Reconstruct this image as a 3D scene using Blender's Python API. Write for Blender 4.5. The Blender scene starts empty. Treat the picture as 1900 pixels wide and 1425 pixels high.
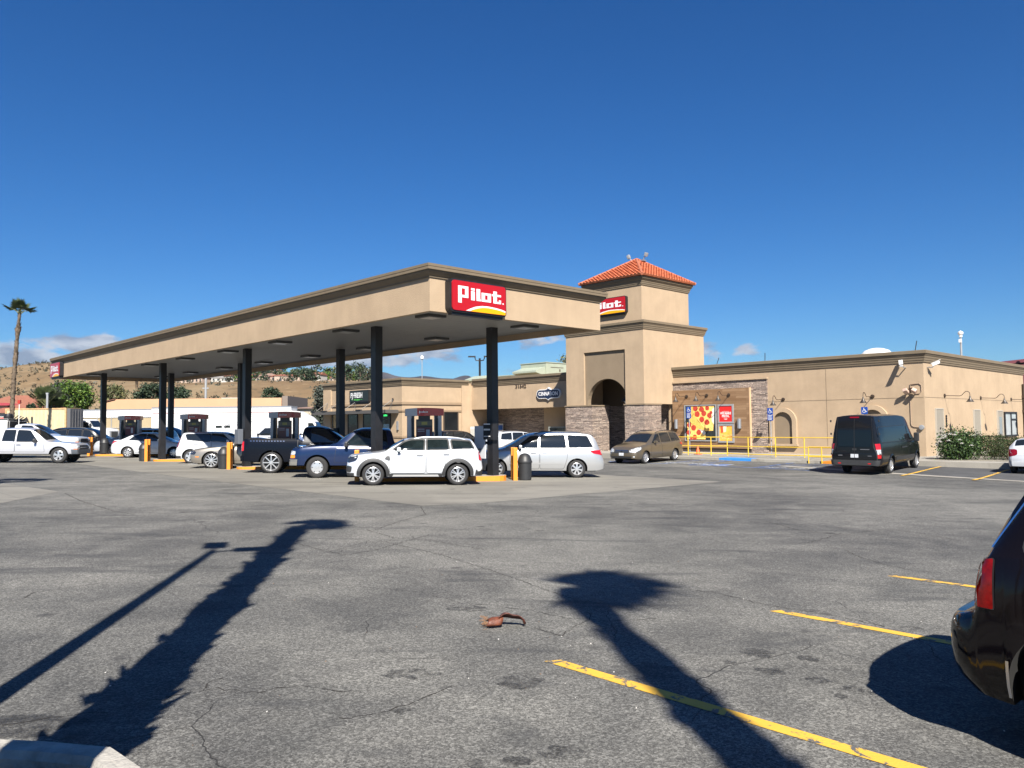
import bpy, bmesh, math, random
from mathutils import Vector, Matrix, noise as mnoise
R = math.radians
SC = bpy.context.scene
COL = SC.collection
# ------------------------------------------------------------------ camera
TH = R(43.616)                                   # the station's own axes: u (right, away) and v (left, away)
UU = Vector((math.cos(TH), math.sin(TH), 0)); VV = Vector((-math.sin(TH), math.cos(TH), 0))
cam = bpy.data.cameras.new('camera'); camo = bpy.data.objects.new('camera', cam); COL.objects.link(camo)
cam.sensor_fit = 'HORIZONTAL'; cam.sensor_width = 36.0; cam.lens = 1453.78 / 1900 * 36
cam.clip_start = 0.05; cam.clip_end = 20000
_p, _r = R(2.9149), R(-0.5677)
_f = Vector((0, math.cos(_p), math.sin(_p))); _u = Vector((0, -math.sin(_p), math.cos(_p))); _x = Vector((1, 0, 0))
_x2 = _x * math.cos(_r) + _u * math.sin(_r); _u2 = _u * math.cos(_r) - _x * math.sin(_r)
camo.matrix_world = Matrix(((_x2.x, _u2.x, -_f.x, 0), (_x2.y, _u2.y, -_f.y, 0), (_x2.z, _u2.z, -_f.z, 1.76), (0, 0, 0, 1)))
SC.camera = camo
# ------------------------------------------------------------------ sun, sky, exposure
SUN_EL = R(42.6); SUN_AZ = math.atan2(0.151, -0.988)      # azimuth of the sun itself, behind the camera
sun = bpy.data.lights.new('sun', 'SUN'); suno = bpy.data.objects.new('sun', sun); COL.objects.link(suno)
sun.energy = 5.0; sun.angle = R(0.53); sun.color = (1.0, 0.94, 0.85)
_sd = Vector((math.sin(SUN_AZ) * math.cos(SUN_EL), math.cos(SUN_AZ) * math.cos(SUN_EL), math.sin(SUN_EL)))
suno.rotation_euler = _sd.to_track_quat('Z', 'Y').to_euler(); suno.location = (5, -30, 40)
W = bpy.data.worlds.new('World'); SC.world = W; W.use_nodes = True
def build_world():
    nt = W.node_tree; N = nt.nodes; K = nt.links.new; N.clear()
    out = N.new('ShaderNodeOutputWorld'); bg = N.new('ShaderNodeBackground'); K(bg.outputs[0], out.inputs[0])
    sky = N.new('ShaderNodeTexSky'); sky.sky_type = 'NISHITA'; sky.sun_disc = False
    sky.sun_elevation = SUN_EL; sky.sun_rotation = SUN_AZ % (2 * math.pi); sky.altitude = 300
    sky.air_density = 1.0; sky.dust_density = 0.25; sky.ozone_density = 3.0
    hs = N.new('ShaderNodeHueSaturation'); hs.inputs['Saturation'].default_value = 1.28; hs.inputs['Hue'].default_value = 0.5
    K(sky.outputs[0], hs.inputs['Color'])
    tint = N.new('ShaderNodeMix'); tint.data_type = 'RGBA'; tint.blend_type = 'MULTIPLY'; tint.inputs[0].default_value = 1.0; K(hs.outputs[0], tint.inputs[6]); tint.inputs[7].default_value = (.43, .645, .87, 1)
    # low cumulus: noise in direction space, kept to a band of banks near the horizon
    tc = N.new('ShaderNodeTexCoord'); sp = N.new('ShaderNodeSeparateXYZ'); K(tc.outputs['Generated'], sp.inputs[0])
    def M(op, a, b=None, c=None):
        n = N.new('ShaderNodeMath'); n.operation = op
        for i, q in enumerate((a, b, c)):
            if q is None: continue
            if isinstance(q, (int, float)): n.inputs[i].default_value = q
            else: K(q, n.inputs[i])
        return n.outputs[0]
    az = M('ARCTAN2', sp.outputs[0], sp.outputs[1]); el = M('ARCSINE', sp.outputs[2])
    cmb = N.new('ShaderNodeCombineXYZ'); K(M('MULTIPLY', az, 1.0), cmb.inputs[0]); K(M('MULTIPLY', el, 2.3), cmb.inputs[1])
    nz = N.new('ShaderNodeTexNoise'); nz.inputs['Scale'].default_value = 30; nz.inputs['Detail'].default_value = 7; nz.inputs['Roughness'].default_value = 0.55
    nz.noise_dimensions = '2D'; K(cmb.outputs[0], nz.inputs['Vector'])
    dens = None
    # banks: azimuth, elevation, half widths (degrees), strength
    for a, e, wa, we, s in ((-33, 4.4, 5.5, 1.0, 1.0), (-28.6, 5.3, 3.4, .9, 1.05), (-40, 4.0, 5, 1.2, .9), (-12, 4.7, 6.5, .8, 1.0), (-6.5, 5.2, 3.6, 1.0, .95),
                            (2.2, 5.9, 2.2, .8, .72), (1.0, 3.9, 1.5, .35, .8), (4.0, 4.0, 1.5, .4, .8), (13.7, 5.0, 1.6, .8, .85), (17.4, 5.0, 2.2, .6, .72)):
        dx = M('DIVIDE', M('SUBTRACT', az, R(a)), R(wa)); dy = M('DIVIDE', M('SUBTRACT', el, R(e)), R(we))
        q = M('ADD', M('MULTIPLY', dx, dx), M('MULTIPLY', dy, dy))
        g = M('MULTIPLY', M('POWER', 2.718, M('MULTIPLY', q, -0.9)), s)
        dens = g if dens is None else M('MAXIMUM', dens, g)
    d = M('ADD', dens, M('MULTIPLY', M('SUBTRACT', nz.outputs[0], 0.5), 1.5))
    mr = N.new('ShaderNodeMapRange'); mr.interpolation_type = 'SMOOTHSTEP'; K(d, mr.inputs[0]); mr.inputs[1].default_value = 0.42; mr.inputs[2].default_value = 0.85
    cov = M('MULTIPLY', mr.outputs[0], 0.85)
    nz2 = N.new('ShaderNodeTexNoise'); nz2.noise_dimensions = '2D'; nz2.inputs['Scale'].default_value = 22; nz2.inputs['Detail'].default_value = 4
    K(cmb.outputs[0], nz2.inputs['Vector'])
    ramp = N.new('ShaderNodeValToRGB'); K(nz2.outputs[0], ramp.inputs[0])
    ramp.color_ramp.elements[0].position = 0.38; ramp.color_ramp.elements[0].color = (2.6, 2.95, 3.75, 1)
    ramp.color_ramp.elements[1].position = 0.62; ramp.color_ramp.elements[1].color = (5.2, 5.4, 5.9, 1)
    mix = N.new('ShaderNodeMix'); mix.data_type = 'RGBA'; K(cov, mix.inputs[0]); K(tint.outputs[2], mix.inputs[6]); K(ramp.outputs[0], mix.inputs[7])
    K(mix.outputs[2], bg.inputs[0]); bg.inputs[1].default_value = 0.05
build_world()
VS = SC.view_settings; VS.view_transform = 'Standard'; VS.look = 'None'; VS.gamma = 1.0; VS.exposure = 1.28; VS.use_curve_mapping = False
SC.cycles.max_bounces = 8; SC.cycles.transparent_max_bounces = 12
# ------------------------------------------------------------------ ground heights
def sstep(t):
    t = min(1.0, max(0.0, t)); return t * t * (3 - 2 * t)
def gz(x, y):
    z = -0.017 * max(-70, min(40, x)) - 0.0085 * max(-12, min(95, y))
    u = x * UU.x + y * UU.y; v = x * VV.x + y * VV.y
    if u > 33 and v < 33: z += 0.2 * sstep((u - 33) / 8) * sstep((33 - v) / 4)
    return z
def S(u, v, z=0.0): return Vector((UU.x * u + VV.x * v, UU.y * u + VV.y * v, z))
def gS(u, v): p = S(u, v); return gz(p.x, p.y)
def UVof(x, y): return x * UU.x + y * UU.y, x * VV.x + y * VV.y
# ------------------------------------------------------------------ materials
MATS = {}
def NG(m): return m.node_tree.nodes, m.node_tree.links.new
def mat(name, col, rough=0.6, metal=0.0, var=0.0, vscale=3.0, bump=0.0, bscale=60.0, coat=0.0, spec=0.5, emit=None, estr=0.0, trans=0.0, detail=4.0, streak=0.0, alpha=1.0):
    if name in MATS: return MATS[name]
    m = bpy.data.materials.new(name); m.use_nodes = True; N, K = NG(m); b = N['Principled BSDF']
    b.inputs['Base Color'].default_value = (*col, 1); b.inputs['Roughness'].default_value = rough; b.inputs['Metallic'].default_value = metal
    b.inputs['Specular IOR Level'].default_value = spec; b.inputs['Coat Weight'].default_value = coat; b.inputs['Coat Roughness'].default_value = 0.04
    b.inputs['Transmission Weight'].default_value = trans; b.inputs['Alpha'].default_value = alpha
    if emit: b.inputs['Emission Color'].default_value = (*emit, 1); b.inputs['Emission Strength'].default_value = estr
    tc = None
    if var or bump or streak:
        tc = N.new('ShaderNodeTexCoord')
    if var or streak:
        nz = N.new('ShaderNodeTexNoise'); nz.inputs['Scale'].default_value = vscale; nz.inputs['Detail'].default_value = detail; nz.inputs['Roughness'].default_value = 0.62
        K(tc.outputs['Object'], nz.inputs['Vector'])
        mr = N.new('ShaderNodeMapRange'); K(nz.outputs[0], mr.inputs[0]); mr.inputs[1].default_value = 0.28; mr.inputs[2].default_value = 0.72
        mr.inputs[3].default_value = 1 - var; mr.inputs[4].default_value = 1 + var
        f = mr.outputs[0]
        if streak:
            mp = N.new('ShaderNodeMapping'); mp.inputs['Scale'].default_value = (2.2, 2.2, 0.16); K(tc.outputs['Object'], mp.inputs[0])
            n2 = N.new('ShaderNodeTexNoise'); n2.inputs['Scale'].default_value = 2.0; n2.inputs['Detail'].default_value = 5; K(mp.outputs[0], n2.inputs['Vector'])
            m2 = N.new('ShaderNodeMapRange'); K(n2.outputs[0], m2.inputs[0]); m2.inputs[1].default_value = 0.3; m2.inputs[2].default_value = 0.7
            m2.inputs[3].default_value = 1 - streak; m2.inputs[4].default_value = 1 + streak * .5
            mm = N.new('ShaderNodeMath'); mm.operation = 'MULTIPLY'; K(f, mm.inputs[0]); K(m2.outputs[0], mm.inputs[1]); f = mm.outputs[0]
        mx = N.new('ShaderNodeVectorMath'); mx.operation = 'SCALE'; mx.inputs[0].default_value = col; K(f, mx.inputs['Scale']); K(mx.outputs[0], b.inputs['Base Color'])
    if bump:
        nb = N.new('ShaderNodeTexNoise'); nb.inputs['Scale'].default_value = bscale; nb.inputs['Detail'].default_value = 3; K(tc.outputs['Object'], nb.inputs['Vector'])
        bp = N.new('ShaderNodeBump'); bp.inputs['Strength'].default_value = bump; bp.inputs['Distance'].default_value = 0.02; K(nb.outputs[0], bp.inputs['Height']); K(bp.outputs[0], b.inputs['Normal'])
    MATS[name] = m; return m
# ------------------------------------------------------------------ objects
def tag(o, label=None, cat=None, group=None, kind=None):
    if label: o['label'] = label
    if cat: o['category'] = cat
    if group: o['group'] = group
    if kind: o['kind'] = kind
    return o
def empty(name, loc=(0, 0, 0), rz=0.0, parent=None):
    o = bpy.data.objects.new(name, None); COL.objects.link(o); o.empty_display_size = 0.2
    o.location = loc; o.rotation_euler = (0, 0, rz)
    if parent: o.parent = parent
    return o
def thing(name, label, cat, loc=(0, 0, 0), rz=0.0, group=None): return tag(empty(name, loc, rz), label, cat, group)
def site(name, label, cat, u, v, z, group=None): return thing(name, label, cat, S(u, v, z), TH, group)     # local axes = (u, v, z)
def gnorm(x, y, d=0.8):
    return Vector((gz(x - d, y) - gz(x + d, y), gz(x, y - d) - gz(x, y + d), 2 * d)).normalized()
def on_ground(o, x, y, heading, dz=0.0):
    n = gnorm(x, y); f = Vector((math.cos(heading), math.sin(heading), 0)); f = (f - n * f.dot(n)).normalized(); l = n.cross(f)
    m = Matrix(((f.x, l.x, n.x, x), (f.y, l.y, n.y, y), (f.z, l.z, n.z, gz(x, y) + dz), (0, 0, 0, 1)))
    o.matrix_world = m; o.location = m.translation; o.rotation_euler = m.to_euler()
    return o
def kids(o): return [c for c in bpy.data.objects if c.parent is o]
def dup(o, loc=None, rz=None, parent=None, label=None, group=None):
    c = o.copy(); COL.objects.link(c); c.parent = parent
    for k in kids(o):
        if k is not c: dup(k, parent=c)
    if loc is not None: c.location = loc
    if rz is not None: c.rotation_euler = (0, 0, rz)
    if label: c['label'] = label
    if group: c['group'] = group
    return c
class MB:
    def __init__(s): s.v = []; s.f = []; s.m = []; s.sm = []
    def add(s, vs, fs, m=0, smooth=False):
        b = len(s.v); s.v += [tuple(q) for q in vs]
        for f in fs: s.f.append([b + i for i in f]); s.m.append(m); s.sm.append(smooth)
        return s
    def box(s, c, d, m=0, M=None):
        x, y, z = d[0] / 2, d[1] / 2, d[2] / 2
        vs = [Vector((i * x, j * y, k * z)) for i in (-1, 1) for j in (-1, 1) for k in (-1, 1)]
        if M: vs = [M @ q for q in vs]
        c = Vector(c)
        return s.add([q + c for q in vs], [(0, 1, 3, 2), (4, 6, 7, 5), (0, 4, 5, 1), (2, 3, 7, 6), (0, 2, 6, 4), (1, 5, 7, 3)], m)
    def bmm(s, a, b, m=0): return s.box([(p + q) / 2 for p, q in zip(a, b)], [abs(q - p) for p, q in zip(a, b)], m)
    def prism(s, poly, fn, a, b, m=0, caps=True, ms=None, smooth=False):
        """poly: 2-D outline; fn(p, q, t) -> 3-D; extruded from t=a to t=b"""
        n = len(poly); vs = [fn(p, q, a) for p, q in poly] + [fn(p, q, b) for p, q in poly]
        s.add(vs, [(i, (i + 1) % n, n + (i + 1) % n, n + i) for i in range(n)], m if ms is None else ms, smooth)
        if caps: s.add(vs, [list(range(n))[::-1], list(range(n, 2 * n))], m)
        return s
    def tube(s, pts, r, n=8, m=0, cap=True):
        pts = [Vector(p) for p in pts]; rings = []; ref = None
        for i, p in enumerate(pts):
            t = (pts[min(i + 1, len(pts) - 1)] - pts[max(i - 1, 0)]).normalized()
            if ref is None: ref = Vector((0, 0, 1)) if abs(t.z) < .9 else Vector((1, 0, 0))
            a = t.cross(ref).normalized(); b = a.cross(t).normalized(); ref = b
            rr = r[i] if isinstance(r, (list, tuple)) else r
            rings.append([p + a * rr * math.cos(2 * math.pi * k / n) + b * rr * math.sin(2 * math.pi * k / n) for k in range(n)])
        vs = [q for g in rings for q in g]; fs = []
        for i in range(len(pts) - 1):
            for k in range(n): fs.append((i * n + k, i * n + (k + 1) % n, (i + 1) * n + (k + 1) % n, (i + 1) * n + k))
        s.add(vs, fs, m, True)
        if cap: s.add(rings[0], [list(range(n))[::-1]], m); s.add(rings[-1], [list(range(n))], m)
        return s
    def lathe(s, prof, fn=lambda a, b, c: (a, b, c), n=24, m=0, ms=None):
        """prof: (radius, height) list around the local z axis"""
        vs = []; fs = []; k = len(prof); mm = []
        for i in range(n):
            a = 2 * math.pi * i / n
            for r, h in prof: vs.append(fn(r * math.cos(a), r * math.sin(a), h))
        b = len(s.v); s.v += [tuple(q) for q in vs]
        for i in range(n):
            for j in range(k - 1):
                s.f.append([b + i * k + j, b + ((i + 1) % n) * k + j, b + ((i + 1) % n) * k + j + 1, b + i * k + j + 1]); s.m.append(ms[j] if ms else m); s.sm.append(True)
        return s
    def build(s, name, mats, parent=None, loc=None, org=None, sharp=35, weld=True, recalc=True, bevel=0.0, rz=None):
        me = bpy.data.meshes.new(name); vs = s.v
        if org is not None: vs = [(a - org[0], b - org[1], c - org[2]) for a, b, c in vs]
        me.from_pydata(vs, [], s.f)
        for q in (mats if isinstance(mats, (list, tuple)) else [mats]): me.materials.append(q)
        me.polygons.foreach_set('material_index', s.m); me.polygons.foreach_set('use_smooth', s.sm)
        if weld or recalc:
            bm = bmesh.new(); bm.from_mesh(me)
            if weld: bmesh.ops.remove_doubles(bm, verts=bm.verts, dist=1e-4)
            if recalc: bmesh.ops.recalc_face_normals(bm, faces=bm.faces)
            if bevel:
                ed = [e for e in bm.edges if len(e.link_faces) == 2 and e.calc_face_angle(0) > 0.6]
                bmesh.ops.bevel(bm, geom=ed, offset=bevel, segments=2, affect='EDGES', profile=0.6, clamp_overlap=True)
            bm.to_mesh(me); bm.free()
        if any(s.sm): me.set_sharp_from_angle(angle=R(sharp))
        me.update(); o = bpy.data.objects.new(name, me); COL.objects.link(o)
        if parent: o.parent = parent
        if loc is not None: o.location = loc
        if rz is not None: o.rotation_euler = (0, 0, rz)
        return o
def text_mb(txt, size, ext, fn, align='CENTER', m=0, mb=None, sx=1.0, bold=0.0, shear=0.0, spacing=1.0):
    """built-in font turned into a mesh; fn(x, y, depth) maps the flat text to 3-D"""
    cu = bpy.data.curves.new('txt', 'FONT'); cu.body = txt; cu.size = size; cu.extrude = ext / 2; cu.align_x = align; cu.align_y = 'CENTER'; cu.offset = bold; cu.shear = shear
    cu.space_character = spacing; cu.resolution_u = 3
    o = bpy.data.objects.new('txt', cu); COL.objects.link(o)
    me = bpy.data.meshes.new_from_object(o.evaluated_get(bpy.context.evaluated_depsgraph_get()))
    mb = mb or MB()
    mb.add([fn(v.co.x * sx, v.co.y, v.co.z + ext / 2) for v in me.vertices], [list(p.vertices) for p in me.polygons], m)
    bpy.data.objects.remove(o); bpy.data.curves.remove(cu); bpy.data.meshes.remove(me)
    return mb
def interp(tab, x):
    if x <= tab[0][0]: return tab[0][1]
    for (a, p), (b, q) in zip(tab, tab[1:]):
        if x <= b: return p + (q - p) * (x - a) / (b - a) if b > a else q
    return tab[-1][1]
def sinterp(tab, x):            # smooth through the points
    if x <= tab[0][0]: return tab[0][1]
    if x >= tab[-1][0]: return tab[-1][1]
    n = len(tab)
    for i in range(n - 1):
        a, p = tab[i]; b, q = tab[i + 1]
        if x <= b:
            h = b - a; t = (x - a) / h; s = (q - p) / h
            def sl(j):
                if j == 0 or j == n - 1: return None
                s0 = (tab[j][1] - tab[j - 1][1]) / (tab[j][0] - tab[j - 1][0]); s1 = (tab[j + 1][1] - tab[j][1]) / (tab[j + 1][0] - tab[j][0])
                return 0 if s0 * s1 <= 0 else 2 * s0 * s1 / (s0 + s1)
            m0 = sl(i); m1 = sl(i + 1); m0 = s if m0 is None else m0; m1 = s if m1 is None else m1
            return (2 * t**3 - 3 * t**2 + 1) * p + (t**3 - 2 * t**2 + t) * h * m0 + (-2 * t**3 + 3 * t**2) * q + (t**3 - t**2) * h * m1
# ------------------------------------------------------------------ surface materials with their own graphs
def tex_nodes(m):
    N, K = NG(m)
    def new(t, **kw):
        n = N.new(t)
        for k, q in kw.items():
            if k in n.inputs.keys(): n.inputs[k].default_value = q
            else: setattr(n, k, q)
        return n
    def M(op, a, b=None, clamp=False):
        n = N.new('ShaderNodeMath'); n.operation = op; n.use_clamp = clamp
        for i, q in enumerate((a, b)):
            if q is None: continue
            if isinstance(q, (int, float)): n.inputs[i].default_value = q
            else: K(q, n.inputs[i])
        return n.outputs[0]
    def MR(a, f0, f1, t0=0.0, t1=1.0, smooth=True):
        n = N.new('ShaderNodeMapRange'); K(a, n.inputs[0]); n.interpolation_type = 'SMOOTHSTEP' if smooth else 'LINEAR'
        for i, q in enumerate((f0, f1, t0, t1)): n.inputs[i + 1].default_value = q
        return n.outputs[0]
    def MIX(f, a, b, mode='MIX'):
        n = N.new('ShaderNodeMix'); n.data_type = 'RGBA'; n.blend_type = mode
        for i, q in ((0, f), (6, a), (7, b)):
            if isinstance(q, (int, float)): n.inputs[i].default_value = q
            elif isinstance(q, tuple): n.inputs[i].default_value = (*q, 1)
            else: K(q, n.inputs[i])
        return n.outputs[2]
    return N, K, new, M, MR, MIX
def noise_n(new, K, vec, scale, detail=4.0, rough=0.6, dist=0.0):
    n = new('ShaderNodeTexNoise', Scale=scale, Detail=detail, Roughness=rough, Distortion=dist); K(vec, n.inputs['Vector']); return n.outputs[0]
def asphalt_mat():
    m = bpy.data.materials.new('asphalt'); m.use_nodes = True; N, K, new, M, MR, MIX = tex_nodes(m); b = N['Principled BSDF']
    tc = new('ShaderNodeTexCoord'); P = tc.outputs['Object']
    big = noise_n(new, K, P, 0.13, 5, 0.6, 0.4); mid = noise_n(new, K, P, 0.9, 6, 0.65, 0.6); fine = noise_n(new, K, P, 38, 3, 0.75); grit = noise_n(new, K, P, 120, 2, 0.7)
    # worn pale aggregate against older darker binder, in drifting patches
    f = M('ADD', MR(big, 0.36, 0.64, 0, .60), MR(mid, 0.34, 0.66, 0, .40))
    base = MIX(f, (0.062, 0.062, 0.060), (0.166, 0.162, 0.147))
    # the stones themselves: every cell of two sizes has its own brightness
    def grains(sc):
        v = new('ShaderNodeTexVoronoi', Scale=sc, Randomness=1.0); K(P, v.inputs['Vector']); sp2 = new('ShaderNodeSeparateColor'); K(v.outputs['Color'], sp2.inputs[0]); return sp2.outputs[0]
    g1 = grains(70); g2 = grains(170)
    k = M('ADD', M('ADD', M('MULTIPLY', M('POWER', g1, 2.0), .95), M('MULTIPLY', M('POWER', g2, 2.0), .80)), .40)
    vm0 = new('ShaderNodeVectorMath', operation='SCALE'); K(base, vm0.inputs[0]); K(k, vm0.inputs['Scale']); col = vm0.outputs[0]
    col = MIX(MR(fine, 0.44, 0.30, 0, .55), col, (0.022, 0.022, 0.023))
    # old dark smears and oil spots
    mp = new('ShaderNodeMapping'); mp.inputs['Rotation'].default_value = (0, 0, 0.25); mp.inputs['Scale'].default_value = (0.35, 1.3, 1); K(P, mp.inputs[0])
    sm = noise_n(new, K, mp.outputs[0], 1.1, 6, 0.62, 0.5); col = MIX(MR(sm, 0.54, 0.70, 0, .6), col, (0.034, 0.035, 0.037))
    vo = new('ShaderNodeTexVoronoi', Scale=1.7, Randomness=1.0); K(P, vo.inputs['Vector'])
    spot = M('MULTIPLY', MR(vo.outputs['Distance'], 0.05, 0.22, 1, 0), MR(noise_n(new, K, P, 0.45, 2), 0.50, 0.60)); spot = M('MULTIPLY', spot, MR(mid, .35, .55)); col = MIX(M('MULTIPLY', spot, .75), col, (0.022, 0.022, 0.023))
    # cracks: edges of big distorted cells, present only in places
    def cracks(scale, w, lo, hi, seed):
        mp2 = new('ShaderNodeMapping'); mp2.inputs['Location'].default_value = (seed, seed * .7, 0); K(P, mp2.inputs[0])
        nn = new('ShaderNodeTexNoise', Scale=scale * 2.6, Detail=4.0, Roughness=0.55); K(mp2.outputs[0], nn.inputs['Vector'])
        vm = new('ShaderNodeVectorMath', operation='MULTIPLY_ADD'); K(nn.outputs['Color'], vm.inputs[0]); vm.inputs[1].default_value = (.22 / scale, .22 / scale, 0); K(mp2.outputs[0], vm.inputs[2])
        v2 = new('ShaderNodeTexVoronoi', Scale=scale, feature='DISTANCE_TO_EDGE', voronoi_dimensions='2D'); K(vm.outputs[0], v2.inputs['Vector'])
        return M('MULTIPLY', MR(v2.outputs['Distance'], w * scale * .35, w * scale, 1, 0), MR(noise_n(new, K, mp2.outputs[0], scale * .9, 2), lo, hi))
    ck = M('MAXIMUM', cracks(0.15, 0.007, .50, .54, 3.0), cracks(0.42, 0.006, .52, .58, 11.0))
    col = MIX(M('MULTIPLY', ck, .85), col, (0.018, 0.017, 0.016))
    K(col, b.inputs['Base Color']); b.inputs['Roughness'].default_value = 0.86; b.inputs['Specular IOR Level'].default_value = 0.3
    hgt = M('ADD', M('ADD', M('MULTIPLY', g1, .7), M('MULTIPLY', fine, .5)), M('MULTIPLY', ck, -1.5))
    bp = new('ShaderNodeBump', Strength=0.55, Distance=0.012); K(hgt, bp.inputs['Height']); K(bp.outputs[0], b.inputs['Normal'])
    MATS['asphalt'] = m; return m
def concrete_mat(name, c0, c1, joint=0.0, stain=0.5):
    m = bpy.data.materials.new(name); m.use_nodes = True; N, K, new, M, MR, MIX = tex_nodes(m); b = N['Principled BSDF']
    tc = new('ShaderNodeTexCoord'); P = tc.outputs['Object']
    big = noise_n(new, K, P, 0.35, 5, .6, .6); fine = noise_n(new, K, P, 40, 3, .7)
    col = MIX(MR(big, .3, .7), c0, c1); col = MIX(MR(fine, .35, .7, 0, .35), col, tuple(q * .6 for q in c0))
    rot = new('ShaderNodeMapping'); rot.vector_type = 'POINT'; rot.inputs['Rotation'].default_value = (0, 0, -R(9.6)); K(P, rot.inputs[0])
    st = new('ShaderNodeMapping'); st.inputs['Scale'].default_value = (0.12, 1.0, 1); K(rot.outputs[0], st.inputs[0])
    s1 = noise_n(new, K, st.outputs[0], 1.3, 6, .62, .8); col = MIX(MR(s1, .50, .66, 0, stain), col, (0.075, 0.07, 0.062))
    s2 = noise_n(new, K, P, 1.6, 5, .6); col = MIX(MR(s2, .60, .72, 0, stain), col, (0.06, 0.055, 0.05))
    if joint:
        r2 = new('ShaderNodeMapping'); r2.inputs['Rotation'].default_value = (0, 0, -TH); K(P, r2.inputs[0]); sx = new('ShaderNodeSeparateXYZ'); K(r2.outputs[0], sx.inputs[0])
        def line(o):
            q = M('ABSOLUTE', M('SUBTRACT', M('FRACT', M('DIVIDE', o, joint)), 0.5)); return MR(q, 0.5 - 0.012 / joint, 0.5 - 0.004 / joint)
        col = MIX(M('MULTIPLY', M('MAXIMUM', line(sx.outputs[0]), line(sx.outputs[1])), .7), col, (0.05, 0.048, 0.045))
    K(col, b.inputs['Base Color']); b.inputs['Roughness'].default_value = .8
    bp = new('ShaderNodeBump', Strength=.25, Distance=.01); K(fine, bp.inputs['Height']); K(bp.outputs[0], b.inputs['Normal'])
    MATS[name] = m; return m
def stone_mat():
    """stacked ledge stone: rows along the wall (x = u + v), height z"""
    m = bpy.data.materials.new('ledge_stone'); m.use_nodes = True; N, K, new, M, MR, MIX = tex_nodes(m); b = N['Principled BSDF']
    tc = new('ShaderNodeTexCoord'); sp = new('ShaderNodeSeparateXYZ'); K(tc.outputs['Object'], sp.inputs[0]); h = M('ADD', sp.outputs[0], sp.outputs[1])
    wob = noise_n(new, K, tc.outputs['Object'], 2.3, 3); z = M('ADD', sp.outputs[2], M('MULTIPLY', wob, .16))
    cb = new('ShaderNodeCombineXYZ'); K(h, cb.inputs[0]); K(z, cb.inputs[1])
    def brick(w, hh, sc, off):
        n = new('ShaderNodeTexBrick', Scale=1.0); n.inputs['Brick Width'].default_value = w; n.inputs['Row Height'].default_value = hh; n.inputs['Mortar Size'].default_value = .011; n.inputs['Mortar Smooth'].default_value = .5
        n.inputs['Color1'].default_value = (0, 0, 0, 1); n.inputs['Color2'].default_value = (1, 1, 1, 1); n.inputs['Bias'].default_value = 0; n.offset = off; n.squash = 1.7; n.squash_frequency = 3; K(cb.outputs[0], n.inputs['Vector']); return n
    b1 = brick(.40, .068, 1, .37)
    rp = new('ShaderNodeValToRGB'); K(b1.outputs['Color'], rp.inputs[0]); e = rp.color_ramp.elements
    e[0].position = 0; e[0].color = (0.17, 0.13, 0.11, 1); e[1].position = 1; e[1].color = (0.64, 0.51, 0.41, 1)
    for p, c in ((.25, (.33, .255, .21, 1)), (.5, (.49, .38, .31, 1)), (.75, (.28, .23, .20, 1))): q = e.new(p); q.color = c
    n1 = noise_n(new, K, tc.outputs['Object'], 9, 5, .65); col = MIX(MR(n1, .35, .8, 0, .7), rp.outputs[0], (.13, .10, .085))
    col = MIX(M('MULTIPLY', b1.outputs['Fac'], .9), col, (.035, .03, .027))
    K(col, b.inputs['Base Color']); b.inputs['Roughness'].default_value = .85
    hg = M('ADD', M('MULTIPLY', b1.outputs['Fac'], -1.2), M('ADD', M('MULTIPLY', n1, .8), M('MULTIPLY', b1.outputs['Color'], .7)))
    bp = new('ShaderNodeBump', Strength=1.0, Distance=.05); K(hg, bp.inputs['Height']); K(bp.outputs[0], b.inputs['Normal'])
    MATS['ledge_stone'] = m; return m
def plank_mat():
    m = bpy.data.materials.new('wood_planks'); m.use_nodes = True; N, K, new, M, MR, MIX = tex_nodes(m); b = N['Principled BSDF']
    tc = new('ShaderNodeTexCoord'); sp = new('ShaderNodeSeparateXYZ'); K(tc.outputs['Object'], sp.inputs[0]); cb = new('ShaderNodeCombineXYZ'); K(M('ADD', sp.outputs[0], sp.outputs[1]), cb.inputs[0]); K(sp.outputs[2], cb.inputs[1])
    n = new('ShaderNodeTexBrick', Scale=1.0); n.inputs['Brick Width'].default_value = 1.7; n.inputs['Row Height'].default_value = .15; n.inputs['Mortar Size'].default_value = .004; n.offset = .43
    n.inputs['Color1'].default_value = (.170, .095, .046, 1); n.inputs['Color2'].default_value = (.29, .185, .105, 1); n.inputs['Mortar'].default_value = (.10, .055, .03, 1); K(cb.outputs[0], n.inputs['Vector'])
    mp = new('ShaderNodeMapping'); mp.inputs['Scale'].default_value = (1.2, 26, 1); K(cb.outputs[0], mp.inputs[0]); g = noise_n(new, K, mp.outputs[0], 1.6, 5, .65, .6)
    col = MIX(MR(g, .3, .72, 0, .55), n.outputs['Color'], (.15, .085, .042)); K(col, b.inputs['Base Color']); b.inputs['Roughness'].default_value = .55
    bp = new('ShaderNodeBump', Strength=.3, Distance=.01); K(M('SUBTRACT', g, n.outputs['Fac']), bp.inputs['Height']); K(bp.outputs[0], b.inputs['Normal'])
    MATS['wood_planks'] = m; return m
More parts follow.
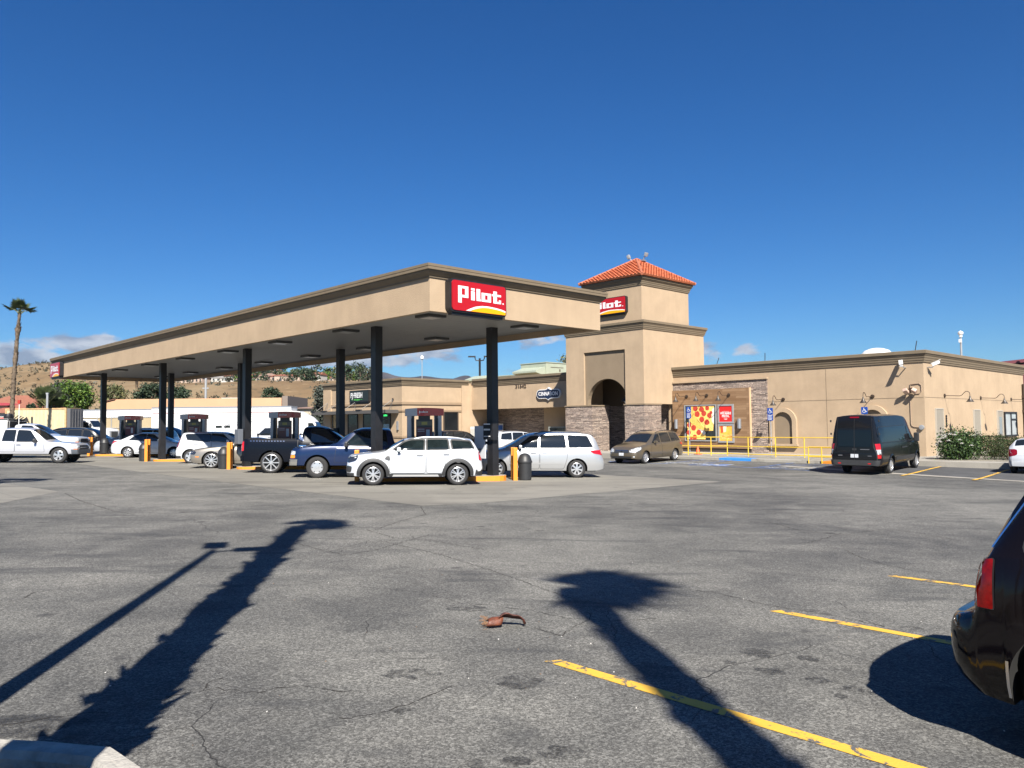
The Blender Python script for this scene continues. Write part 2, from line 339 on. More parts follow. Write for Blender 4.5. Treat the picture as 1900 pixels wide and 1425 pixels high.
def paint_line_mat(name, c, wear=.52):
    m = bpy.data.materials.new(name); m.use_nodes = True; N, K, new, M, MR, MIX = tex_nodes(m); b = N['Principled BSDF']
    tc = new('ShaderNodeTexCoord'); P = tc.outputs['Object']; w = noise_n(new, K, P, 6, 8, .72, .5); w2 = noise_n(new, K, P, .8, 3)
    wear_f = MR(M('ADD', w, M('MULTIPLY', w2, .25)), wear + .125, wear + .19)
    f2 = noise_n(new, K, P, 2.5, 3); col = MIX(MR(f2, .3, .7, 0, .3), c, tuple(q * .72 for q in c)); col = MIX(wear_f, col, (.085, .085, .085)); K(col, b.inputs['Base Color']); b.inputs['Roughness'].default_value = .7
    bp = new('ShaderNodeBump', Strength=.4, Distance=.008); K(noise_n(new, K, P, 60, 2), bp.inputs['Height']); K(bp.outputs[0], b.inputs['Normal'])
    MATS[name] = m; return m
asphalt_mat(); concrete_mat('concrete_pad', (.150, .142, .122), (.205, .195, .168), 4.6, .6); concrete_mat('concrete_walk', (.25, .235, .205), (.33, .31, .27), 0, .3); stone_mat(); plank_mat()
paint_line_mat('yellow_line', (.60, .35, .04), .53); paint_line_mat('white_line', (.50, .52, .54), .50); paint_line_mat('blue_line', (.08, .17, .42), .50)
STUC = mat("stucco", (.365, .274, .184), .9, var=.11, vscale=.75, bump=.45, bscale=38, streak=.035, spec=.2, detail=7)
STUC2 = mat('stucco_dark', (.205, .158, .108), .9, var=.07, vscale=1.2, bump=.3, bscale=45, spec=.2)
TRIM = mat('cornice_paint', (.155, .122, .083), .75, var=.07, vscale=1.5, streak=.06, spec=.25)
BAND = mat('band_paint', (.26, .19, .125), .85, var=.05, spec=.2)
GLASSD = mat('dark_glass', (.012, .014, .016), .06, spec=.6, var=.3, vscale=.8)
BLACK = mat('black_metal', (.013, .013, .015), .42, var=.25, vscale=4); BLACKP = mat('black_plastic', (.02, .021, .023), .5, var=.15, vscale=7)
ALU = mat('aluminium', (.42, .43, .45), .35, metal=.75); GREYM = mat('grey_metal', (.30, .31, .32), .5, metal=.3, var=.08); WHITEP = mat('white_paint', (.62, .62, .61), .4, var=.03)
SOFF = mat('soffit_panel', (.25, .245, .225), .55, var=.05, vscale=.7); BRONZE = mat('bronze_metal', (.06, .042, .03), .45, metal=.4)
# ------------------------------------------------------------------ ground and paving
def fan_axis(lo, hi, near, k):
    a = [0.0]
    while a[-1] < hi: a.append(a[-1] + max(near, (a[-1] - 60) * k))
    b = [0.0]
    while b[-1] > lo: b.append(b[-1] - max(near, (-b[-1] - 60) * k))
    return sorted(set([q for q in b] + a))
def ground():
    xs = fan_axis(-9000, 9000, 1.5, .12); ys = fan_axis(-400, 12000, 1.5, .10); m = MB()
    vs = [(x, y, gz(x, y)) for y in ys for x in xs]; n = len(xs)
    m.add(vs, [(j * n + i, j * n + i + 1, (j + 1) * n + i + 1, (j + 1) * n + i) for j in range(len(ys) - 1) for i in range(n - 1)], 0, True)
    tag(m.build('ground', MATS['asphalt'], weld=False), kind='structure')
ground()
def sheet(name, poly, dz, mt, step=1.0, kind='structure', label=None, cat=None, group=None, parent=None, world=False):
    """a flat sheet laid over the ground along a (u, v) outline"""
    bm = bmesh.new(); pts = [(p[0], p[1]) if world else S(p[0], p[1])[:2] for p in poly]; f = bm.faces.new([bm.verts.new((x, y, 0)) for x, y in pts])
    for ax in (0, 1):
        lo = min(p[ax] for p in pts); hi = max(p[ax] for p in pts); t = math.ceil(lo / step) * step
        while t < hi:
            no = (1, 0, 0) if ax == 0 else (0, 1, 0); bmesh.ops.bisect_plane(bm, geom=bm.verts[:] + bm.edges[:] + bm.faces[:], plane_co=(t, 0, 0) if ax == 0 else (0, t, 0), plane_no=no); t += step
    for v in bm.verts: v.co.z = gz(v.co.x, v.co.y) + dz
    bmesh.ops.recalc_face_normals(bm, faces=bm.faces)
    if sum(q.normal.z for q in bm.faces) < 0: bmesh.ops.reverse_faces(bm, faces=bm.faces)
    me = bpy.data.meshes.new(name); bm.to_mesh(me); bm.free(); me.materials.append(MATS[mt] if isinstance(mt, str) else mt)
    o = bpy.data.objects.new(name, me); COL.objects.link(o); tag(o, label, cat, group, kind if parent is None else None)
    if parent: o.parent = parent
    return o
sheet('concrete_apron', [(11.1, 14.7), (12.6, 14.35), (24.6, 15.1), (24.0, 62), (11.2, 62), (10.9, 30)], .004, 'concrete_pad')
sheet('concrete_patch', [(4.05, 21.4), (5.9, 24.3), (5.3, 29.5), (6.0, 52), (-20, 52), (-20, 21.4)], .004, 'concrete_pad')
sheet('gutter_strip', [(36.4, 19.3), (36.9, 19.0), (35.0, 12.1), (33.5, 6), (33.0, 6), (34.4, 12.2)], .020, 'concrete_walk')
sheet('stall_paving', [(38.0, 18.6), (40, 18.6), (40, 4), (33.3, 4), (35.0, 12.0)], .013, mat('dark_asphalt', (.055, .056, .058), .85, var=.35, vscale=.8, bump=.4, bscale=60))
for a, b in ((4.25, -2.2), (3.93, -2.2), (3.9, -2.2)):
    i = {4.25: 4.42, 3.93: 7.28, 3.9: 10.14}[a]; sheet('parking_line', [(i - .06, a), (i + .06, a - .06), (i + .06, b), (i - .06, b)], .004, 'yellow_line', .5)
for p, q in (((33.75, 12.38), (39.9, 12.86)), ((33.0, 9.52), (39.5, 9.98))):
    d = Vector((q[0] - p[0], q[1] - p[1])).normalized(); n = Vector((-d.y, d.x)) * .07
    sheet('parking_line', [(p[0] + n.x, p[1] + n.y), (p[0] - n.x, p[1] - n.y), (q[0] - n.x, q[1] - n.y), (q[0] + n.x, q[1] + n.y)], .028, 'yellow_line', .5)
# the longer cracks, as thin dark seams laid along the surface
CRACKS = [
    [(-3.04,4.72),(-2.91,4.82),(-2.74,4.87),(-2.52,4.95),(-2.34,5.2),(-2.11,5.35),(-2.03,5.41),(-1.88,5.38),(-1.71,5.32),(-1.63,5.42),(-1.46,5.47),(-1.3,5.42),(-1.1,5.35),(-0.96,5.33)] ,
    [(-2.11,5.35),(-2.1,5.58),(-2.03,5.73)] ,
    [(-1.08,4.85),(-1.01,4.89),(-0.89,4.95),(-0.74,5.07),(-0.62,5.22),(-0.53,5.36),(-0.4,5.55)] ,
    [(0.17,7.11),(0.4,6.84),(0.54,7.16),(0.69,7.42),(0.73,7.6),(0.73,7.91)] ,
    [(-0.88,8.45),(-0.52,8.07),(-0.13,7.96),(0.29,7.67),(0.53,7.46),(0.88,7.39),(1.4,7.49)] ,
    [(-2.58,13.89),(-1.96,12.88),(-1.31,12.6),(-0.85,12.1),(-0.42,11.68)] ,
    [(-3.24,12.09),(-2.76,11.47),(-2.37,11.09),(-2.06,11.5),(-1.78,12.28),(-1.39,13.31)] ,
    [(5.0,15.68),(5.08,14.97),(5.13,14.25),(5.4,13.97),(5.77,13.7),(6.52,14.33),(6.96,14.43),(7.21,13.78),(7.37,12.92)] ,
    [(5.73,13.84),(4.86,12.8),(4.48,12.48)] ,
    [(4.97,11.83),(4.9,11.14),(4.99,10.53),(5.15,10.13),(5.48,9.99)] ,
    [(-2.18,12.62),(-1.01,11.15),(-0.37,10.1),(0.04,9.39),(0.39,8.69),(0.8,8.11)] ,
    [(-5.13,7.92),(-5.04,8.12),(-5.11,8.44),(-4.92,8.67),(-4.64,9.05)] ,
    [(-12.02,21.12),(-10.34,18.85),(-9.05,17.37),(-8.48,16.71),(-7.69,16.02)] ,
    [(1.81,8.98),(2.22,8.7),(2.49,8.22),(2.81,7.89),(3.12,7.6),(3.4,7.2)] ,
    [(-2.13,18.13),(-1.82,16.42),(-2.2,15.14),(-2.46,13.75)] ,
    [(-4.33,9.75),(-4.07,10.06),(-3.6,9.93),(-3.4,10.33)] ,
]
for c in CRACKS:
    rnd = random.Random(len(c) * 7 + int(c[0][0] * 100)); m = MB(); pts = []
    for (x0, y0), (x1, y1) in zip(c, c[1:]):
        n = max(2, int(math.hypot(x1 - x0, y1 - y0) / .06))
        for i in range(n): t = i / n; pts.append((x0 + (x1 - x0) * t + rnd.gauss(0, .009), y0 + (y1 - y0) * t + rnd.gauss(0, .014)))
    for (x0, y0), (x1, y1) in zip(pts, pts[1:]):
        d = math.hypot(x1 - x0, y1 - y0) or 1; w = rnd.uniform(.001, .0055) + max(0, y0 - 8) * .0006; nx, ny = -(y1 - y0) / d * w, (x1 - x0) / d * w; z = .0035; m.add([(x0 + nx, y0 + ny, gz(x0, y0) + z), (x0 - nx, y0 - ny, gz(x0, y0) + z), (x1 - nx, y1 - ny, gz(x1, y1) + z), (x1 + nx, y1 + ny, gz(x1, y1) + z)], [(0, 1, 2, 3)])
    tag(m.build('crack', mat('crack_dark', (.022, .019, .016), .95), weld=False), kind='structure')
# oil drips and old patches in the asphalt
def stain_mat():
    m = bpy.data.materials.new('oil_stain'); m.use_nodes = True; N, K, new, M, MR, MIX = tex_nodes(m); b = N['Principled BSDF']; tc = new('ShaderNodeTexCoord'); P = tc.outputs['Object']
    b.inputs['Base Color'].default_value = (.020, .020, .021, 1); b.inputs['Roughness'].default_value = .7; n = noise_n(new, K, P, 9, 6, .68, .5); g = noise_n(new, K, P, 70, 2, .7); K(M('MULTIPLY', MR(n, .36, .62, 0, .62), MR(g, .3, .7, .45, 1)), b.inputs['Alpha']); MATS['oil_stain'] = m
stain_mat()
STAINS = [(1.94, 6.36, 0.14, 0.15), (1.65, 6.11, 0.07, 0.08), (1.89, 5.88, 0.12, 0.12), (2.29, 6.22, 0.10, 0.10), (2.17, 5.68, 0.10, 0.09), (2.32, 5.50, 0.08, 0.08), (2.18, 5.34, 0.05, 0.06), (2.40, 5.42, 0.05, 0.05), (0.26, 4.39, 0.18, 0.11), (0.01, 4.27, 0.11, 0.08), (-0.20, 4.23, 0.07, 0.07), (-0.71, 5.00, 0.07, 0.06), (-0.76, 5.76, 0.27, 0.13), (0.05, 5.60, 0.19, 0.17), (-2.07, 4.36, 0.11, 0.07), (-0.45, 7.83, 0.22, 0.14), (3.59, 7.21, 0.10, 0.08), (-2.92, 4.73, 0.38, 0.23), ]
for i, (x, y, a, b) in enumerate(STAINS):
    rnd = random.Random(i); n = 18; sheet('oil_stain', [(x + a * math.cos(6.283 * k / n) * rnd.uniform(.6, 1.1), y + b * math.sin(6.283 * k / n) * rnd.uniform(.6, 1.1)) for k in range(n)], .003, 'oil_stain', .5, world=True)
# accessible bays: blue edge lines, hatching, white words and emblems
def uvbar(p, q, w, mt, dz=.018):
    d = Vector((q[0] - p[0], q[1] - p[1])).normalized(); n = Vector((-d.y, d.x)) * w / 2
    sheet('bay_marking', [(p[0] + n.x, p[1] + n.y), (p[0] - n.x, p[1] - n.y), (q[0] - n.x, q[1] - n.y), (q[0] + n.x, q[1] + n.y)], dz, mt, 1.0)
for v in (28.6, 25.0, 23.3, 19.6): uvbar((34.8, v), (39.0, v), .11, 'blue_line')
uvbar((34.8, 28.6), (34.8, 25.0), .11, 'blue_line'); uvbar((34.8, 23.3), (34.8, 19.6), .11, 'blue_line'); uvbar((34.8, 19.4), (34.6, 16.6), .11, 'blue_line')
for k in range(5): uvbar((35.0 + k * .85, 25.0), (35.8 + k * .85, 23.35), .1, 'white_line')
for k in range(4): uvbar((35.0 + k * .9, 19.4), (35.8 + k * .9, 16.8), .1, 'blue_line')
def ground_text(txt, u, v, size):
    # reads for a driver going in towards the building
    def fn(x, y, d):
        p = S(u + y, v - x); return (p.x, p.y, gz(p.x, p.y) + .02)
    tag(text_mb(txt, size, 0, fn, sx=1.1, bold=.015).build('bay_lettering', MATS['white_line'], weld=False, recalc=False), kind='structure')
ground_text('NO PARKING', 35.9, 24.2, .42); ground_text('NO PARKING', 35.5, 18.0, .4); ground_text('VAN', 35.6, 26.9, .5)
def emblem_strokes():
    """wheelchair figure as polylines in a unit square"""
    ring = [(.42 + .24 * math.cos(R(a)), .33 + .24 * math.sin(R(a))) for a in range(100, 351, 25)]
    return [([(.40, .74), (.43, .50), (.66, .50), (.80, .22), (.90, .25)], .05), ([(.41, .64), (.62, .62)], .045), (ring, .045)]
def emblem_mb(fn, mb=None, m=0):
    mb = mb or MB()
    for pts, w in emblem_strokes():
        for (x0, y0), (x1, y1) in zip(pts, pts[1:]):
            d = Vector((x1 - x0, y1 - y0)).normalized(); n = Vector((-d.y, d.x)) * w; e = d * w * .6
            mb.add([fn(x0 - e.x + n.x, y0 - e.y + n.y), fn(x0 - e.x - n.x, y0 - e.y - n.y), fn(x1 + e.x - n.x, y1 + e.y - n.y), fn(x1 + e.x + n.x, y1 + e.y + n.y)], [(0, 1, 2, 3)], m)
    mb.add([fn(.40 + .085 * math.cos(2 * math.pi * k / 12), .87 + .085 * math.sin(2 * math.pi * k / 12)) for k in range(12)], [list(range(12))], m)
    return mb
for u, v in ((35.0, 22.2), (35.0, 27.2)):
    sheet('bay_emblem', [(u, v + .65), (u + 1.2, v + .65), (u + 1.2, v - .65), (u, v - .65)], .018, 'blue_line')
    for a, b in (((u, v + .7), (u + 1.2, v + .7)), ((u, v - .7), (u + 1.2, v - .7)), ((u - .05, v + .7), (u - .05, v - .7))): uvbar(a, b, .09, 'white_line', .022)
    def fe(x, y):
        p = S(u + .05 + y * 1.1, v + .55 - x * 1.1); return (p.x, p.y, gz(p.x, p.y) + .026)
    tag(emblem_mb(fe).build('bay_emblem_mark', MATS['white_line'], weld=False), kind='structure')
# raised walkway round the store
def walkway():
    m = MB(); poly = [(40, 4), (40, 31.2), (39.4, 31.2), (39.4, 38.6), (42.6, 38.6), (42.6, 50.2), (35.6, 50.2), (35.6, 67), (66, 67), (66, 4)]
    m.prism(poly, lambda u, v, t: S(u, v, t), -1.6, -.2)
    tag(m.build('walkway', MATS['concrete_walk']), kind='structure')
    m = MB(); poly = [(39.25, 15.2), (39.25, 30.6), (39.55, 30.6), (39.55, 15.2)]
    for i in range(15):
        v = 15.2 + i; a = [S(39.2, v), S(39.2, v + 1), S(39.98, v + 1), S(39.98, v)]; z = [gz(p.x, p.y) for p in a]
        m.add([(p.x, p.y, q - .3) for p, q in zip(a, z)] + [(p.x, p.y, q + .13) for p, q in zip(a, z)], [(4, 5, 6, 7), (0, 1, 5, 4), (1, 2, 6, 5), (2, 3, 7, 6), (3, 0, 4, 7)], 1 if 22.2 < v + .5 < 23.8 else (2 if 16 < v < 18 else 0))
    tag(m.build('kerb', [MATS['concrete_walk'], mat('blue_kerb_paint', (.03, .22, .62), .6, var=.1), mat('orange_paint', (.60, .215, .02), .5, var=.08, vscale=2)]), kind='structure')
walkway()
# ------------------------------------------------------------------ the store: one building, in (u, v, z)
BO = (41.66, 31.18, -.2)
store = site('store_building', 'long tan stucco store with stone piers, brown cornices and a tiled corner tower', 'building', *BO)
def bpart(mb, name, mats, parent=None, sharp=35, bevel=0.0):
    o = mb.build(name, mats, parent or store, org=BO, sharp=sharp, bevel=bevel); return o
def sweep(mb, path, prof, m=0, closed=False, smooth=False):
    """moulding: profile (outward, height) carried along a path, outward on the right hand"""
    n = len(path); dirs = []
    for i in range(n if closed else n - 1):
        a, b = path[i], path[(i + 1) % n]; d = Vector((b[0] - a[0], b[1] - a[1])).normalized(); dirs.append(Vector((d.y, -d.x)))
    vs = []
    for i, p in enumerate(path):
        if closed: n0, n1 = dirs[i - 1], dirs[i]
        else: n0, n1 = dirs[max(0, i - 1)], dirs[min(i, len(dirs) - 1)]
        w = (n0 + n1) / (1 + n0.dot(n1))
        vs += [(p[0] + w.x * o, p[1] + w.y * o, z) for o, z in prof]
    k = len(prof); fs = []
    for i in range(n if closed else n - 1):
        j = (i + 1) % n
        for q in range(k): fs.append((i * k + q, i * k + (q + 1) % k, j * k + (q + 1) % k, j * k + q))
    if not closed: fs += [list(range(k))[::-1], [(n - 1) * k + q for q in range(k)]]
    return mb.add(vs, fs, m, smooth)
def corn_prof(z0, z1, o):
    h = z1 - z0
    return [(-.05, z0), (.055, z0), (.06, z0 + .15 * h), (.085, z0 + .17 * h), (.09, z0 + .29 * h), (.125, z0 + .40 * h), (.13, z0 + .50 * h), (.78 * o, z0 + .61 * h), (.80 * o, z0 + .70 * h), (o, z0 + .72 * h), (o, z0 + .97 * h), (o - .02, z1), (-.05, z1)]
def joints(mb, m=0): pass
# right wing
m = MB(); m.bmm((44.97, 15.16, -.7), (64.45, 31.6, 5.3)); m.bmm((46.5, 31.6, -.7), (64.45, 45, 5.2))
wing = bpart(m, 'wall', STUC)
m = MB(); sweep(m, [(44.97, 31.16), (44.97, 15.16), (64.45, 15.16), (64.45, 40)], corn_prof(4.87, 5.51, .23)); bpart(m, 'cornice', TRIM, wing)
m = MB(); m.bmm((44.962, 15.2, 2.955), (44.975, 24.2, 2.985)); m.bmm((44.962, 20.5, .3), (44.975, 20.53, 4.8)); m.bmm((45.0, 15.152, 2.965), (64.4, 15.165, 2.995)); bpart(m, 'control_joint', STUC2, wing)
# stone and wood panels with the three display windows
m = MB(); m.bmm((44.90, 24.22, -.25), (45.05, 31.16, 4.40)); bpart(m, 'stone_panel', MATS['ledge_stone'])
m = MB(); m.bmm((44.80, 24.18, 4.40), (45.0, 31.16, 4.50)); bpart(m, 'panel_ledge', STUC)
m = MB(); m.bmm((44.80, 25.37, .05), (44.95, 31.17, 3.9)); wood = bpart(m, 'wood_cladding', MATS['wood_planks'])
m = MB(); m.bmm((44.775, 25.33, .05), (44.97, 25.40, 3.9)); bpart(m, 'edge_trim', mat('pale_wood', (.55, .36, .21), .6), wood)
m = MB(); m.bmm((44.86, 25.37, -.2), (44.95, 31.17, .05)); bpart(m, 'base_strip', mat('dark_base', (.04, .03, .025), .8))
def frame(mb, v0, v1, z0, z1, u0, u1, w=.07, m=0):
    mb.bmm((u0, v0, z0), (u1, v1, z0 + w), m); mb.bmm((u0, v0, z1 - w), (u1, v1, z1), m); mb.bmm((u0, v0, z0 + w), (u1, v0 + w, z1 - w), m); mb.bmm((u0, v1 - w, z0 + w), (u1, v1, z1 - w), m); return mb
def poster_pizza(par):
    U = 44.776; v0, v1, z0, z1 = 27.84, 30.12, .58, 2.82
    cheese = mat('poster_cheese', (.85, .55, .16), .45, var=.35, vscale=5, detail=6); crust = mat('poster_crust', (.72, .42, .10), .45, var=.3, vscale=9); pep = mat('poster_pepperoni', (.42, .05, .03), .4, var=.3, vscale=12)
    dark = mat('poster_dark', (.022, .026, .026), .35); pale = mat('poster_pale', (.62, .62, .58), .4)
    m = MB(); W_, H_ = v1 - v0, z1 - z0
    P = lambda a, b, d: (U - d, v1 - a * W_, z0 + b * H_)            # a runs to the right as one faces the wall
    m.add([P(0, 0, 0), P(1, 0, 0), P(1, 1, 0), P(0, 1, 0)], [(0, 1, 2, 3)], 0)
    def poly(pts, mi, d): m.add([P(a, b, d) for a, b in pts], [list(range(len(pts)))], mi)
    def clip(a): return min(.995, max(.005, a))
    up = [(.14, .99), (.96, .99), (.97, .90), (.92, .27), (.62, .27)] + [(.62 - .50 * t, .27 + .62 * t ** .75) for t in (.25, .5, .75, 1)]
    poly(up, 1, .002)
    poly([(.05, .72), (.13, .99), (.30, .99), (.28, .80), (.42, .55), (.62, .36), (.80, .30), (.92, .27), (.62, .26), (.40, .30), (.20, .48)][::1], 2, .003)
    poly([(.90, .90), (.97, .95), (.95, .45), (.88, .55)], 4, .004)
    lo = [(.04, .02), (.05, .52), (.14, .50), (.42, .33), (.66, .20), (.66, .02)]; poly(lo, 1, .002)
    poly([(.40, .335), (.62, .29), (.68, .20), (.62, .14)], 4, .003)
    random.seed(4)
    for a, b, r in ((.34, .93, .085), (.55, .90, .085), (.74, .93, .07), (.40, .76, .09), (.62, .78, .085), (.80, .72, .075), (.55, .60, .085), (.72, .52, .085), (.86, .80, .05), (.12, .44, .075), (.27, .36, .085), (.10, .22, .075), (.44, .22, .08), (.30, .08, .08), (.17, .05, .06)):
        poly([(clip(a + r * math.cos(k * .5236) * random.uniform(.93, 1.05)), clip(b + r * math.sin(k * .5236) * random.uniform(.93, 1.05))) for k in range(12)], 3, .005)
    return m.build('poster', [dark, cheese, crust, pep, pale], par, org=BO)
fw = MB(); frame(fw, 27.76, 30.2, .5, 2.9, 44.74, 44.80); d1 = bpart(fw, 'display_window', GREYM); poster_pizza(d1)
fw = MB(); frame(fw, 26.5, 27.66, 1.66, 2.89, 44.74, 44.80, .11); d2 = bpart(fw, 'display_window', GREYM)
m = MB(); m.bmm((44.775, 26.6, 1.76), (44.80, 27.56, 2.79), 0); q = bpart(m, 'poster', mat('poster_red', (.62, .02, .018), .4), d2)
def wallA(v, z, u=44.77): return lambda x, y, d: (u - d, v - x, z + y)
m = text_mb('WE MAKE', .20, .004, wallA(27.08, 2.30), bold=.008, sx=.88); text_mb('PIZZA.', .20, .004, wallA(27.08, 2.12), mb=m, bold=.008, sx=.92); m.bmm((44.768, 26.82, 2.42), (44.772, 27.34, 2.435)); bpart(m, 'lettering', WHITEP, d2)
m = MB(); m.bmm((44.768, 26.95, 1.94), (44.772, 27.22, 1.96)); m.bmm((44.768, 27.0, 1.90), (44.772, 27.16, 1.93)); bpart(m, 'small_print', WHITEP, d2)
fw = MB(); frame(fw, 26.5, 27.66, .42, 1.62, 44.74, 44.80, .11); d3 = bpart(fw, 'display_window', GREYM)
m = MB(); P3 = lambda a, b, d: (44.776 - d, 27.55 - a * .94, .54 + b * .97)
m.add([P3(0, 0, 0), P3(1, 0, 0), P3(1, 1, 0), P3(0, 1, 0)], [(0, 1, 2, 3)], 0); m.add([P3(*q, .002) for q in ((.05, .5), (.3, .42), (.7, .40), (.98, .46), (.98, .18), (.6, .08), (.2, .12), (.04, .25))], [list(range(8))], 1)
m.add([P3(*q, .003) for q in ((.18, .34), (.5, .28), (.98, .33), (.98, .26), (.5, .20), (.2, .26))], [list(range(6))], 2); m.add([P3(*q, .003) for q in ((.06, .98), (.25, .98), (.28, .55), (.12, .52))], [(0, 1, 2, 3)], 3); m.add([P3(*q, .002) for q in ((.28, .98), (.55, .98), (.5, .6), (.3, .55))], [(0, 1, 2, 3)], 4)
m.build('poster', [mat('poster_orange', (.85, .38, .06), .4, var=.25, vscale=4), mat('poster_bun', (.80, .42, .12), .4, var=.3, vscale=6), mat('poster_filling', (.30, .07, .03), .4, var=.4, vscale=14), mat('poster_red2', (.7, .08, .03), .4), mat('poster_cream', (.8, .65, .45), .4)], d3, org=BO)
def arch_outline(v0, v1, z0, zs, n=18):
    c = (v0 + v1) / 2; r = (v1 - v0) / 2
    return [(v0, z0)] + [(c - r * math.cos(math.pi * k / n), zs + r * math.sin(math.pi * k / n)) for k in range(n + 1)] + [(v1, z0)]
for v0, v1, zt in ((22.35, 24.08, 2.58), (17.0, 18.72, 2.62)):
    o = arch_outline(v0, v1, .36, zt - (v1 - v0) / 2); i = arch_outline(v0 + .26, v1 - .26, .36, zt - (v1 - v0) / 2); m = MB()
    for a, b in ((0, 1),):
        n = len(o); vs = []
        for (p, q) in o: vs += [(44.80, p, q), (44.98, p, q)]
        for (p, q) in i: vs += [(44.80, p, q), (44.98, p, q)]
        fs = []
        for k in range(n - 1): fs += [(2 * k, 2 * k + 2, 2 * (n + k + 1), 2 * (n + k)), (2 * k, 2 * k + 1, 2 * k + 3, 2 * k + 2), (2 * (n + k), 2 * (n + k) + 2, 2 * (n + k) + 3, 2 * (n + k) + 1)]
        m.add(vs, fs, 0)
    m.bmm((44.74, v0 - .06, .26), (44.98, v1 + .06, .38), 0); m.add([(44.963, p, q) for p, q in i], [list(range(len(i)))], 1)
    bpart(m, 'blind_arch', [STUC, STUC2])
# wall B: doors, window, vents
GREYD = mat('grey_door_paint', (.235, .21, .17), .6, var=.04)
for u0, u1, zt, gl in ((46.5, 47.6, 2.33, 0), (53.05, 54.2, 2.30, 0), (57.85, 58.95, 2.27, 1)):
    m = MB(); m.bmm((u0, 15.10, -.2), (u1, 15.2, zt)); d = bpart(m, 'door', GREYD)
    m = MB(); m.bmm((u0 + .08, 15.06, .82), (u0 + .14, 15.10, .92)); m.bmm((u0 + .08, 15.03, .85), (u0 + .26, 15.06, .88)); bpart(m, 'handle', ALU, d)
    m = MB(); m.bmm((u0 - .06, 15.08, -.2), (u0, 15.18, zt + .06)); m.bmm((u1, 15.08, -.2), (u1 + .06, 15.18, zt + .06)); m.bmm((u0, 15.08, zt), (u1, 15.18, zt + .06)); bpart(m, 'door_frame', mat('door_frame_paint', (.34, .31, .26), .6), d)
    if gl: m = MB(); m.bmm((u0 + .3, 15.09, .75), (u1 - .25, 15.12, 1.9)); bpart(m, 'door_glass', mat('pale_glass', (.20, .23, .24), .08, spec=.7), d)
    else: [bpart(MB().lathe([(0, 0), (.06, 0), (.06, .02)], lambda a, b, c, z=z: ((u0 + u1) / 2 + a, 15.098 - c, z + b), 10), 'peep_hole', BLACK, d) for z in (1.05, 1.28) if u0 < 50]
m = MB()
for k in range(5): m.lathe([(0, 0), (.07, 0), (.08, .03), (.05, .05)], lambda a, b, c, k=k: (48.2 + a, 15.15 - c, 1.95 - .135 * k + b), 10)
bpart(m, 'vent_row', BLACK)
m = MB(); m.bmm((59.4, 15.11, .62), (62.15, 15.2, 2.2), 0); bw = bpart(m, 'window', mat('window_pale', (.34, .37, .38), .08, spec=.7, var=.2, vscale=1))
m = MB()
for a, b in ((59.35, 59.47), (60.72, 60.86), (62.05, 62.2)): m.bmm((a, 15.06, .58), (b, 15.18, 2.24))
for a, b in ((.58, .7), (2.12, 2.24)): m.bmm((59.47, 15.062, a), (62.05, 15.178, b))
m.bmm((60.86, 15.064, 1.68), (62.05, 15.17, 1.78)); bpart(m, 'window_frame', BLACK, bw)
m = MB(); m.tube([(64.0, 15.05, 4.2), (64.0, 15.05, -.1)], .09, 8); m.bmm((63.88, 14.95, 3.2), (64.12, 15.16, 3.4)); m.bmm((63.88, 14.95, 2.2), (64.12, 15.16, 2.4)); m.bmm((63.88, 14.95, .4), (64.12, 15.16, .6)); bpart(m, 'downpipe', BRONZE)
# entrance tower
T = dict(u0=41.66, u1=48.82, v0=31.18, v1=38.05)
m = MB(); X = lambda v, z, t: (t, v, z)
m.prism([(31.18, 3.0), (32.72, 3.0), (32.72, 6.7), (36.37, 6.7), (36.37, 3.0), (38.05, 3.0), (38.05, 8.3), (31.18, 8.3)], X, 41.66, 42.0, 0)
m.bmm((42.0, 31.18, 3.0), (48.82, 31.5, 8.3)); m.bmm((42.0, 37.73, 3.0), (48.82, 38.05, 8.3)); m.bmm((48.4, 31.5, -.7), (48.82, 37.73, 8.3)); m.bmm((42.0, 31.5, 5.4), (48.4, 37.73, 5.6))
tower = bpart(m, 'tower', STUC)
c = 34.42; arc = [(c + 1.75 * math.cos(math.pi * k / 20), 3.18 + 1.62 * math.sin(math.pi * k / 20)) for k in range(21)]
m = MB(); m.prism([(32.72, 6.7), (32.72, 3.0), (32.74, 3.0)] + [(min(36.17, max(32.75, p)), z) for p, z in arc[::-1]] + [(36.17, 3.0), (36.37, 3.0), (36.37, 6.7)], X, 41.80, 42.15, 0); bpart(m, 'arch_panel', STUC2, tower)
m = MB()
sweep(m, [(41.66, 38.05), (41.66, 31.18), (48.82, 31.18), (48.82, 38.05)], corn_prof(7.95, 8.53, .22), closed=True); bpart(m, 'cornice', TRIM, tower)
m = MB(); m.bmm((41.95, 31.48, 8.3), (47.45, 36.3, 11.1)); m.bmm((42.0, 31.5, 8.3), (48.7, 37.9, 8.36)); bpart(m, 'upper_box', STUC, tower)
m = MB(); sweep(m, [(41.95, 36.3), (41.95, 31.48), (47.45, 31.48), (47.45, 36.3)], corn_prof(10.93, 11.52, .25), closed=True); bpart(m, 'eaves_cornice', TRIM, tower)
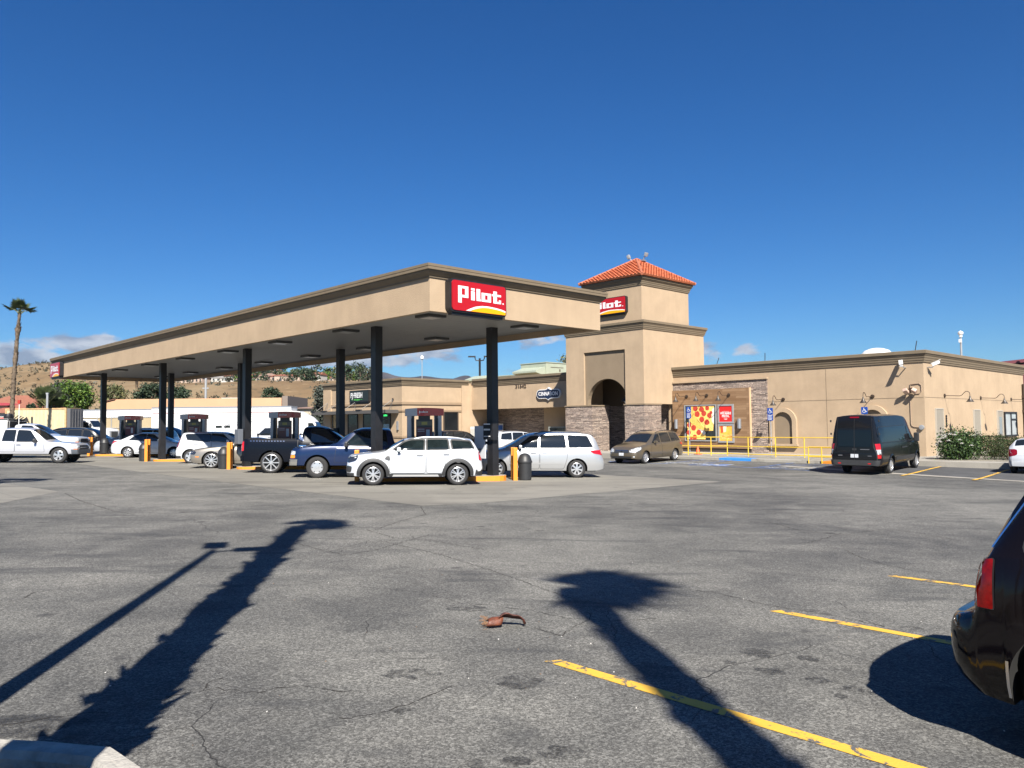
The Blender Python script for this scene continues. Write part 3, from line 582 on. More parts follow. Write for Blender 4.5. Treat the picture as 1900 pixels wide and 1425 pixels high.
def tile_roof():
    m = MB(); u0, u1, v0, v1 = 41.58, 47.82, 31.1, 36.68; ze, za = 11.53, 13.32; cu, cv = (u0 + u1) / 2, (v0 + v1) / 2; random.seed(9)
    for (e0, e1) in (((u0, v1), (u0, v0)), ((u0, v0), (u1, v0)), ((u1, v0), (u1, v1)), ((u1, v1), (u0, v1))):
        e0 = Vector((*e0, ze)); e1 = Vector((*e1, ze)); mid = (e0 + e1) / 2; ap = Vector((cu, cv, za)); A = (e1 - e0); Ln = A.length; A.normalize(); Bv = ap - mid; H = Bv.length; Bv.normalize(); Nn = A.cross(Bv).normalized()
        if Nn.z < 0: Nn = -Nn
        pitch = .30; rows = 13; rh = H / rows; nc = int(Ln / .05)
        for r in range(rows):
            b0, b1 = r * rh, (r + 1) * rh; wid = Ln / 2 * (1 - (b0 + b1) / 2 / H); vs = []; cols = [i for i in range(nc + 1) if abs(i / nc * Ln - Ln / 2) <= wid + .04]
            if len(cols) < 2: continue
            for i in cols:
                a = i / nc * Ln - Ln / 2; ph = (a / pitch) % 1.0; hh = .085 * abs(math.sin(math.pi * ph)) ** .8
                j = random.uniform(-.004, .004)
                vs += [mid + A * a + Bv * b0 + Nn * (hh * 1.1 + .075 + j), mid + A * a + Bv * (b1 + .02) + Nn * (hh * .9 + .0 + j), mid + A * a + Bv * b0 + Nn * (-.02)]
            k = len(cols); mi = 0
            m.add(vs, [(3 * i, 3 * i + 3, 3 * i + 4, 3 * i + 1) for i in range(k - 1)] + ([(3 * i, 3 * i + 2, 3 * i + 5, 3 * i + 3) for i in range(k - 1)]), 0, True)
        for q in (e0, e1): pass
    for cu_, cv_ in ((u0, v0), (u1, v0), (u0, v1), (u1, v1)): m.tube([(cu_ - .02 * (1 if cu_ < cu else -1), cv_, ze + .05), (cu, cv, za + .06)], .11, 8, 1)
    m.add([(u0 + .1, v0 + .1, ze - .02), (u1 - .1, v0 + .1, ze - .02), (u1 - .1, v1 - .1, ze - .02), (u0 + .1, v1 - .1, ze - .02)], [(0, 1, 2, 3)], 1)
    t = mat('clay_tile', (.40, .115, .050), .75, var=.42, vscale=3.5, detail=6); t2 = mat('ridge_tile', (.33, .10, .05), .75, var=.2)
    o = m.build('tile_roof', [t, t2], store, org=BO, weld=False, recalc=False, sharp=50)
tile_roof()
ST = MATS['ledge_stone']
for a, b in (((41.60, 31.12), (43.42, 32.76)), ((41.60, 35.62), (43.42, 38.12)), ((47.2, 31.6), (48.8, 32.4))): m = MB(); m.bmm((*a, -.7), (*b, 2.93), 0); m.bmm((a[0] - .05, a[1] - .05, 2.93), (b[0] + .05, b[1] + .05, 3.02), 1); bpart(m, 'stone_pier', [ST, STUC2], tower)
m = MB(); m.bmm((45.3, 31.5, -.6), (45.5, 33.2, 3.0)); m.bmm((45.3, 34.6, -.6), (45.5, 37.7, 3.0)); m.bmm((45.3, 31.5, 3.0), (45.5, 37.7, 5.4), 1); bpart(m, 'entrance_wall', [ST, mat('stucco_recess_shade', (.10, .075, .05), .9)], tower)  # upper wall behind the arch: stucco colour darkened to paint in the recess shade
m = MB(); m.bmm((45.34, 33.2, -.2), (45.42, 34.6, 3.0), 0); ed = bpart(m, 'entrance_door', GLASSD, tower)
m = MB(); [m.bmm((45.29, a, -.2), (45.34, b, 3.0), 0) for a, b in ((33.2, 33.28), (33.86, 33.94), (34.52, 34.6))]; m.bmm((45.29, 33.28, 2.3), (45.34, 34.52, 2.4), 0); [m.bmm((45.30, 33.95, .5 + .42 * k), (45.335, 34.35, .85 + .42 * k), 1) for k in range(4)]; bpart(m, 'door_trim', [BLACK, mat('paper_notice', (.5, .52, .54), .7)], store)
# wall C and the recess behind it
m = MB(); m.bmm((44.4, 38.0, 3.03), (44.8, 51.8, 5.4)); m.bmm((44.8, 38.0, 3.05), (49, 51.8, 5.3)); wc = bpart(m, 'wall', STUC)
m = MB(); sweep(m, [(44.4, 51.4), (44.4, 38.05)], corn_prof(5.02, 5.66, .23)); bpart(m, 'cornice', TRIM, wc)
m = MB(); m.bmm((47.0, 38.0, -.6), (47.3, 51.8, 3.05)); rw = bpart(m, 'recess_wall', ST)
m = MB(); m.bmm((46.95, 41.2, .9), (47.0, 42.8, 2.1), 0); m.bmm((46.93, 41.3, 1.0), (46.95, 41.95, 2.0), 1); m.bmm((46.93, 42.05, 1.0), (46.95, 42.7, 2.0), 1); bpart(m, 'recess_window', [BLACK, mat('window_blue', (.16, .22, .30), .15)])
# corner block with the deli
m = MB(); m.bmm((37.1, 51.8, -.7), (49, 63.9, 5.25)); m.bmm((43.3, 51.7, -.7), (44.5, 51.8, 5.1)); m.bmm((36.98, 62.6, -.7), (37.1, 63.9, 5.0)); pj = bpart(m, 'wall', STUC)
m = MB(); sweep(m, [(37.1, 63.9), (37.1, 51.8), (44.0, 51.8)], corn_prof(4.96, 5.56, .23)); bpart(m, 'cornice', TRIM, pj)
m = MB()
for z0, z1, o in ((3.38, 3.65, .09), (2.8, 3.02, .07), (.69, .91, .07)): sweep(m, [(37.1, 62.6), (37.1, 51.8), (43.3, 51.8)], [(-.02, z0), (o * .6, z0), (o, z0 + .06), (o, z1 - .03), (-.02, z1)])
bpart(m, 'band_moulding', BAND, pj)
for v0, v1 in ((61.0, 62.3), (58.3, 59.75), (56.05, 57.3)):
    m = MB(); m.bmm((37.04, v0, .2), (37.14, v1, 2.76)); w = bpart(m, 'window', GLASSD); m = MB(); frame(m, v0 - .06, v1 + .06, .14, 2.79, 37.0, 37.09, .06); bpart(m, 'window_frame', BLACK, w)
m = MB(); m.bmm((37.04, 53.4, -.2), (37.14, 54.75, 2.76)); w = bpart(m, 'door', GLASSD); m = MB(); frame(m, 53.34, 54.81, -.2, 2.8, 37.0, 37.09, .06); m.bmm((37.0, 53.4, 2.15), (37.09, 54.75, 2.22)); bpart(m, 'door_frame', BLACK, w)
m = MB(); m.bmm((37.02, 53.5, .6), (37.04, 54.3, 1.85)); bpart(m, 'door_poster', mat('poster_teal', (.22, .34, .40), .5, var=.6, vscale=6), w)
m = MB(); m.bmm((37.0, 53.5, 2.45), (37.03, 54.5, 2.65), 0); text_mb('OPEN', .2, .006, lambda x, y, d: (37.0 - d, 54.0 - x, 2.55 + y), mb=m, m=1); bpart(m, 'lit_sign', [BLACK, mat('green_neon', (.02, .2, .04), .5, emit=(.05, .9, .2), estr=1.2)], w)
m = MB(); m.bmm((41.35, 51.74, 1.06), (42.85, 51.86, 2.8)); w = bpart(m, 'window', GLASSD); m = MB(); [m.bmm((a, 51.7, 1.0), (b, 51.78, 2.86)) for a, b in ((41.27, 41.35), (42.85, 42.93))]; m.bmm((41.35, 51.7, 2.8), (42.85, 51.78, 2.86)); m.bmm((41.35, 51.7, 1.0), (42.85, 51.78, 1.06)); bpart(m, 'window_frame', mat('brown_frame', (.10, .075, .055), .6), w)
# awning on tie rods
m = MB(); m.bmm((35.75, 52.3, 2.78), (37.05, 63.6, 2.84)); m.bmm((35.70, 52.2, 2.72), (35.78, 63.7, 3.0)); m.bmm((35.7, 52.2, 2.72), (37.05, 52.28, 3.0)); m.bmm((35.7, 63.62, 2.72), (37.05, 63.7, 3.0)); aw = bpart(m, 'awning', mat('dark_grey_metal', (.075, .07, .065), .55))
for v in (53.0, 55.7, 58.4, 61.2, 63.1):
    m = MB(); m.tube([(37.05, v, 3.85), (35.85, v + .35, 2.98)], .022, 6); m.tube([(37.05, v, 3.85), (36.6, v - .1, 2.86)], .014, 6); m.lathe([(0, 0), (.1, 0), (.1, .05), (0, .05)], lambda a, b, c, v=v: (37.06 - c, v + a, 3.86 + b), 10); m.bmm((35.66, v + .05, 2.98), (35.86, v + .7, 3.08)); bpart(m, 'tie_rod', BLACK, aw)
# ------------------------------------------------------------------ fuel canopy
CO = (13.46, 17.45, 0)
canopy = site('fuel_canopy', 'long flat tan canopy over the pumps on black square columns', 'canopy', *CO)
CU0, CU1, CV0, CV1 = 13.46, 20.88, 17.45, 57.2
def cpart(mb, name, mats, parent=None): return mb.build(name, mats, parent or canopy, org=CO)
m = MB(); t = .16
m.bmm((CU0, CV0, 4.965), (CU0 + t, CV1, 6.0)); m.bmm((CU1 - t, CV0, 4.965), (CU1, CV1, 6.0)); m.bmm((CU0 + t, CV0, 4.965), (CU1 - t, CV0 + t, 6.0)); m.bmm((CU0 + t, CV1 - t, 4.965), (CU1 - t, CV1, 6.0)); cpart(m, 'fascia', STUC)
m = MB(); sweep(m, [(CU0, CV1), (CU0, CV0), (CU1, CV0), (CU1, CV1)], [(-.03, 5.92), (.035, 5.92), (.04, 5.96), (.08, 5.99), (.13, 6.05), (.155, 6.08), (.155, 6.115), (.195, 6.12), (.195, 6.20), (.205, 6.205), (.205, 6.28), (-.03, 6.28)], closed=True); m.bmm((CU0 - .02, CV0 - .02, 6.10), (CU1 + .02, CV1 + .02, 6.2)); cpart(m, 'cornice', TRIM)
m = MB(); k = 0; v = CV0 + t
while v < CV1 - t - .01:
    w = min(.40, CV1 - t - v); m.bmm((CU0 + t, v + .006, 5.18 - (.0)), (CU1 - t, v + w - .006, 5.25)); v += .40
m.bmm((CU0 + t, CV0 + t, 5.2), (CU1 - t, CV1 - t, 5.24), 1); cpart(m, 'soffit', [SOFF, mat('soffit_gap', (.12, .12, .115), .8)])
COLS = []
for k in range(4):
    for u, v in ((15.3, 22.85 + 10.1 * k), (18.62, 20.55 + 10.13 * k)):
        COLS.append((u, v)); m = MB(); g = gS(u, v); m.bmm((u - .145, v - .145, g - .1), (u + .145, v + .145, 5.21)); cpart(m, 'column', BLACK)
for k in range(8):
    for u in (15.0, 19.12):
        v = 19.4 + k * 4.95; m = MB(); m.bmm((u - .35, v - .35, 5.10), (u + .35, v + .35, 5.19), 0); m.bmm((u - .25, v - .25, 5.085), (u + .25, v + .25, 5.10), 1); cpart(m, 'downlight', [mat('light_housing', (.06, .06, .058), .5), mat('light_lens', (.30, .30, .28), .3)])
# ------------------------------------------------------------------ vehicles
def paint(name, col, metal=0.0, rough=.28, coat=1.0, var=.0):
    return mat(name, col, rough, metal=metal, coat=coat, spec=.5, var=var, vscale=.7)
CGLASS = mat('car_glass', (.010, .013, .016), .035, spec=.75); CGLASS_T = mat('car_glass_teal', (.007, .011, .012), .04, spec=.4, var=.6, vscale=2.2)
TYRE = mat('tyre_rubber', (.018, .018, .019), .8, var=.2, vscale=12); UNDER = mat('underbody', (.006, .006, .006), .9); SEAM = mat('seam_dark', (.012, .012, .013), .6)
RIMS = mat('rim_silver', (.62, .63, .65), .28, metal=.8); RIMD = mat('rim_dark', (.015, .015, .016), .4, metal=.3); CHROME = mat('chrome', (.75, .76, .78), .12, metal=1.0)
RED = mat('lamp_red', (.42, .006, .008), .12, coat=1.0); REDD = mat('lamp_red_dark', (.16, .003, .005), .12, coat=1.0); AMBER = mat('lamp_amber', (.75, .20, .01), .15, coat=1.0); CLEAR = mat('lamp_clear', (.36, .38, .40), .08, coat=1.0, var=.5, vscale=14); LAMPD = mat('lamp_dark', (.02, .025, .035), .06, coat=1.0)
CLAD = mat('cladding', (.026, .027, .029), .55, var=.15, vscale=6); PLATE = mat('number_plate', (.46, .48, .51), .5, var=.25, vscale=18)
WHEELS = {}
def wheel_data(r, w, style, rim_r):
    key = (r, w, style, rim_r)
    if key in WHEELS: return WHEELS[key]
    m = MB(); h = w / 2      # axis = local y, outer face at -y
    prof = [(rim_r - .015, -h + .03), (rim_r + .005, -h + .008), (rim_r + .02, -h), (r - .045, -h), (r - .015, -h + .018), (r, -h + .05), (r, h - .05), (r - .015, h - .018), (r - .045, h), (rim_r, h)]
    m.lathe(prof, lambda a, b, c: (a, c, b), 40)
    t = m.build('tyre', TYRE); t0 = t.data; bpy.data.objects.remove(t)
    m = MB(); n, kind = style; y0 = -h + .02
    m.lathe([(rim_r, y0 - .01), (rim_r - .012, y0 - .016), (rim_r - .03, y0 + .005), (rim_r - .045, y0 + .10), (0.02, y0 + .12)], lambda a, b, c: (a, c, b), 40, ms=[0, 0, 0, 1])
    m.lathe([(0, y0 - .012), (.045, y0 - .012), (.065, y0 + .004), (.075, y0 + .05)], lambda a, b, c: (a, c, b), 20, 0)
    def spoke(a0, w0, w1, a1=None):
        a1 = a0 if a1 is None else a1; r0, r1 = .05, rim_r - .02; d0 = Vector((math.cos(a0), math.sin(a0))); d1 = Vector((math.cos(a1), math.sin(a1))); p0 = d0 * r0; p1 = d1 * r1; t = (p1 - p0).normalized(); nn = Vector((-t.y, t.x))
        vs = []
        for p, ww, yy in ((p0, w0, y0 - .004), (p1, w1, y0 + .002)):
            for s in (-1, 1):
                q = p + nn * ww * s; vs += [(q.x, yy, q.y), (q.x, yy + .05, q.y)]
        m.add(vs, [(0, 2, 6, 4), (0, 4, 5, 1), (2, 3, 7, 6), (0, 1, 3, 2), (4, 6, 7, 5)], 0)
    for k in range(n):
        a = 2 * math.pi * k / n + math.pi / 2
        if kind == 'single': spoke(a, .024, .036)
        elif kind == 'wide': spoke(a, .035, .065)
        elif kind == 'double': spoke(a - .13, .014, .016, a - .17); spoke(a + .13, .014, .016, a + .17)
        elif kind == 'thin': spoke(a, .018, .020)
        elif kind == 'cover': spoke(a, .05, rim_r * 1.55 / n * 1.0)
        elif kind == 'steel': spoke(a, .06, .075)
    o = m.build('rim', [RIMS, RIMD]); t1 = o.data; bpy.data.objects.remove(o)
    WHEELS[key] = (t0, t1); return WHEELS[key]
class Car:
    """body skin lofted from a side profile, a plan outline and a cross-section; panels are laid on that skin. s runs back from the nose."""
    def __init__(c, name, label, cat, sp, pmat, group=None):
        c.sp = sp; c.L = sp['L']; c.root = thing(name, label, cat, group=group); c.paint = pmat
        c.top, c.belt, c.wid = sp['top'], sp['belt'], sp['wid']; c.sill = sp['sill']; c.H = max(z for _, z in c.top)
        c.ws = sp['wheels']; c.ra = sp['arch']; c.wr = sp['wr']; c.W = max(w for _, w in c.wid)
        c.fz = sp.get('front', [(0, .06), (.3, .03), (.5, 0), (.7, .01), (1, .05)]); c.rz = sp.get('rear', [(0, .06), (.4, .0), (.8, .02), (1.1, .06)])
        c.blend = sp.get('blend', .55)
        # plan perimeters for the wrap-round panels
        def perim(front):
            pts = []; n = 160
            for i in range(n + 1):
                s = (i / n) ** 2 * 2.0; s = s if front else c.L - s; pts.append((s, c.w(s)))
            acc = [(pts[0][1], pts[0])]; a = pts[0][1]
            for p, q in zip(pts, pts[1:]): a += math.hypot(q[0] - p[0], q[1] - p[1]); acc.append((a, q))
            return pts[0], acc
        c.pf = perim(True); c.pr = perim(False)
    def t(c, s): return sinterp(c.top, s)
    def b(c, s): return sinterp(c.belt, s)
    def w(c, s): return sinterp(c.wid, s)
    def prof(c, z, s):
        lo, hi = c.sill, c.b(s); t = (z - lo) / max(.05, hi - lo); tk = c.sp.get('side', [(0, .93), (.12, .965), (.4, 1.0), (.7, .993), (.9, .965), (1.0, .93)])
        return sinterp(tk, min(1, max(0, t)))
    def cab(c, s): return min(1, max(0, (c.t(s) - c.b(s)) / max(.05, c.H - c.b(s))))
    def crown(c, s): return .035 + .035 * c.cab(s)
    def rail(c, s):
        k = c.cab(s); w = c.w(s); yr = (1 - k ** .8) * .86 * w + k ** .8 * c.sp['roofw'] * min(1, w / c.W + .04); z = c.t(s) - c.crown(s); z = max(z, c.b(s) + .012); rt = c.sp.get('rtaper', .06); yr *= 1 - rt * sstep((s - (c.L - 1.0)) / .75) * k
        return yr, z
    def bot(c, s):
        z = c.sill
        for q in c.ws:
            d = abs(s - q)
            if d < c.ra: z = max(z, c.wr + math.sqrt(max(0, c.ra ** 2 - d * d)))
        ov = c.sp.get('bumplift', .06); z = max(z, c.sill + ov * max(0, 1 - s / .5) ** 2, c.sill + ov * 1.3 * max(0, 1 - (c.L - s) / .5) ** 2)
        return min(z, c.b(s) - .06)
    def X(c, s, z):
        f = max(0, 1 - s / c.blend) ** 2; r = max(0, 1 - (c.L - s) / c.blend) ** 2
        return c.L / 2 - (s + f * interp(c.fz, z) - r * interp(c.rz, z))
    def ys(c, s, z):
        b = c.b(s)
        if z <= b: return c.w(s) * c.prof(z, s)
        yr, zr = c.rail(s); y0 = c.w(s) * c.prof(b, s) * .985; k = min(1.0, (z - b) / max(.02, zr - b)); bow = .02 * math.sin(math.pi * min(1, max(0, k)))
        return y0 + (yr - y0) * k + bow * c.cab(s)
    def zt(c, s, y): yr, zr = c.rail(s); return c.t(s) - c.crown(s) * min(1.0, abs(y) / max(.05, yr)) ** 2.2
    def section(c, s):
        zb = c.bot(s); b = c.b(s); pts = [(max(.05, c.w(s) * c.prof(zb, s) - .30), zb), (c.w(s) * c.prof(zb, s), zb)]
        for k in (.18, .38, .58, .78, .92, 1.0): z = zb + (b - zb) * k; pts.append((c.w(s) * c.prof(z, s), z))
        yr, zr = c.rail(s); y0 = c.ys(s, b) * .985; pts.append((y0, b + .010))
        for k in (.35, .7, 1.0): z = b + .01 + (zr - b - .01) * k; pts.append((min(y0, c.ys(s, z)), z))
        for k in (.93, .75, .5, .25): pts.append((yr * k, c.zt(s, yr * k)))
        pts.append((0, c.t(s))); return pts
    def body(c):
        st = set(); n = int(c.L / .06)
        for i in range(n + 1): st.add(round(c.L * i / n, 4))
        for e in (.012, .03, .055, .09, .13): st.add(e); st.add(round(c.L - e, 4))
        for q in c.ws:
            for k in range(-12, 13): st.add(round(q + c.ra * math.sin(math.pi / 24 * k), 4))
            st.add(round(q - c.ra - .004, 4)); st.add(round(q + c.ra + .004, 4))
        for s, _ in c.top + c.belt: st.add(round(s, 4))
        st = sorted(x for x in st if 0 <= x <= c.L); st = [x for i, x in enumerate(st) if i == 0 or x - st[i - 1] > .003]
        m = MB(); rows = []
        for s in st:
            p = c.section(s); full = [(y, z) for y, z in p] + [(-y, z) for y, z in p[:-1][::-1]]; rows.append([(c.X(s, z), y, z) for y, z in full])
        k = len(rows[0]); vs = [q for r in rows for q in r]
        for i in range(len(rows) - 1):
            for j in range(k - 1): m.add([rows[i][j], rows[i][j + 1], rows[i + 1][j + 1], rows[i + 1][j]], [(0, 1, 2, 3)], 1 if j in (0, k - 2) else 0, True)
        for r in (rows[0], rows[-1]):
            mid = k // 2
            m.add(r, [(j, j + 1, k - 2 - j, k - 1 - j) for j in range(mid - 1)] + [(mid - 1, mid, mid + 1)], 0, True)
        z0 = c.sill + .02; m.bmm((-c.L / 2 + .25, -c.W + .28, z0), (c.L / 2 - .25, c.W - .28, z0 + .35), 1); m.bmm((-c.L / 2 + .3, -c.W + .40, z0 - .06), (c.L / 2 - .3, c.W - .40, z0), 1)
        c.bo = m.build('body', [c.paint, UNDER], c.root, sharp=32); return c.bo
    # ---- panels
    def _cut(c, poly, dx, dz):
        bm = bmesh.new(); bm.faces.new([bm.verts.new((p, q, 0)) for p, q in poly])
        for ax, d in ((0, dx), (1, dz)):
            lo = min(p[ax] for p in poly); hi = max(p[ax] for p in poly); t = math.floor(lo / d) * d + d
            while t < hi - 1e-4:
                bmesh.ops.bisect_plane(bm, geom=bm.verts[:] + bm.edges[:] + bm.faces[:], plane_co=(t, 0, 0) if ax == 0 else (0, t, 0), plane_no=(1, 0, 0) if ax == 0 else (0, 1, 0)); t += d
        bm.verts.ensure_lookup_table(); bm.verts.index_update()
        r = [(v.co.x, v.co.y) for v in bm.verts], [[v.index for v in f.verts] for f in bm.faces]; bm.free(); return r
    def _lay(c, mb, poly, fn, off, m, dx, dz, thick=0.0):
        pts, fs = c._cut(poly, dx, dz); e = .004; vs = []
        for p, q in pts:
            o = Vector(fn(p, q)); a = Vector(fn(p + e, q)) - Vector(fn(p - e, q)); b = Vector(fn(p, q + e)) - Vector(fn(p, q - e)); n = a.cross(b)
            n = n.normalized() if n.length > 1e-9 else Vector((1, 0, 0))
            if n.dot(o - Vector((o.x * .6, 0, c.H * .45))) < 0: n = -n
            vs.append(o + n * off)
        mb.add(vs, fs, m, True)
    def side(c, mb, poly, sg=1, off=.004, m=0, dx=.12, dz=.08, lift=None):
        def fn(s, z):
            if lift is not None: z = max(z, c.b(s) + lift)
            return (c.X(s, z), sg * c.ys(s, z), z)
        c._lay(mb, poly, fn, off, m, dx, dz)
    def wrap(c, mb, poly, sg=1, off=.004, m=0, rear=False, dx=.05, dz=.06):
        p0, acc = c.pr if rear else c.pf
        def fn(a, z):
            sgn = sg if a >= 0 else -sg; a = abs(a); di = -.01 if rear else .01
            if a <= acc[0][0]: s, y = p0[0], a
            else:
                s, y = acc[-1][1]
                for (a0, q0), (a1, q1) in zip(acc, acc[1:]):
                    if a <= a1: k = (a - a0) / max(1e-6, a1 - a0); s = q0[0] + (q1[0] - q0[0]) * k; y = q0[1] + (q1[1] - q0[1]) * k; break
            hi = s + di * 200; g = lambda q: c.zt(q, min(y, c.rail(q)[0])) - z
            if g(s) < 0 and g(hi) > 0:
                lo = s
                for _ in range(18):
                    mid = (lo + hi) / 2
                    if g(mid) < 0: lo = mid
                    else: hi = mid
                s = hi
            return (c.X(s, z), sgn * y * min(1.02, c.ys(s, z) / max(.01, c.w(s))), z)
        c._lay(mb, poly, fn, off, m, dx, dz)
    def topp(c, mb, poly, off=.004, m=0, dx=.08, dz=.12): c._lay(mb, poly, lambda s, y: (c.X(s, c.zt(s, y)), y, c.zt(s, y)), off, m, dx, dz)
    def part(c, mb, name, mats, parent=None): return mb.build(name, mats, parent or c.root, sharp=40, weld=True, recalc=False)
    def rpoly(c, poly, r=.05, n=4):
        """round the corners of an outline"""
        out = []; k = len(poly)
        for i in range(k):
            p = Vector(poly[i]); a = Vector(poly[i - 1]) - p; b = Vector(poly[(i + 1) % k]) - p; d = min(r, a.length * .45, b.length * .45); a = p + a.normalized() * d; b = p + b.normalized() * d
            for j in range(n + 1): t = j / n; out.append(tuple(a * (1 - t) ** 2 + p * 2 * t * (1 - t) + b * t * t))
        return out
    def grow(c, poly, d):
        k = len(poly); A = sum(poly[i][0] * poly[(i + 1) % k][1] - poly[(i + 1) % k][0] * poly[i][1] for i in range(k)); sg = 1 if A > 0 else -1; out = []
        for i in range(k):
            p = Vector(poly[i]); a = (p - Vector(poly[i - 1])).normalized(); b = (Vector(poly[(i + 1) % k]) - p).normalized(); na = Vector((a.y, -a.x)) * sg; nb = Vector((b.y, -b.x)) * sg
            w = (na + nb) / max(.35, 1 + na.dot(nb)); out.append(tuple(p + w * d))
        return out
    def glass(c, name, poly, sg, gm, rim=.018, rimm=SEAM, r=.05):
        m = MB(); p = c.rpoly(poly, r); c.side(m, c.grow(p, rim), sg, .004, 1, .08, .04, .018); c.side(m, p, sg, .007, 0, .08, .04, .032); return c.part(m, name, [gm, rimm])
    def door(c, poly, sg, handle=None, hm=None, r=.06):
        m = MB(); p = c.rpoly(poly, r); c.side(m, c.grow(p, .011), sg, .0016, 1); c.side(m, p, sg, .0036, 0); d = c.part(m, 'door', [c.paint, SEAM])
        if handle:
            s, z = handle; m = MB(); y = c.ys(s, z); x = c.X(s, z); m.box((x, sg * (y + .022), z), (.20, .024, .032)); m.box((x + .08, sg * (y + .01), z), (.025, .03, .03)); m.box((x - .08, sg * (y + .01), z), (.025, .03, .03))
            m.build('handle', hm or c.paint, d, bevel=.008)
        return d
    def screen(c, name, s0, s1, inset=.06, gm=CGLASS, k0=1.0, k1=1.0):
        a = [(s0 + (s1 - s0) * i / 6) for i in range(7)]; L_ = [(s, (c.rail(s)[0] - inset) * (k0 + (k1 - k0) * i / 6)) for i, s in enumerate(a)]
        m = MB(); p = L_ + [(s, -y) for s, y in L_[::-1]]; c.topp(m, p, .005, 0); return c.part(m, name, [gm])
    def wheels(c, style=(5, 'single'), rim=None, width=None, inset=.03):
        rim = rim or c.wr * .66; width = width or c.sp.get('tw', .22); t0, t1 = wheel_data(c.wr, width, style, rim)
        for s in c.ws:
            for sg in (-1, 1):
                e = empty('wheel', (c.L / 2 - s, sg * (c.w(s) * .985 - width / 2 - inset), c.wr), math.pi if sg > 0 else 0, c.root)
                for nm, d in (('tyre', t0), ('rim', t1)): o = bpy.data.objects.new(nm, d); COL.objects.link(o); o.parent = e
    def mirror(c, s, z, sg, mm=None, size=(.13, .20, .15), out=.12):
        m = MB(); y = c.ys(s, z); x = c.X(s, z); m.box((x, sg * (y + out), z + .05), size); b = m.build('mirror', mm or c.paint, c.root, bevel=.045)
        m = MB(); m.box((x + .01, sg * (y + out * .35), z - .02), (.05, out * 1.1, .04)); m.build('mirror_arm', BLACKP, b, bevel=.01)
    def roofrails(c, s0, s1, mm):
        for sg in (-1, 1):
            m = MB(); pts = []
            for i in range(9):
                k = i / 8; s = s0 + (s1 - s0) * k; yr, zr = c.rail(s); h = .055 * min(1, 6 * min(k, 1 - k)) + .004; pts.append((c.X(s, zr), sg * (yr - .05), c.zt(s, yr - .05) + h))
            m.tube(pts, .018, 8); m.build('roof_rail', mm, c.root, recalc=False)
    def arches(c, mm=CLAD, w=.09, sillz=None, sides=(-1, 1), off=.014):
        """wheel-arch lips and sill as dark cladding"""
        for sg in sides:
            m = MB()
            for q in c.ws:
                n = 18; a0 = 0.0; rows = []
                ang = [math.pi * i / n for i in range(n + 1)]
                for r in (c.ra - .012, c.ra + w * .5, c.ra + w):
                    rows.append([(q - r * math.cos(a), c.wr + r * math.sin(a)) for a in ang])
                rows = [[(rows[i][0][0], c.sill + .02)] + rows[i] + [(rows[i][-1][0], c.sill + .02)] for i in range(3)]
                for i in range(2):
                    for j in range(len(rows[0]) - 1):
                        qd = [rows[i][j], rows[i][j + 1], rows[i + 1][j + 1], rows[i + 1][j]]; vs = []
                        for k, (s, z) in enumerate(qd):
                            s = min(c.L - .03, max(.03, s)); o = off if (i == 0 or k in (0, 1)) else .002
                            if i == 1 and k in (2, 3): o = .002
                            vs.append((c.X(s, z), sg * (c.ys(s, min(z, c.b(s))) + o), z))
                        m.add(vs, [(0, 1, 2, 3)], 0, True)
            if sillz:
                a, b = c.ws[0] + c.ra + w, c.ws[1] - c.ra - w; m2 = [(a - .02, c.sill - .01), (b + .02, c.sill - .01), (b + .02, sillz), (a - .02, sillz)]; c.side(m, m2, sg, off * .8, 0)
            m.build('wheel_arch_trim', mm, c.root, recalc=True, sharp=50)
def car_widths(L, w, nose=.72, tail=.78, rn=.5, rt=.4):
    return [(0, w * nose), (.03, w * (nose + .06)), (.1, w * (nose + (1 - nose) * .50)), (.25, w * (nose + (1 - nose) * .76)), (rn, w * (nose + (1 - nose) * .92)), (rn + .6, w), (L - rt - .5, w), (L - rt, w * .985), (L - .2, w * (tail + (1 - tail) * .72)), (L - .08, w * (tail + (1 - tail) * .46)), (L - .03, w * (tail + .05)), (L, w * tail)]
def plate(c, z, rear=False, mm=PLATE, w=.31):
    m = MB(); c.wrap(m, [(-w / 2, z), (w / 2, z), (w / 2, z + .15), (-w / 2, z + .15)], 1, .014, 0, rear); c.part(m, 'number_plate', [mm])
def wrap_part(c, name, poly, mats, rear=False, both=True, off=.006, r=.04, under=None):
    for sg in ((-1, 1) if both else (1,)):
        m = MB(); p = c.rpoly(poly, r)
        if under: c.wrap(m, c.grow(p, .012), sg, off * .5, 1, rear)
        c.wrap(m, p, sg, off, 0, rear); c.part(m, name, mats)
def std_windows(c, polys, gm=CGLASS, **k):
    for p in polys:
        for sg in (-1, 1): c.glass('side_window', p, sg, gm, **k)
def std_doors(c, polys, handles, hm=None):
    for p, h in zip(polys, handles):
        for sg in (-1, 1): c.door(p, sg, h, hm)
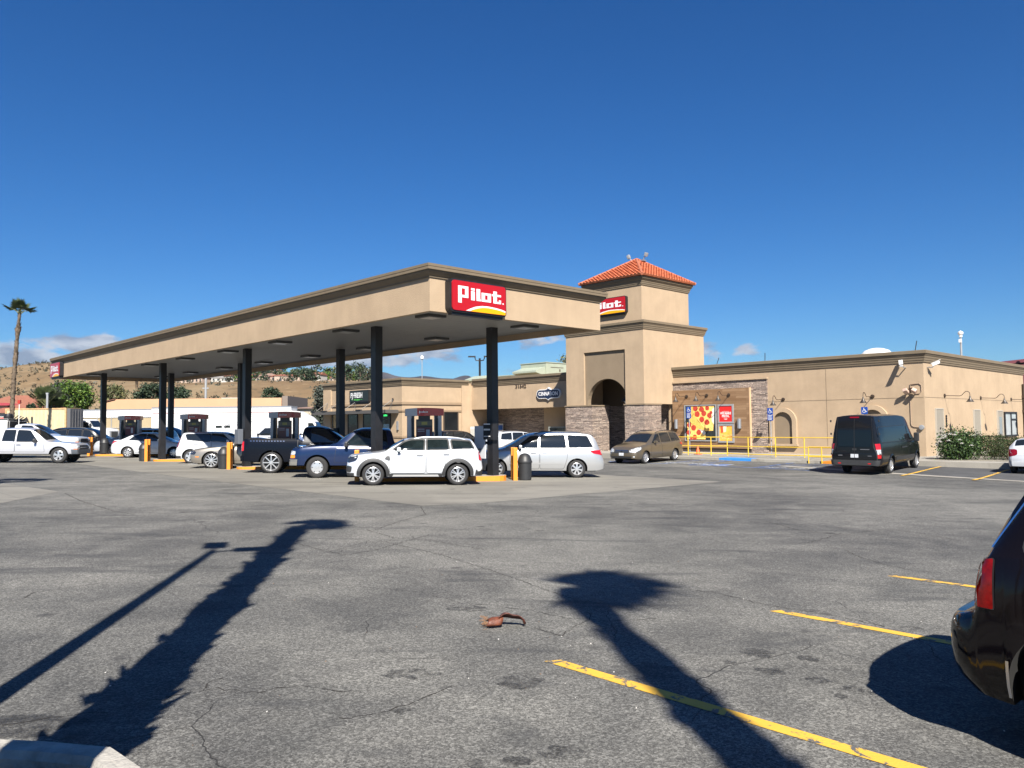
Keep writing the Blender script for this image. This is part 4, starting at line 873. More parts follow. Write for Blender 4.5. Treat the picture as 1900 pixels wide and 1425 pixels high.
# ---- 1. white crossover hatchback
def white_crossover():
    sp = dict(L=4.31, sill=.29, wr=.345, arch=.42, wheels=(.83, 3.50), roofw=.60, tw=.225, blend=.6,
              top=[(0, .93), (.10, .96), (.46, 1.01), (.8, 1.05), (1.14, 1.10), (1.45, 1.28), (1.84, 1.475), (2.1, 1.51), (2.9, 1.535), (3.5, 1.52), (3.98, 1.475), (4.10, 1.36), (4.2, 1.18), (4.27, 1.0), (4.31, .90)],
              belt=[(0, .80), (.25, .88), (.7, .98), (1.2, 1.035), (1.8, 1.075), (3.0, 1.10), (4.0, 1.14), (4.2, 1.10), (4.31, .82)],
              wid=car_widths(4.31, .90, .70, .78), front=[(0, .10), (.3, .03), (.5, 0), (.8, .03), (1, .10)], rear=[(0, .16), (.35, .05), (.55, -.0), (.75, .03), (1.1, .06), (1.3, .1)])
    c = Car('parked_car', 'white crossover hatchback with black wheel-arch cladding in front of the nearest pump island', 'car', sp, paint('paint_white', (.44, .46, .49), rough=.25)); c.body()
    wb = lambda s: c.b(s) + .025
    std_windows(c, [[(1.42, wb(1.42)), (2.40, wb(2.4)), (2.42, 1.44), (1.98, 1.425), (1.80, 1.36)], [(2.52, wb(2.5)), (3.20, wb(3.2)), (3.16, 1.455), (2.53, 1.455)], [(3.34, wb(3.3)), (4.02, wb(4.0)), (3.90, 1.39), (3.30, 1.43)]], CGLASS_T, rim=.05)
    c.screen('windscreen', 1.20, 1.80, .05); c.screen('rear_window', 4.0, 4.19, .1)
    std_doors(c, [[(1.36, .40), (2.46, .40), (2.46, wb(2.46) - .02), (1.42, wb(1.4) - .02), (1.30, .85)], [(2.50, .40), (3.00, .40), (3.10, .75), (3.25, .95), (3.26, wb(3.26) - .02), (2.50, wb(2.5) - .02)]], [(2.28, .955), (3.12, .985)], CHROME)
    c.arches(w=.10, sillz=.38); m = MB(); [c.side(m, [(1.42, .285), (2.9, .285), (2.86, .355), (1.46, .355)], sg, .02) for sg in (-1, 1)]; c.part(m, 'sill_trim', [mat('sill_silver', (.55, .56, .57), .4, metal=.4)])
    wrap_part(c, 'headlight', [(.60, .76), (.74, .72), (1.0, .78), (1.07, .92), (.92, .99), (.72, .96), (.60, .88)], [LAMPD, CHROME], off=.008, r=.08, under=True)
    wrap_part(c, 'taillight', [(.66, .79), (.86, .80), (.86, 1.09), (.72, 1.10), (.66, 1.02)], [RED, CHROME], True, off=.010, r=.06, under=True)
    wrap_part(c, 'fog_light', [(.62, .44), (.84, .42), (.88, .60), (.64, .62)], [CLAD, CHROME], off=.008, r=.06, under=True)
    m = MB(); c.wrap(m, [(-.48, .55), (.48, .55), (.54, .72), (.5, .84), (-.5, .84), (-.54, .72)], 1, .01, 0); c.part(m, 'grille', [BLACKP])
    m = MB(); c.wrap(m, [(-.95, .31), (.95, .31), (.95, .40), (-.95, .40)], 1, .012, 0); c.wrap(m, [(-1.0, .34), (1.0, .34), (.98, .50), (-.98, .50)], 1, .012, 0, True); c.part(m, 'bumper_trim', [CLAD])
    m = MB(); [c.side(m, c.rpoly([(1.17, .83), (1.36, .78), (1.34, .93), (1.24, .94)], .05), sg, .010, 0) for sg in (-1, 1)]; c.part(m, 'side_scuttle', [mat('scuttle_grey', (.07, .07, .07), .3)])
    wrap_part(c, 'reflector', [(.80, .46), (.93, .45), (.92, .58), (.80, .60)], [mat('pale_lamp', (.6, .6, .6), .2)], True, off=.016)
    for sg in (-1, 1): c.mirror(1.62, 1.09, sg)
    c.roofrails(2.05, 3.75, c.paint); c.wheels((6, 'double'), .235); m = MB(); m.tube([(c.L / 2 - 3.75, 0, 1.5), (c.L / 2 - 3.85, 0, 1.62)], .012); m.build('aerial', BLACKP, c.root); plate(c, .75, True); return c
# ---- 2. people carriers
def minivan(name, label, pm, tan=False, group=None, wstyle=(7, 'single'), gm=CGLASS):
    sp = dict(L=5.08, sill=.27, wr=.335, arch=.40, wheels=(.98, 4.01), roofw=.68, tw=.22, blend=.7,
              top=[(0, .80), (.10, .86), (.35, .95), (.8, 1.05), (1.2, 1.12), (1.6, 1.30), (2.05, 1.58), (2.35, 1.68), (3.0, 1.73), (4.0, 1.73), (4.55, 1.68), (4.72, 1.55), (4.90, 1.20), (5.0, 1.02), (5.08, .86)],
              belt=[(0, .68), (.3, .84), (.8, .97), (1.3, 1.04), (2.2, 1.07), (3.5, 1.09), (4.6, 1.12), (4.95, 1.02), (5.08, .78)],
              wid=car_widths(5.08, .975, .66, .80, .6, .45), front=[(0, .10), (.3, .02), (.55, 0), (.75, .05), (.95, .12)], rear=[(0, .1), (.35, .02), (.6, .0), (.8, .06), (1.1, .06), (1.6, .04)])
    c = Car(name, label, 'minivan', sp, pm, group); c.body(); wb = lambda s: c.b(s) + .025
    std_windows(c, [[(1.66, wb(1.66)), (2.50, wb(2.5)), (2.55, 1.56), (2.25, 1.54)], [(2.62, wb(2.6)), (3.60, wb(3.6)), (3.55, 1.60), (2.66, 1.58)], [(3.72, wb(3.7)), (4.62, wb(4.6) + .02), (4.42, 1.56), (3.68, 1.60)]], gm)
    c.screen('windscreen', 1.34, 2.12, .06, gm); c.screen('rear_window', 4.66, 4.90, .10, gm)
    std_doors(c, [[(1.52, .34), (2.57, .34), (2.57, wb(2.57) - .02), (1.62, wb(1.6) - .02), (1.46, .8)], [(2.61, .34), (3.50, .34), (3.62, .7), (3.66, wb(3.66) - .02), (2.61, wb(2.6) - .02)]], [(2.36, .93), (2.78, .95)], pm)
    m = MB(); [c.side(m, [(1.45, .50), (3.5, .50), (3.5, .56), (1.45, .56)], sg, .008) for sg in (-1, 1)]; c.part(m, 'side_moulding', [pm])
    wrap_part(c, 'headlight', [(.52, .66), (.80, .64), (1.30, .80), (1.36, .93), (1.0, .88), (.60, .78)], [CLEAR, AMBER], off=.008, r=.06)
    wrap_part(c, 'taillight', [(.62, .90), (.80, .84), (1.28, .92), (1.42, 1.02), (.95, 1.05), (.62, 1.03)], [RED, CHROME], True, off=.010, r=.05)
    m = MB(); c.wrap(m, c.rpoly([(-.48, .62), (.48, .62), (.52, .76), (-.52, .76)], .05), 1, .010, 0); c.part(m, 'grille', [mat('grille_dark', (.03, .035, .045), .3)])
    m = MB(); c.wrap(m, [(-.06, .65), (.06, .65), (.06, .73), (-.06, .73)], 1, .016, 0); c.wrap(m, [(-.5, .755), (.5, .755), (.5, .775), (-.5, .775)], 1, .014, 0); c.part(m, 'grille_badge', [CHROME])
    m = MB(); c.wrap(m, c.rpoly([(-.62, .34), (.62, .34), (.66, .44), (-.66, .44)], .04), 1, .008, 0); c.part(m, 'air_intake', [BLACKP])
    wrap_part(c, 'fog_light', [(.72, .38), (.82, .38), (.82, .46), (.72, .46)], [CLEAR], off=.012)
    plate(c, .47); plate(c, .80, True)
    for sg in (-1, 1): c.mirror(1.86, 1.10, sg, pm if tan else None)
    c.roofrails(2.4, 4.3, CLAD if not tan else BLACKP); c.wheels(wstyle, .225); return c
# ---- 3. hatchbacks and saloons
def boxy_hatch(pm):
    sp = dict(L=4.12, sill=.26, wr=.335, arch=.40, wheels=(.82, 3.39), roofw=.66, tw=.21, blend=.6,
              top=[(0, .85), (.1, .92), (.5, 1.03), (.95, 1.10), (1.25, 1.27), (1.65, 1.53), (1.9, 1.585), (2.6, 1.60), (3.4, 1.585), (3.85, 1.555), (3.95, 1.40), (4.03, 1.12), (4.08, .95), (4.12, .85)],
              belt=[(0, .74), (.3, .90), (.9, 1.02), (1.6, 1.055), (3.0, 1.10), (3.8, 1.16), (4.0, 1.12), (4.12, .78)],
              wid=car_widths(4.12, .89, .68, .82, .5, .35), rear=[(0, .12), (.3, .02), (.6, 0), (.9, .05), (1.2, .1), (1.5, .16)])
    c = Car('parked_car', 'white boxy hatchback with tall red rear lamps, its front half in the canopy shade', 'car', sp, pm); c.body(); wb = lambda s: c.b(s) + .025
    std_windows(c, [[(1.42, wb(1.42)), (2.42, wb(2.4)), (2.42, 1.49), (1.85, 1.47)], [(2.46, wb(2.5)), (3.55, wb(3.4) + .02), (3.68, 1.43), (3.6, 1.46), (2.46, 1.49)]])
    c.screen('windscreen', 1.02, 1.66, .06); c.screen('rear_window', 3.88, 4.02, .12)
    std_doors(c, [[(1.30, .36), (2.36, .36), (2.36, wb(2.36) - .02), (1.36, wb(1.36) - .02)], [(2.40, .36), (2.94, .36), (3.06, .72), (3.3, wb(3.3) - .02), (2.40, wb(2.4) - .02)]], [(2.2, .95), (3.1, .97)])
    wrap_part(c, 'taillight', [(.74, .82), (.86, .80), (.93, 1.05), (.97, 1.42), (.84, 1.46), (.74, 1.20)], [REDD, CHROME], True, off=.012, r=.05)
    wrap_part(c, 'headlight', [(.55, .72), (1.0, .74), (1.1, .90), (.6, .86)], [LAMPD]); plate(c, .75, True)
    m = MB(); c.wrap(m, [(-1.05, .25), (1.05, .25), (1.05, .38), (-1.05, .38)], 1, .012, 0, True); c.part(m, 'bumper_trim', [CLAD])
    for sg in (-1, 1): c.mirror(1.56, 1.08, sg)
    c.wheels((5, 'cover'), .235); return c
def saloon(pm):
    sp = dict(L=4.46, sill=.24, wr=.315, arch=.375, wheels=(.86, 3.46), roofw=.58, tw=.2, blend=.6,
              top=[(0, .72), (.1, .80), (.5, .92), (1.0, 1.0), (1.4, 1.18), (1.85, 1.42), (2.2, 1.49), (2.8, 1.49), (3.3, 1.38), (3.75, 1.16), (3.98, 1.07), (4.30, 1.06), (4.38, .99), (4.46, .80)],
              belt=[(0, .62), (.3, .78), (.9, .91), (1.6, .95), (3.0, .99), (3.7, 1.02), (4.25, 1.01), (4.46, .74)],
              wid=car_widths(4.46, .845, .66, .76, .6, .45), rear=[(0, .1), (.35, .02), (.6, 0), (.8, .03), (1, .06)])
    c = Car('parked_car', 'white saloon with its tail in the sun, behind the second bollard pair', 'car', sp, pm); c.body(); wb = lambda s: c.b(s) + .02
    std_windows(c, [[(1.55, wb(1.55)), (2.42, wb(2.4)), (2.42, 1.40), (2.05, 1.37)], [(2.47, wb(2.5)), (3.42, wb(3.4) + .01), (3.15, 1.28), (2.85, 1.38), (2.47, 1.40)]])
    c.screen('windscreen', 1.10, 1.88, .06); c.screen('rear_window', 3.0, 3.76, .08)
    std_doors(c, [[(1.38, .32), (2.40, .32), (2.40, wb(2.4) - .02), (1.45, wb(1.4) - .02)], [(2.44, .32), (3.02, .32), (3.12, .66), (3.40, wb(3.4) - .02), (2.44, wb(2.4) - .02)]], [(2.22, .86), (3.2, .88)])
    wrap_part(c, 'taillight', [(.60, .80), (.72, .78), (.92, .90), (1.16, .985), (.80, .97), (.60, .92)], [RED], True, off=.012); wrap_part(c, 'headlight', [(.5, .62), (1.0, .66), (1.2, .82), (.6, .78)], [CLEAR]); plate(c, .72, True)
    for sg in (-1, 1): c.mirror(1.70, .99, sg)
    c.wheels((8, 'single'), .215); return c
def small_hatch(pm):
    sp = dict(L=4.04, sill=.24, wr=.315, arch=.375, wheels=(.80, 3.32), roofw=.56, tw=.2, blend=.6,
              top=[(0, .80), (.1, .88), (.5, .98), (.9, 1.06), (1.25, 1.22), (1.7, 1.45), (2.0, 1.505), (2.6, 1.51), (3.3, 1.47), (3.65, 1.42), (3.85, 1.22), (3.95, .98), (4.04, .80)],
              belt=[(0, .66), (.3, .82), (.9, .95), (1.6, .99), (3.0, 1.04), (3.75, 1.10), (4.04, .76)],
              wid=car_widths(4.04, .865, .66, .74, .5, .42), rear=[(0, .1), (.35, .02), (.55, 0), (.75, .06), (1.1, .08), (1.4, .05)])
    c = Car('parked_car', 'white small hatchback parked by the hedge at the right edge', 'car', sp, pm); c.body(); wb = lambda s: c.b(s) + .02
    std_windows(c, [[(1.4, wb(1.4)), (2.32, wb(2.3)), (2.32, 1.41), (1.85, 1.38)], [(2.38, wb(2.4)), (3.2, wb(3.2) + .01), (3.0, 1.38), (2.38, 1.41)]])
    c.screen('windscreen', 1.0, 1.72, .06); c.screen('rear_window', 3.66, 3.87, .06)
    std_doors(c, [[(1.28, .32), (2.33, .32), (2.33, wb(2.3) - .02), (1.34, wb(1.3) - .02)]], [(2.15, .88)])
    wrap_part(c, 'taillight', [(.52, .76), (.78, .70), (.92, .78), (.98, .98), (.74, 1.02), (.56, .98)], [REDD, CHROME], True, off=.012, r=.06); plate(c, .66, True)
    m = MB(); c.wrap(m, [(-.24, .83), (.24, .83), (.24, .86), (-.24, .86)], 1, .014, 0, True); c.part(m, 'boot_handle', [BLACKP]); wrap_part(c, 'headlight', [(.5, .66), (1.0, .70), (1.2, .88), (.6, .82)], [CLEAR])
    m = MB(); c.wrap(m, [(-.06, .90), (.06, .90), (.06, .95), (-.06, .95)], 1, .016, 0, True); c.part(m, 'boot_badge', [mat('badge_gold', (.5, .36, .1), .3, metal=.8)])
    for sg in (-1, 1): c.mirror(1.55, 1.02, sg)
    c.wheels((5, 'single'), .21); return c
def coupe(pm):
    sp = dict(L=4.77, sill=.22, wr=.35, arch=.41, wheels=(.92, 3.64), roofw=.55, tw=.24, blend=.6,
              top=[(0, .74), (.08, .82), (.5, .90), (1.2, .98), (1.55, 1.05), (1.95, 1.25), (2.25, 1.36), (2.8, 1.375), (3.3, 1.28), (3.8, 1.06), (4.1, 1.02), (4.6, 1.02), (4.70, .95), (4.77, .8)],
              belt=[(0, .66), (.3, .80), (.9, .90), (1.6, .94), (3.0, .95), (3.6, 1.0), (4.5, .98), (4.77, .74)],
              wid=car_widths(4.77, .94, .74, .80, .5, .4), front=[(0, .18), (.3, .04), (.45, 0), (.62, .0), (.8, -.02), (.95, .05)])
    c = Car('parked_car', 'silver-beige sports coupe with large ten-spoke wheels beside the third bollard pair', 'car', sp, pm); c.body(); wb = lambda s: c.b(s) + .015
    std_windows(c, [[(1.75, wb(1.75)), (2.85, wb(2.8)), (2.75, 1.28), (2.3, 1.28)]]); c.screen('windscreen', 1.52, 2.25, .06, CGLASS_T); c.screen('rear_window', 3.1, 3.75, .08)
    std_doors(c, [[(1.50, .34), (2.86, .34), (2.95, wb(2.9) - .02), (1.55, wb(1.5) - .02)]], [(2.7, .82)])
    wrap_part(c, 'headlight', [(.58, .62), (.98, .60), (1.06, .70), (1.0, .76), (.60, .74)], [LAMPD]); wrap_part(c, 'side_marker', [(1.02, .49), (1.18, .49), (1.18, .53), (1.02, .53)], [AMBER])
    m = MB(); c.wrap(m, [(-.55, .56), (.55, .56), (.55, .74), (-.55, .74)], 1, .01, 0); c.part(m, 'grille', [BLACKP])
    m = MB(); m.bmm((c.L / 2 - .35, -.85, .17), (c.L / 2 + .05, .85, .20)); m.build('front_splitter', mat('splitter_grey', (.2, .2, .19), .5), c.root, bevel=.01)
    for sg in (-1, 1): c.mirror(1.85, .97, sg)
    c.wheels((10, 'thin'), .275); return c
# ---- 4. utility vehicles
def suv(name, label, pm, gm=CGLASS, rails=True, wstyle=(5, 'wide'), group=None):
    sp = dict(L=4.75, sill=.34, wr=.365, arch=.44, wheels=(.92, 3.70), roofw=.68, tw=.24, blend=.6,
              top=[(0, .92), (.08, 1.0), (.5, 1.08), (1.15, 1.14), (1.5, 1.34), (1.95, 1.64), (2.25, 1.72), (3.0, 1.75), (4.0, 1.72), (4.32, 1.66), (4.45, 1.50), (4.60, 1.16), (4.68, 1.0), (4.75, .85)],
              belt=[(0, .82), (.3, .98), (1.0, 1.07), (2.0, 1.11), (3.5, 1.14), (4.4, 1.16), (4.62, 1.06), (4.75, .8)],
              wid=car_widths(4.75, .925, .72, .84, .5, .4))
    c = Car(name, label, 'car', sp, pm, group); c.body(); wb = lambda s: c.b(s) + .025
    std_windows(c, [[(1.62, wb(1.6)), (2.42, wb(2.4)), (2.42, 1.61), (2.05, 1.59)], [(2.5, wb(2.5)), (3.35, wb(3.3)), (3.3, 1.62), (2.5, 1.62)], [(3.45, wb(3.4)), (4.28, wb(4.2) + .02), (4.15, 1.54), (3.42, 1.61)]], gm)
    c.screen('windscreen', 1.22, 2.0, .06, gm); c.screen('rear_window', 4.36, 4.58, .1, gm)
    std_doors(c, [[(1.42, .44), (2.44, .44), (2.44, wb(2.4) - .02), (1.5, wb(1.5) - .02)], [(2.48, .44), (3.15, .44), (3.27, .85), (3.42, wb(3.4) - .02), (2.48, wb(2.4) - .02)]], [(2.28, .98), (3.24, 1.0)])
    wrap_part(c, 'headlight', [(.55, .78), (.98, .80), (1.05, .95), (.55, .93)], [CLEAR]); wrap_part(c, 'taillight', [(.72, .82), (.94, .82), (.96, 1.12), (.72, 1.12)], [RED], True, off=.01); plate(c, .62, True)
    m = MB(); c.wrap(m, [(-.5, .68), (.5, .68), (.5, .92), (-.5, .92)], 1, .01, 0); c.part(m, 'grille', [BLACKP])
    m = MB(); c.wrap(m, [(-1.1, .36), (1.1, .36), (1.1, .52), (-1.1, .52)], 1, .01, 0, True); c.part(m, 'bumper_trim', [CLAD])
    for sg in (-1, 1): c.mirror(1.8, 1.14, sg, BLACKP)
    if rails: c.roofrails(2.2, 4.1, BLACKP)
    c.wheels(wstyle, .24); return c
def pickup(name, label, pm, L=5.9, H=1.85, cabin=(1.75, 2.35, 3.55, 3.85), hood=1.12, bedz=1.30, ws=(.98, 4.75), wr=.40, W=.99, ext=True, wstyle=(6, 'wide'), rim=.25, belt=1.12, gm=CGLASS, cat='pickup truck', bump=CHROME, rimw=.26, headm=None):
    a, b, d, e = cabin; arch = wr + .075
    sp = dict(L=L, sill=.46 if wr > .36 else .40, wr=wr, arch=arch, wheels=ws, roofw=.70 * W / .99, tw=rimw, blend=.5,
              top=[(0, hood - .16), (.08, hood - .06), (.5, hood - .02), (a - .45, hood + .02), (a - .25, hood + .06), (b, H - .08), (b + .25, H - .01), ((b + d) / 2, H), (d - .05, H - .03), (d + .02, H - .08), (e - .08, belt + .05), (e, bedz), (e + .05, bedz), (L - .12, bedz), (L - .04, bedz - .03), (L, bedz - .12)],
              belt=[(0, hood - .25), (.3, hood - .10), (a - .4, hood - .02), (b, belt), (d, belt + .02), (e, bedz - .03), (L - .1, bedz - .03), (L, bedz - .2)],
              wid=car_widths(L, W, .84, .90, .4, .25), side=[(0, .955), (.2, .985), (.55, 1.0), (.85, .985), (1, .955)], front=[(0, .06), (.5, .0), (.8, .02), (1.1, .05)], rear=[(0, .03), (.6, 0), (1.2, .01)], bumplift=.02)
    c = Car(name, label, cat, sp, pm); c.body(); wb = lambda s: c.b(s) + .025; zt = H - .13
    pol = [[(a + .20, wb(a + .2)), (b + .62, wb(b + .6)), (b + .62, zt), (b + .08, zt - .02)]]
    if ext: pol.append([(b + .72, wb(b + .7)), (d - .10, wb(d - .1)), (d - .16, zt), (b + .72, zt)])
    std_windows(c, pol, gm); c.screen('windscreen', a - .12, b, .06, gm); c.screen('rear_window', d + .0, e - .1, .10, gm)
    std_doors(c, [[(a - .12, sp['sill'] + .1), (b + .66, sp['sill'] + .1), (b + .66, wb(b + .6) - .02), (a - .05, wb(a) - .02)]] + ([[(b + .69, sp['sill'] + .1), (d - .02, sp['sill'] + .1), (d - .02, wb(d) - .02), (b + .69, wb(b + .7) - .02)]] if ext else []), [(b + .5, belt - .12), None] if ext else [(b + .5, belt - .12)], BLACKP)
    m = MB(); c.topp(m, [(e + .10, -W * .80), (L - .16, -W * .80), (L - .16, W * .80), (e + .10, W * .80)], .006, 0, .2, .3); c.part(m, 'bed_recess', [mat('bed_recess_dark', (.012, .012, .013), .7)])  # closed bed top: dark sheet at rail height paints the shaded hollow
    m = MB(); [c.side(m, [(e - .03, sp['sill'] + .08), (e - .005, sp['sill'] + .08), (e - .005, bedz - .04), (e - .03, bedz - .04)], sg, .004) for sg in (-1, 1)]; c.part(m, 'bed_gap', [SEAM])
    hz = hood - .32
    wrap_part(c, 'headlight', [(.62, hz), (W * .84 + .22, hz), (W * .84 + .24, hz + .12), (.62, hz + .15)], [headm or CLEAR], off=.010); wrap_part(c, 'turn_signal', [(.74, hz - .12), (W * .84 + .22, hz - .12), (W * .84 + .22, hz - .015), (.74, hz - .015)], [AMBER], off=.010)
    m = MB(); c.wrap(m, [(-.58, hz - .08), (.58, hz - .08), (.58, hz + .16), (-.58, hz + .16)], 1, .012, 0); c.wrap(m, [(-.58, hz + .03), (.58, hz + .03), (.58, hz + .06), (-.58, hz + .06)], 1, .02, 1); c.part(m, 'grille', [BLACKP, CHROME])
    m = MB(); z0 = sp['sill'] + .0; c.wrap(m, [(-W * .84 - .3, z0), (W * .84 + .3, z0), (W * .84 + .32, z0 + .22), (-W * .84 - .32, z0 + .22)], 1, .03, 0); c.wrap(m, [(-W * .9 - .1, z0 + .02), (W * .9 + .1, z0 + .02), (W * .9 + .1, z0 + .22), (-W * .9 - .1, z0 + .22)], 1, .05, 0, True); c.part(m, 'bumper', [bump])
    wrap_part(c, 'taillight', [(W * .90 - .16, bedz - .48), (W * .90 + .12, bedz - .48), (W * .90 + .12, bedz - .10), (W * .90 - .16, bedz - .10)], [RED], True, off=.012)
    for sg in (-1, 1): c.mirror(a + .30, belt + .03, sg, BLACKP, (.12, .24, .20), .16)
    c.wheels(wstyle, rim, inset=.01); return c
def passenger_van(pm):
    sp = dict(L=6.3, sill=.42, wr=.36, arch=.44, wheels=(1.0, 4.72), roofw=.80, tw=.24, blend=.5,
              top=[(0, 1.0), (.1, 1.10), (.6, 1.26), (.95, 1.40), (1.5, 1.92), (1.95, 2.34), (2.3, 2.48), (3.2, 2.55), (5.6, 2.56), (6.1, 2.54), (6.2, 2.44), (6.25, 2.0), (6.28, 1.4), (6.3, 1.0)],
              belt=[(0, .88), (.5, 1.12), (1.1, 1.28), (2.0, 1.32), (6.15, 1.34), (6.3, .95)],
              wid=[(0, .70), (.1, .82), (.35, .95), (.8, 1.02), (1.5, 1.03), (5.9, 1.03), (6.12, 1.01), (6.22, .965), (6.27, .92), (6.3, .88)],
              side=[(0, .95), (.15, .985), (.35, 1.0), (.7, .995), (1, .97)], rear=[(0, .02), (.5, 0), (1.3, .02), (2.0, .04), (2.5, .10)], bumplift=.0)
    c = Car('passenger_van', 'black high-roof passenger van parked nose-in at the accessible bays', 'van', sp, pm); c.body(); wb = lambda s: c.b(s) + .05
    std_windows(c, [[(1.35, wb(1.3)), (2.25, wb(2.2)), (2.25, 1.98), (1.85, 1.94)], [(2.45, wb(2.4)), (6.02, wb(6)), (6.05, 1.60), (6.0, 2.02), (2.45, 2.02)]], mat('van_glass', (.004, .005, .007), .03, spec=.5), rim=.02, r=.10)
    c.screen('windscreen', 1.0, 1.92, .08)
    std_doors(c, [[(1.25, .52), (2.33, .52), (2.33, wb(2.3) - .04), (1.3, wb(1.3) - .04)]], [(2.15, 1.15)], BLACKP)
    m = MB(); [c.side(m, [(2.6, 1.05), (3.35, 1.05), (3.35, 1.11), (2.6, 1.11)], sg, .02) for sg in (-1,)]; c.part(m, 'door_rail', [BLACKP])
    m = MB(); [c.side(m, [(1.5, .55), (4.2, .55), (4.2, .70), (1.5, .70)], sg, .012) for sg in (-1, 1)]; c.part(m, 'side_moulding', [CLAD])
    m = MB(); c.wrap(m, c.rpoly([(-.80, 1.22), (.80, 1.22), (.86, 1.42), (.86, 1.92), (-.86, 1.92), (-.86, 1.42)], .1), 1, .014, 0, True); c.wrap(m, [(-.012, .65), (.012, .65), (.012, 2.4), (-.012, 2.4)], 1, .016, 1, True); c.part(m, 'rear_window', [mat('van_glass', (.006, .007, .009), .03), SEAM])
    for sg in (-1, 1):
        m = MB(); c.wrap(m, [(.02, .62), (.93, .62), (.93, 2.42), (.02, 2.42)][0:0] or [(.90, .62), (.92, .62), (.92, 2.42), (.90, 2.42)], sg, .006, 0, True); c.part(m, 'door_seam', [SEAM])
    for sg in (-1, 1):
        m = MB(); c.wrap(m, [(.93, .74), (1.10, .74), (1.10, .90), (.93, .90)], sg, .014, 0, True); c.wrap(m, [(.93, .90), (1.10, .90), (1.10, 1.10), (.93, 1.10)], sg, .014, 1, True); c.wrap(m, [(.93, 1.10), (1.10, 1.10), (1.10, 1.34), (.93, 1.34)], sg, .014, 0, True); c.part(m, 'taillight', [RED, CLEAR])
    m = MB(); c.wrap(m, [(-1.0, .44), (1.0, .44), (1.02, .66), (-1.02, .66)], 1, .05, 0, True); c.part(m, 'rear_bumper', [CLAD]); wrap_part(c, 'reflector', [(.55, .50), (.68, .50), (.68, .54), (.55, .54)], [RED], True, off=.056)
    m = MB(); c.wrap(m, [(-.25, 2.42), (.25, 2.42), (.25, 2.47), (-.25, 2.47)], 1, .02, 0, True); c.part(m, 'brake_light', [REDD]); plate(c, .76, True, w=.32)
    m = MB(); c.wrap(m, c.rpoly([(-.11, 1.06), (.11, 1.06), (.11, 1.15), (-.11, 1.15)], .045), 1, .016, 0, True); c.wrap(m, [(-.72, 1.09), (-.28, 1.09), (-.28, 1.12), (-.72, 1.12)], 1, .014, 1, True); c.wrap(m, [(-.70, .82), (-.54, .82), (-.54, .85), (-.70, .85)], 1, .014, 1, True); c.wrap(m, [(.5, .83), (.68, .83), (.68, .87), (.5, .87)], 1, .014, 1, True); c.part(m, 'rear_badge', [BLACKP, mat('badge_grey', (.16, .16, .17), .4, metal=.5)])
    for z in (.9, 1.75, 2.3): m = MB(); [m.box((-c.L / 2 + .12, sg * .985, z), (.07, .05, .09)) for sg in (-1, 1)]; m.build('hinge', BLACKP, c.root, bevel=.01)
    m = MB(); c.wrap(m, [(-.6, .7), (.6, .7), (.6, 1.0), (-.6, 1.0)], 1, .01, 0); c.part(m, 'grille', [BLACKP]); wrap_part(c, 'headlight', [(.62, .84), (1.15, .9), (1.3, 1.15), (.7, 1.0)], [CLEAR])
    for sg in (-1, 1): c.mirror(1.62, 1.42, sg, BLACKP, (.13, .22, .40), .20)
    c.arches(c.paint, .06, None, off=.02); c.wheels((8, 'steel'), .225); return c
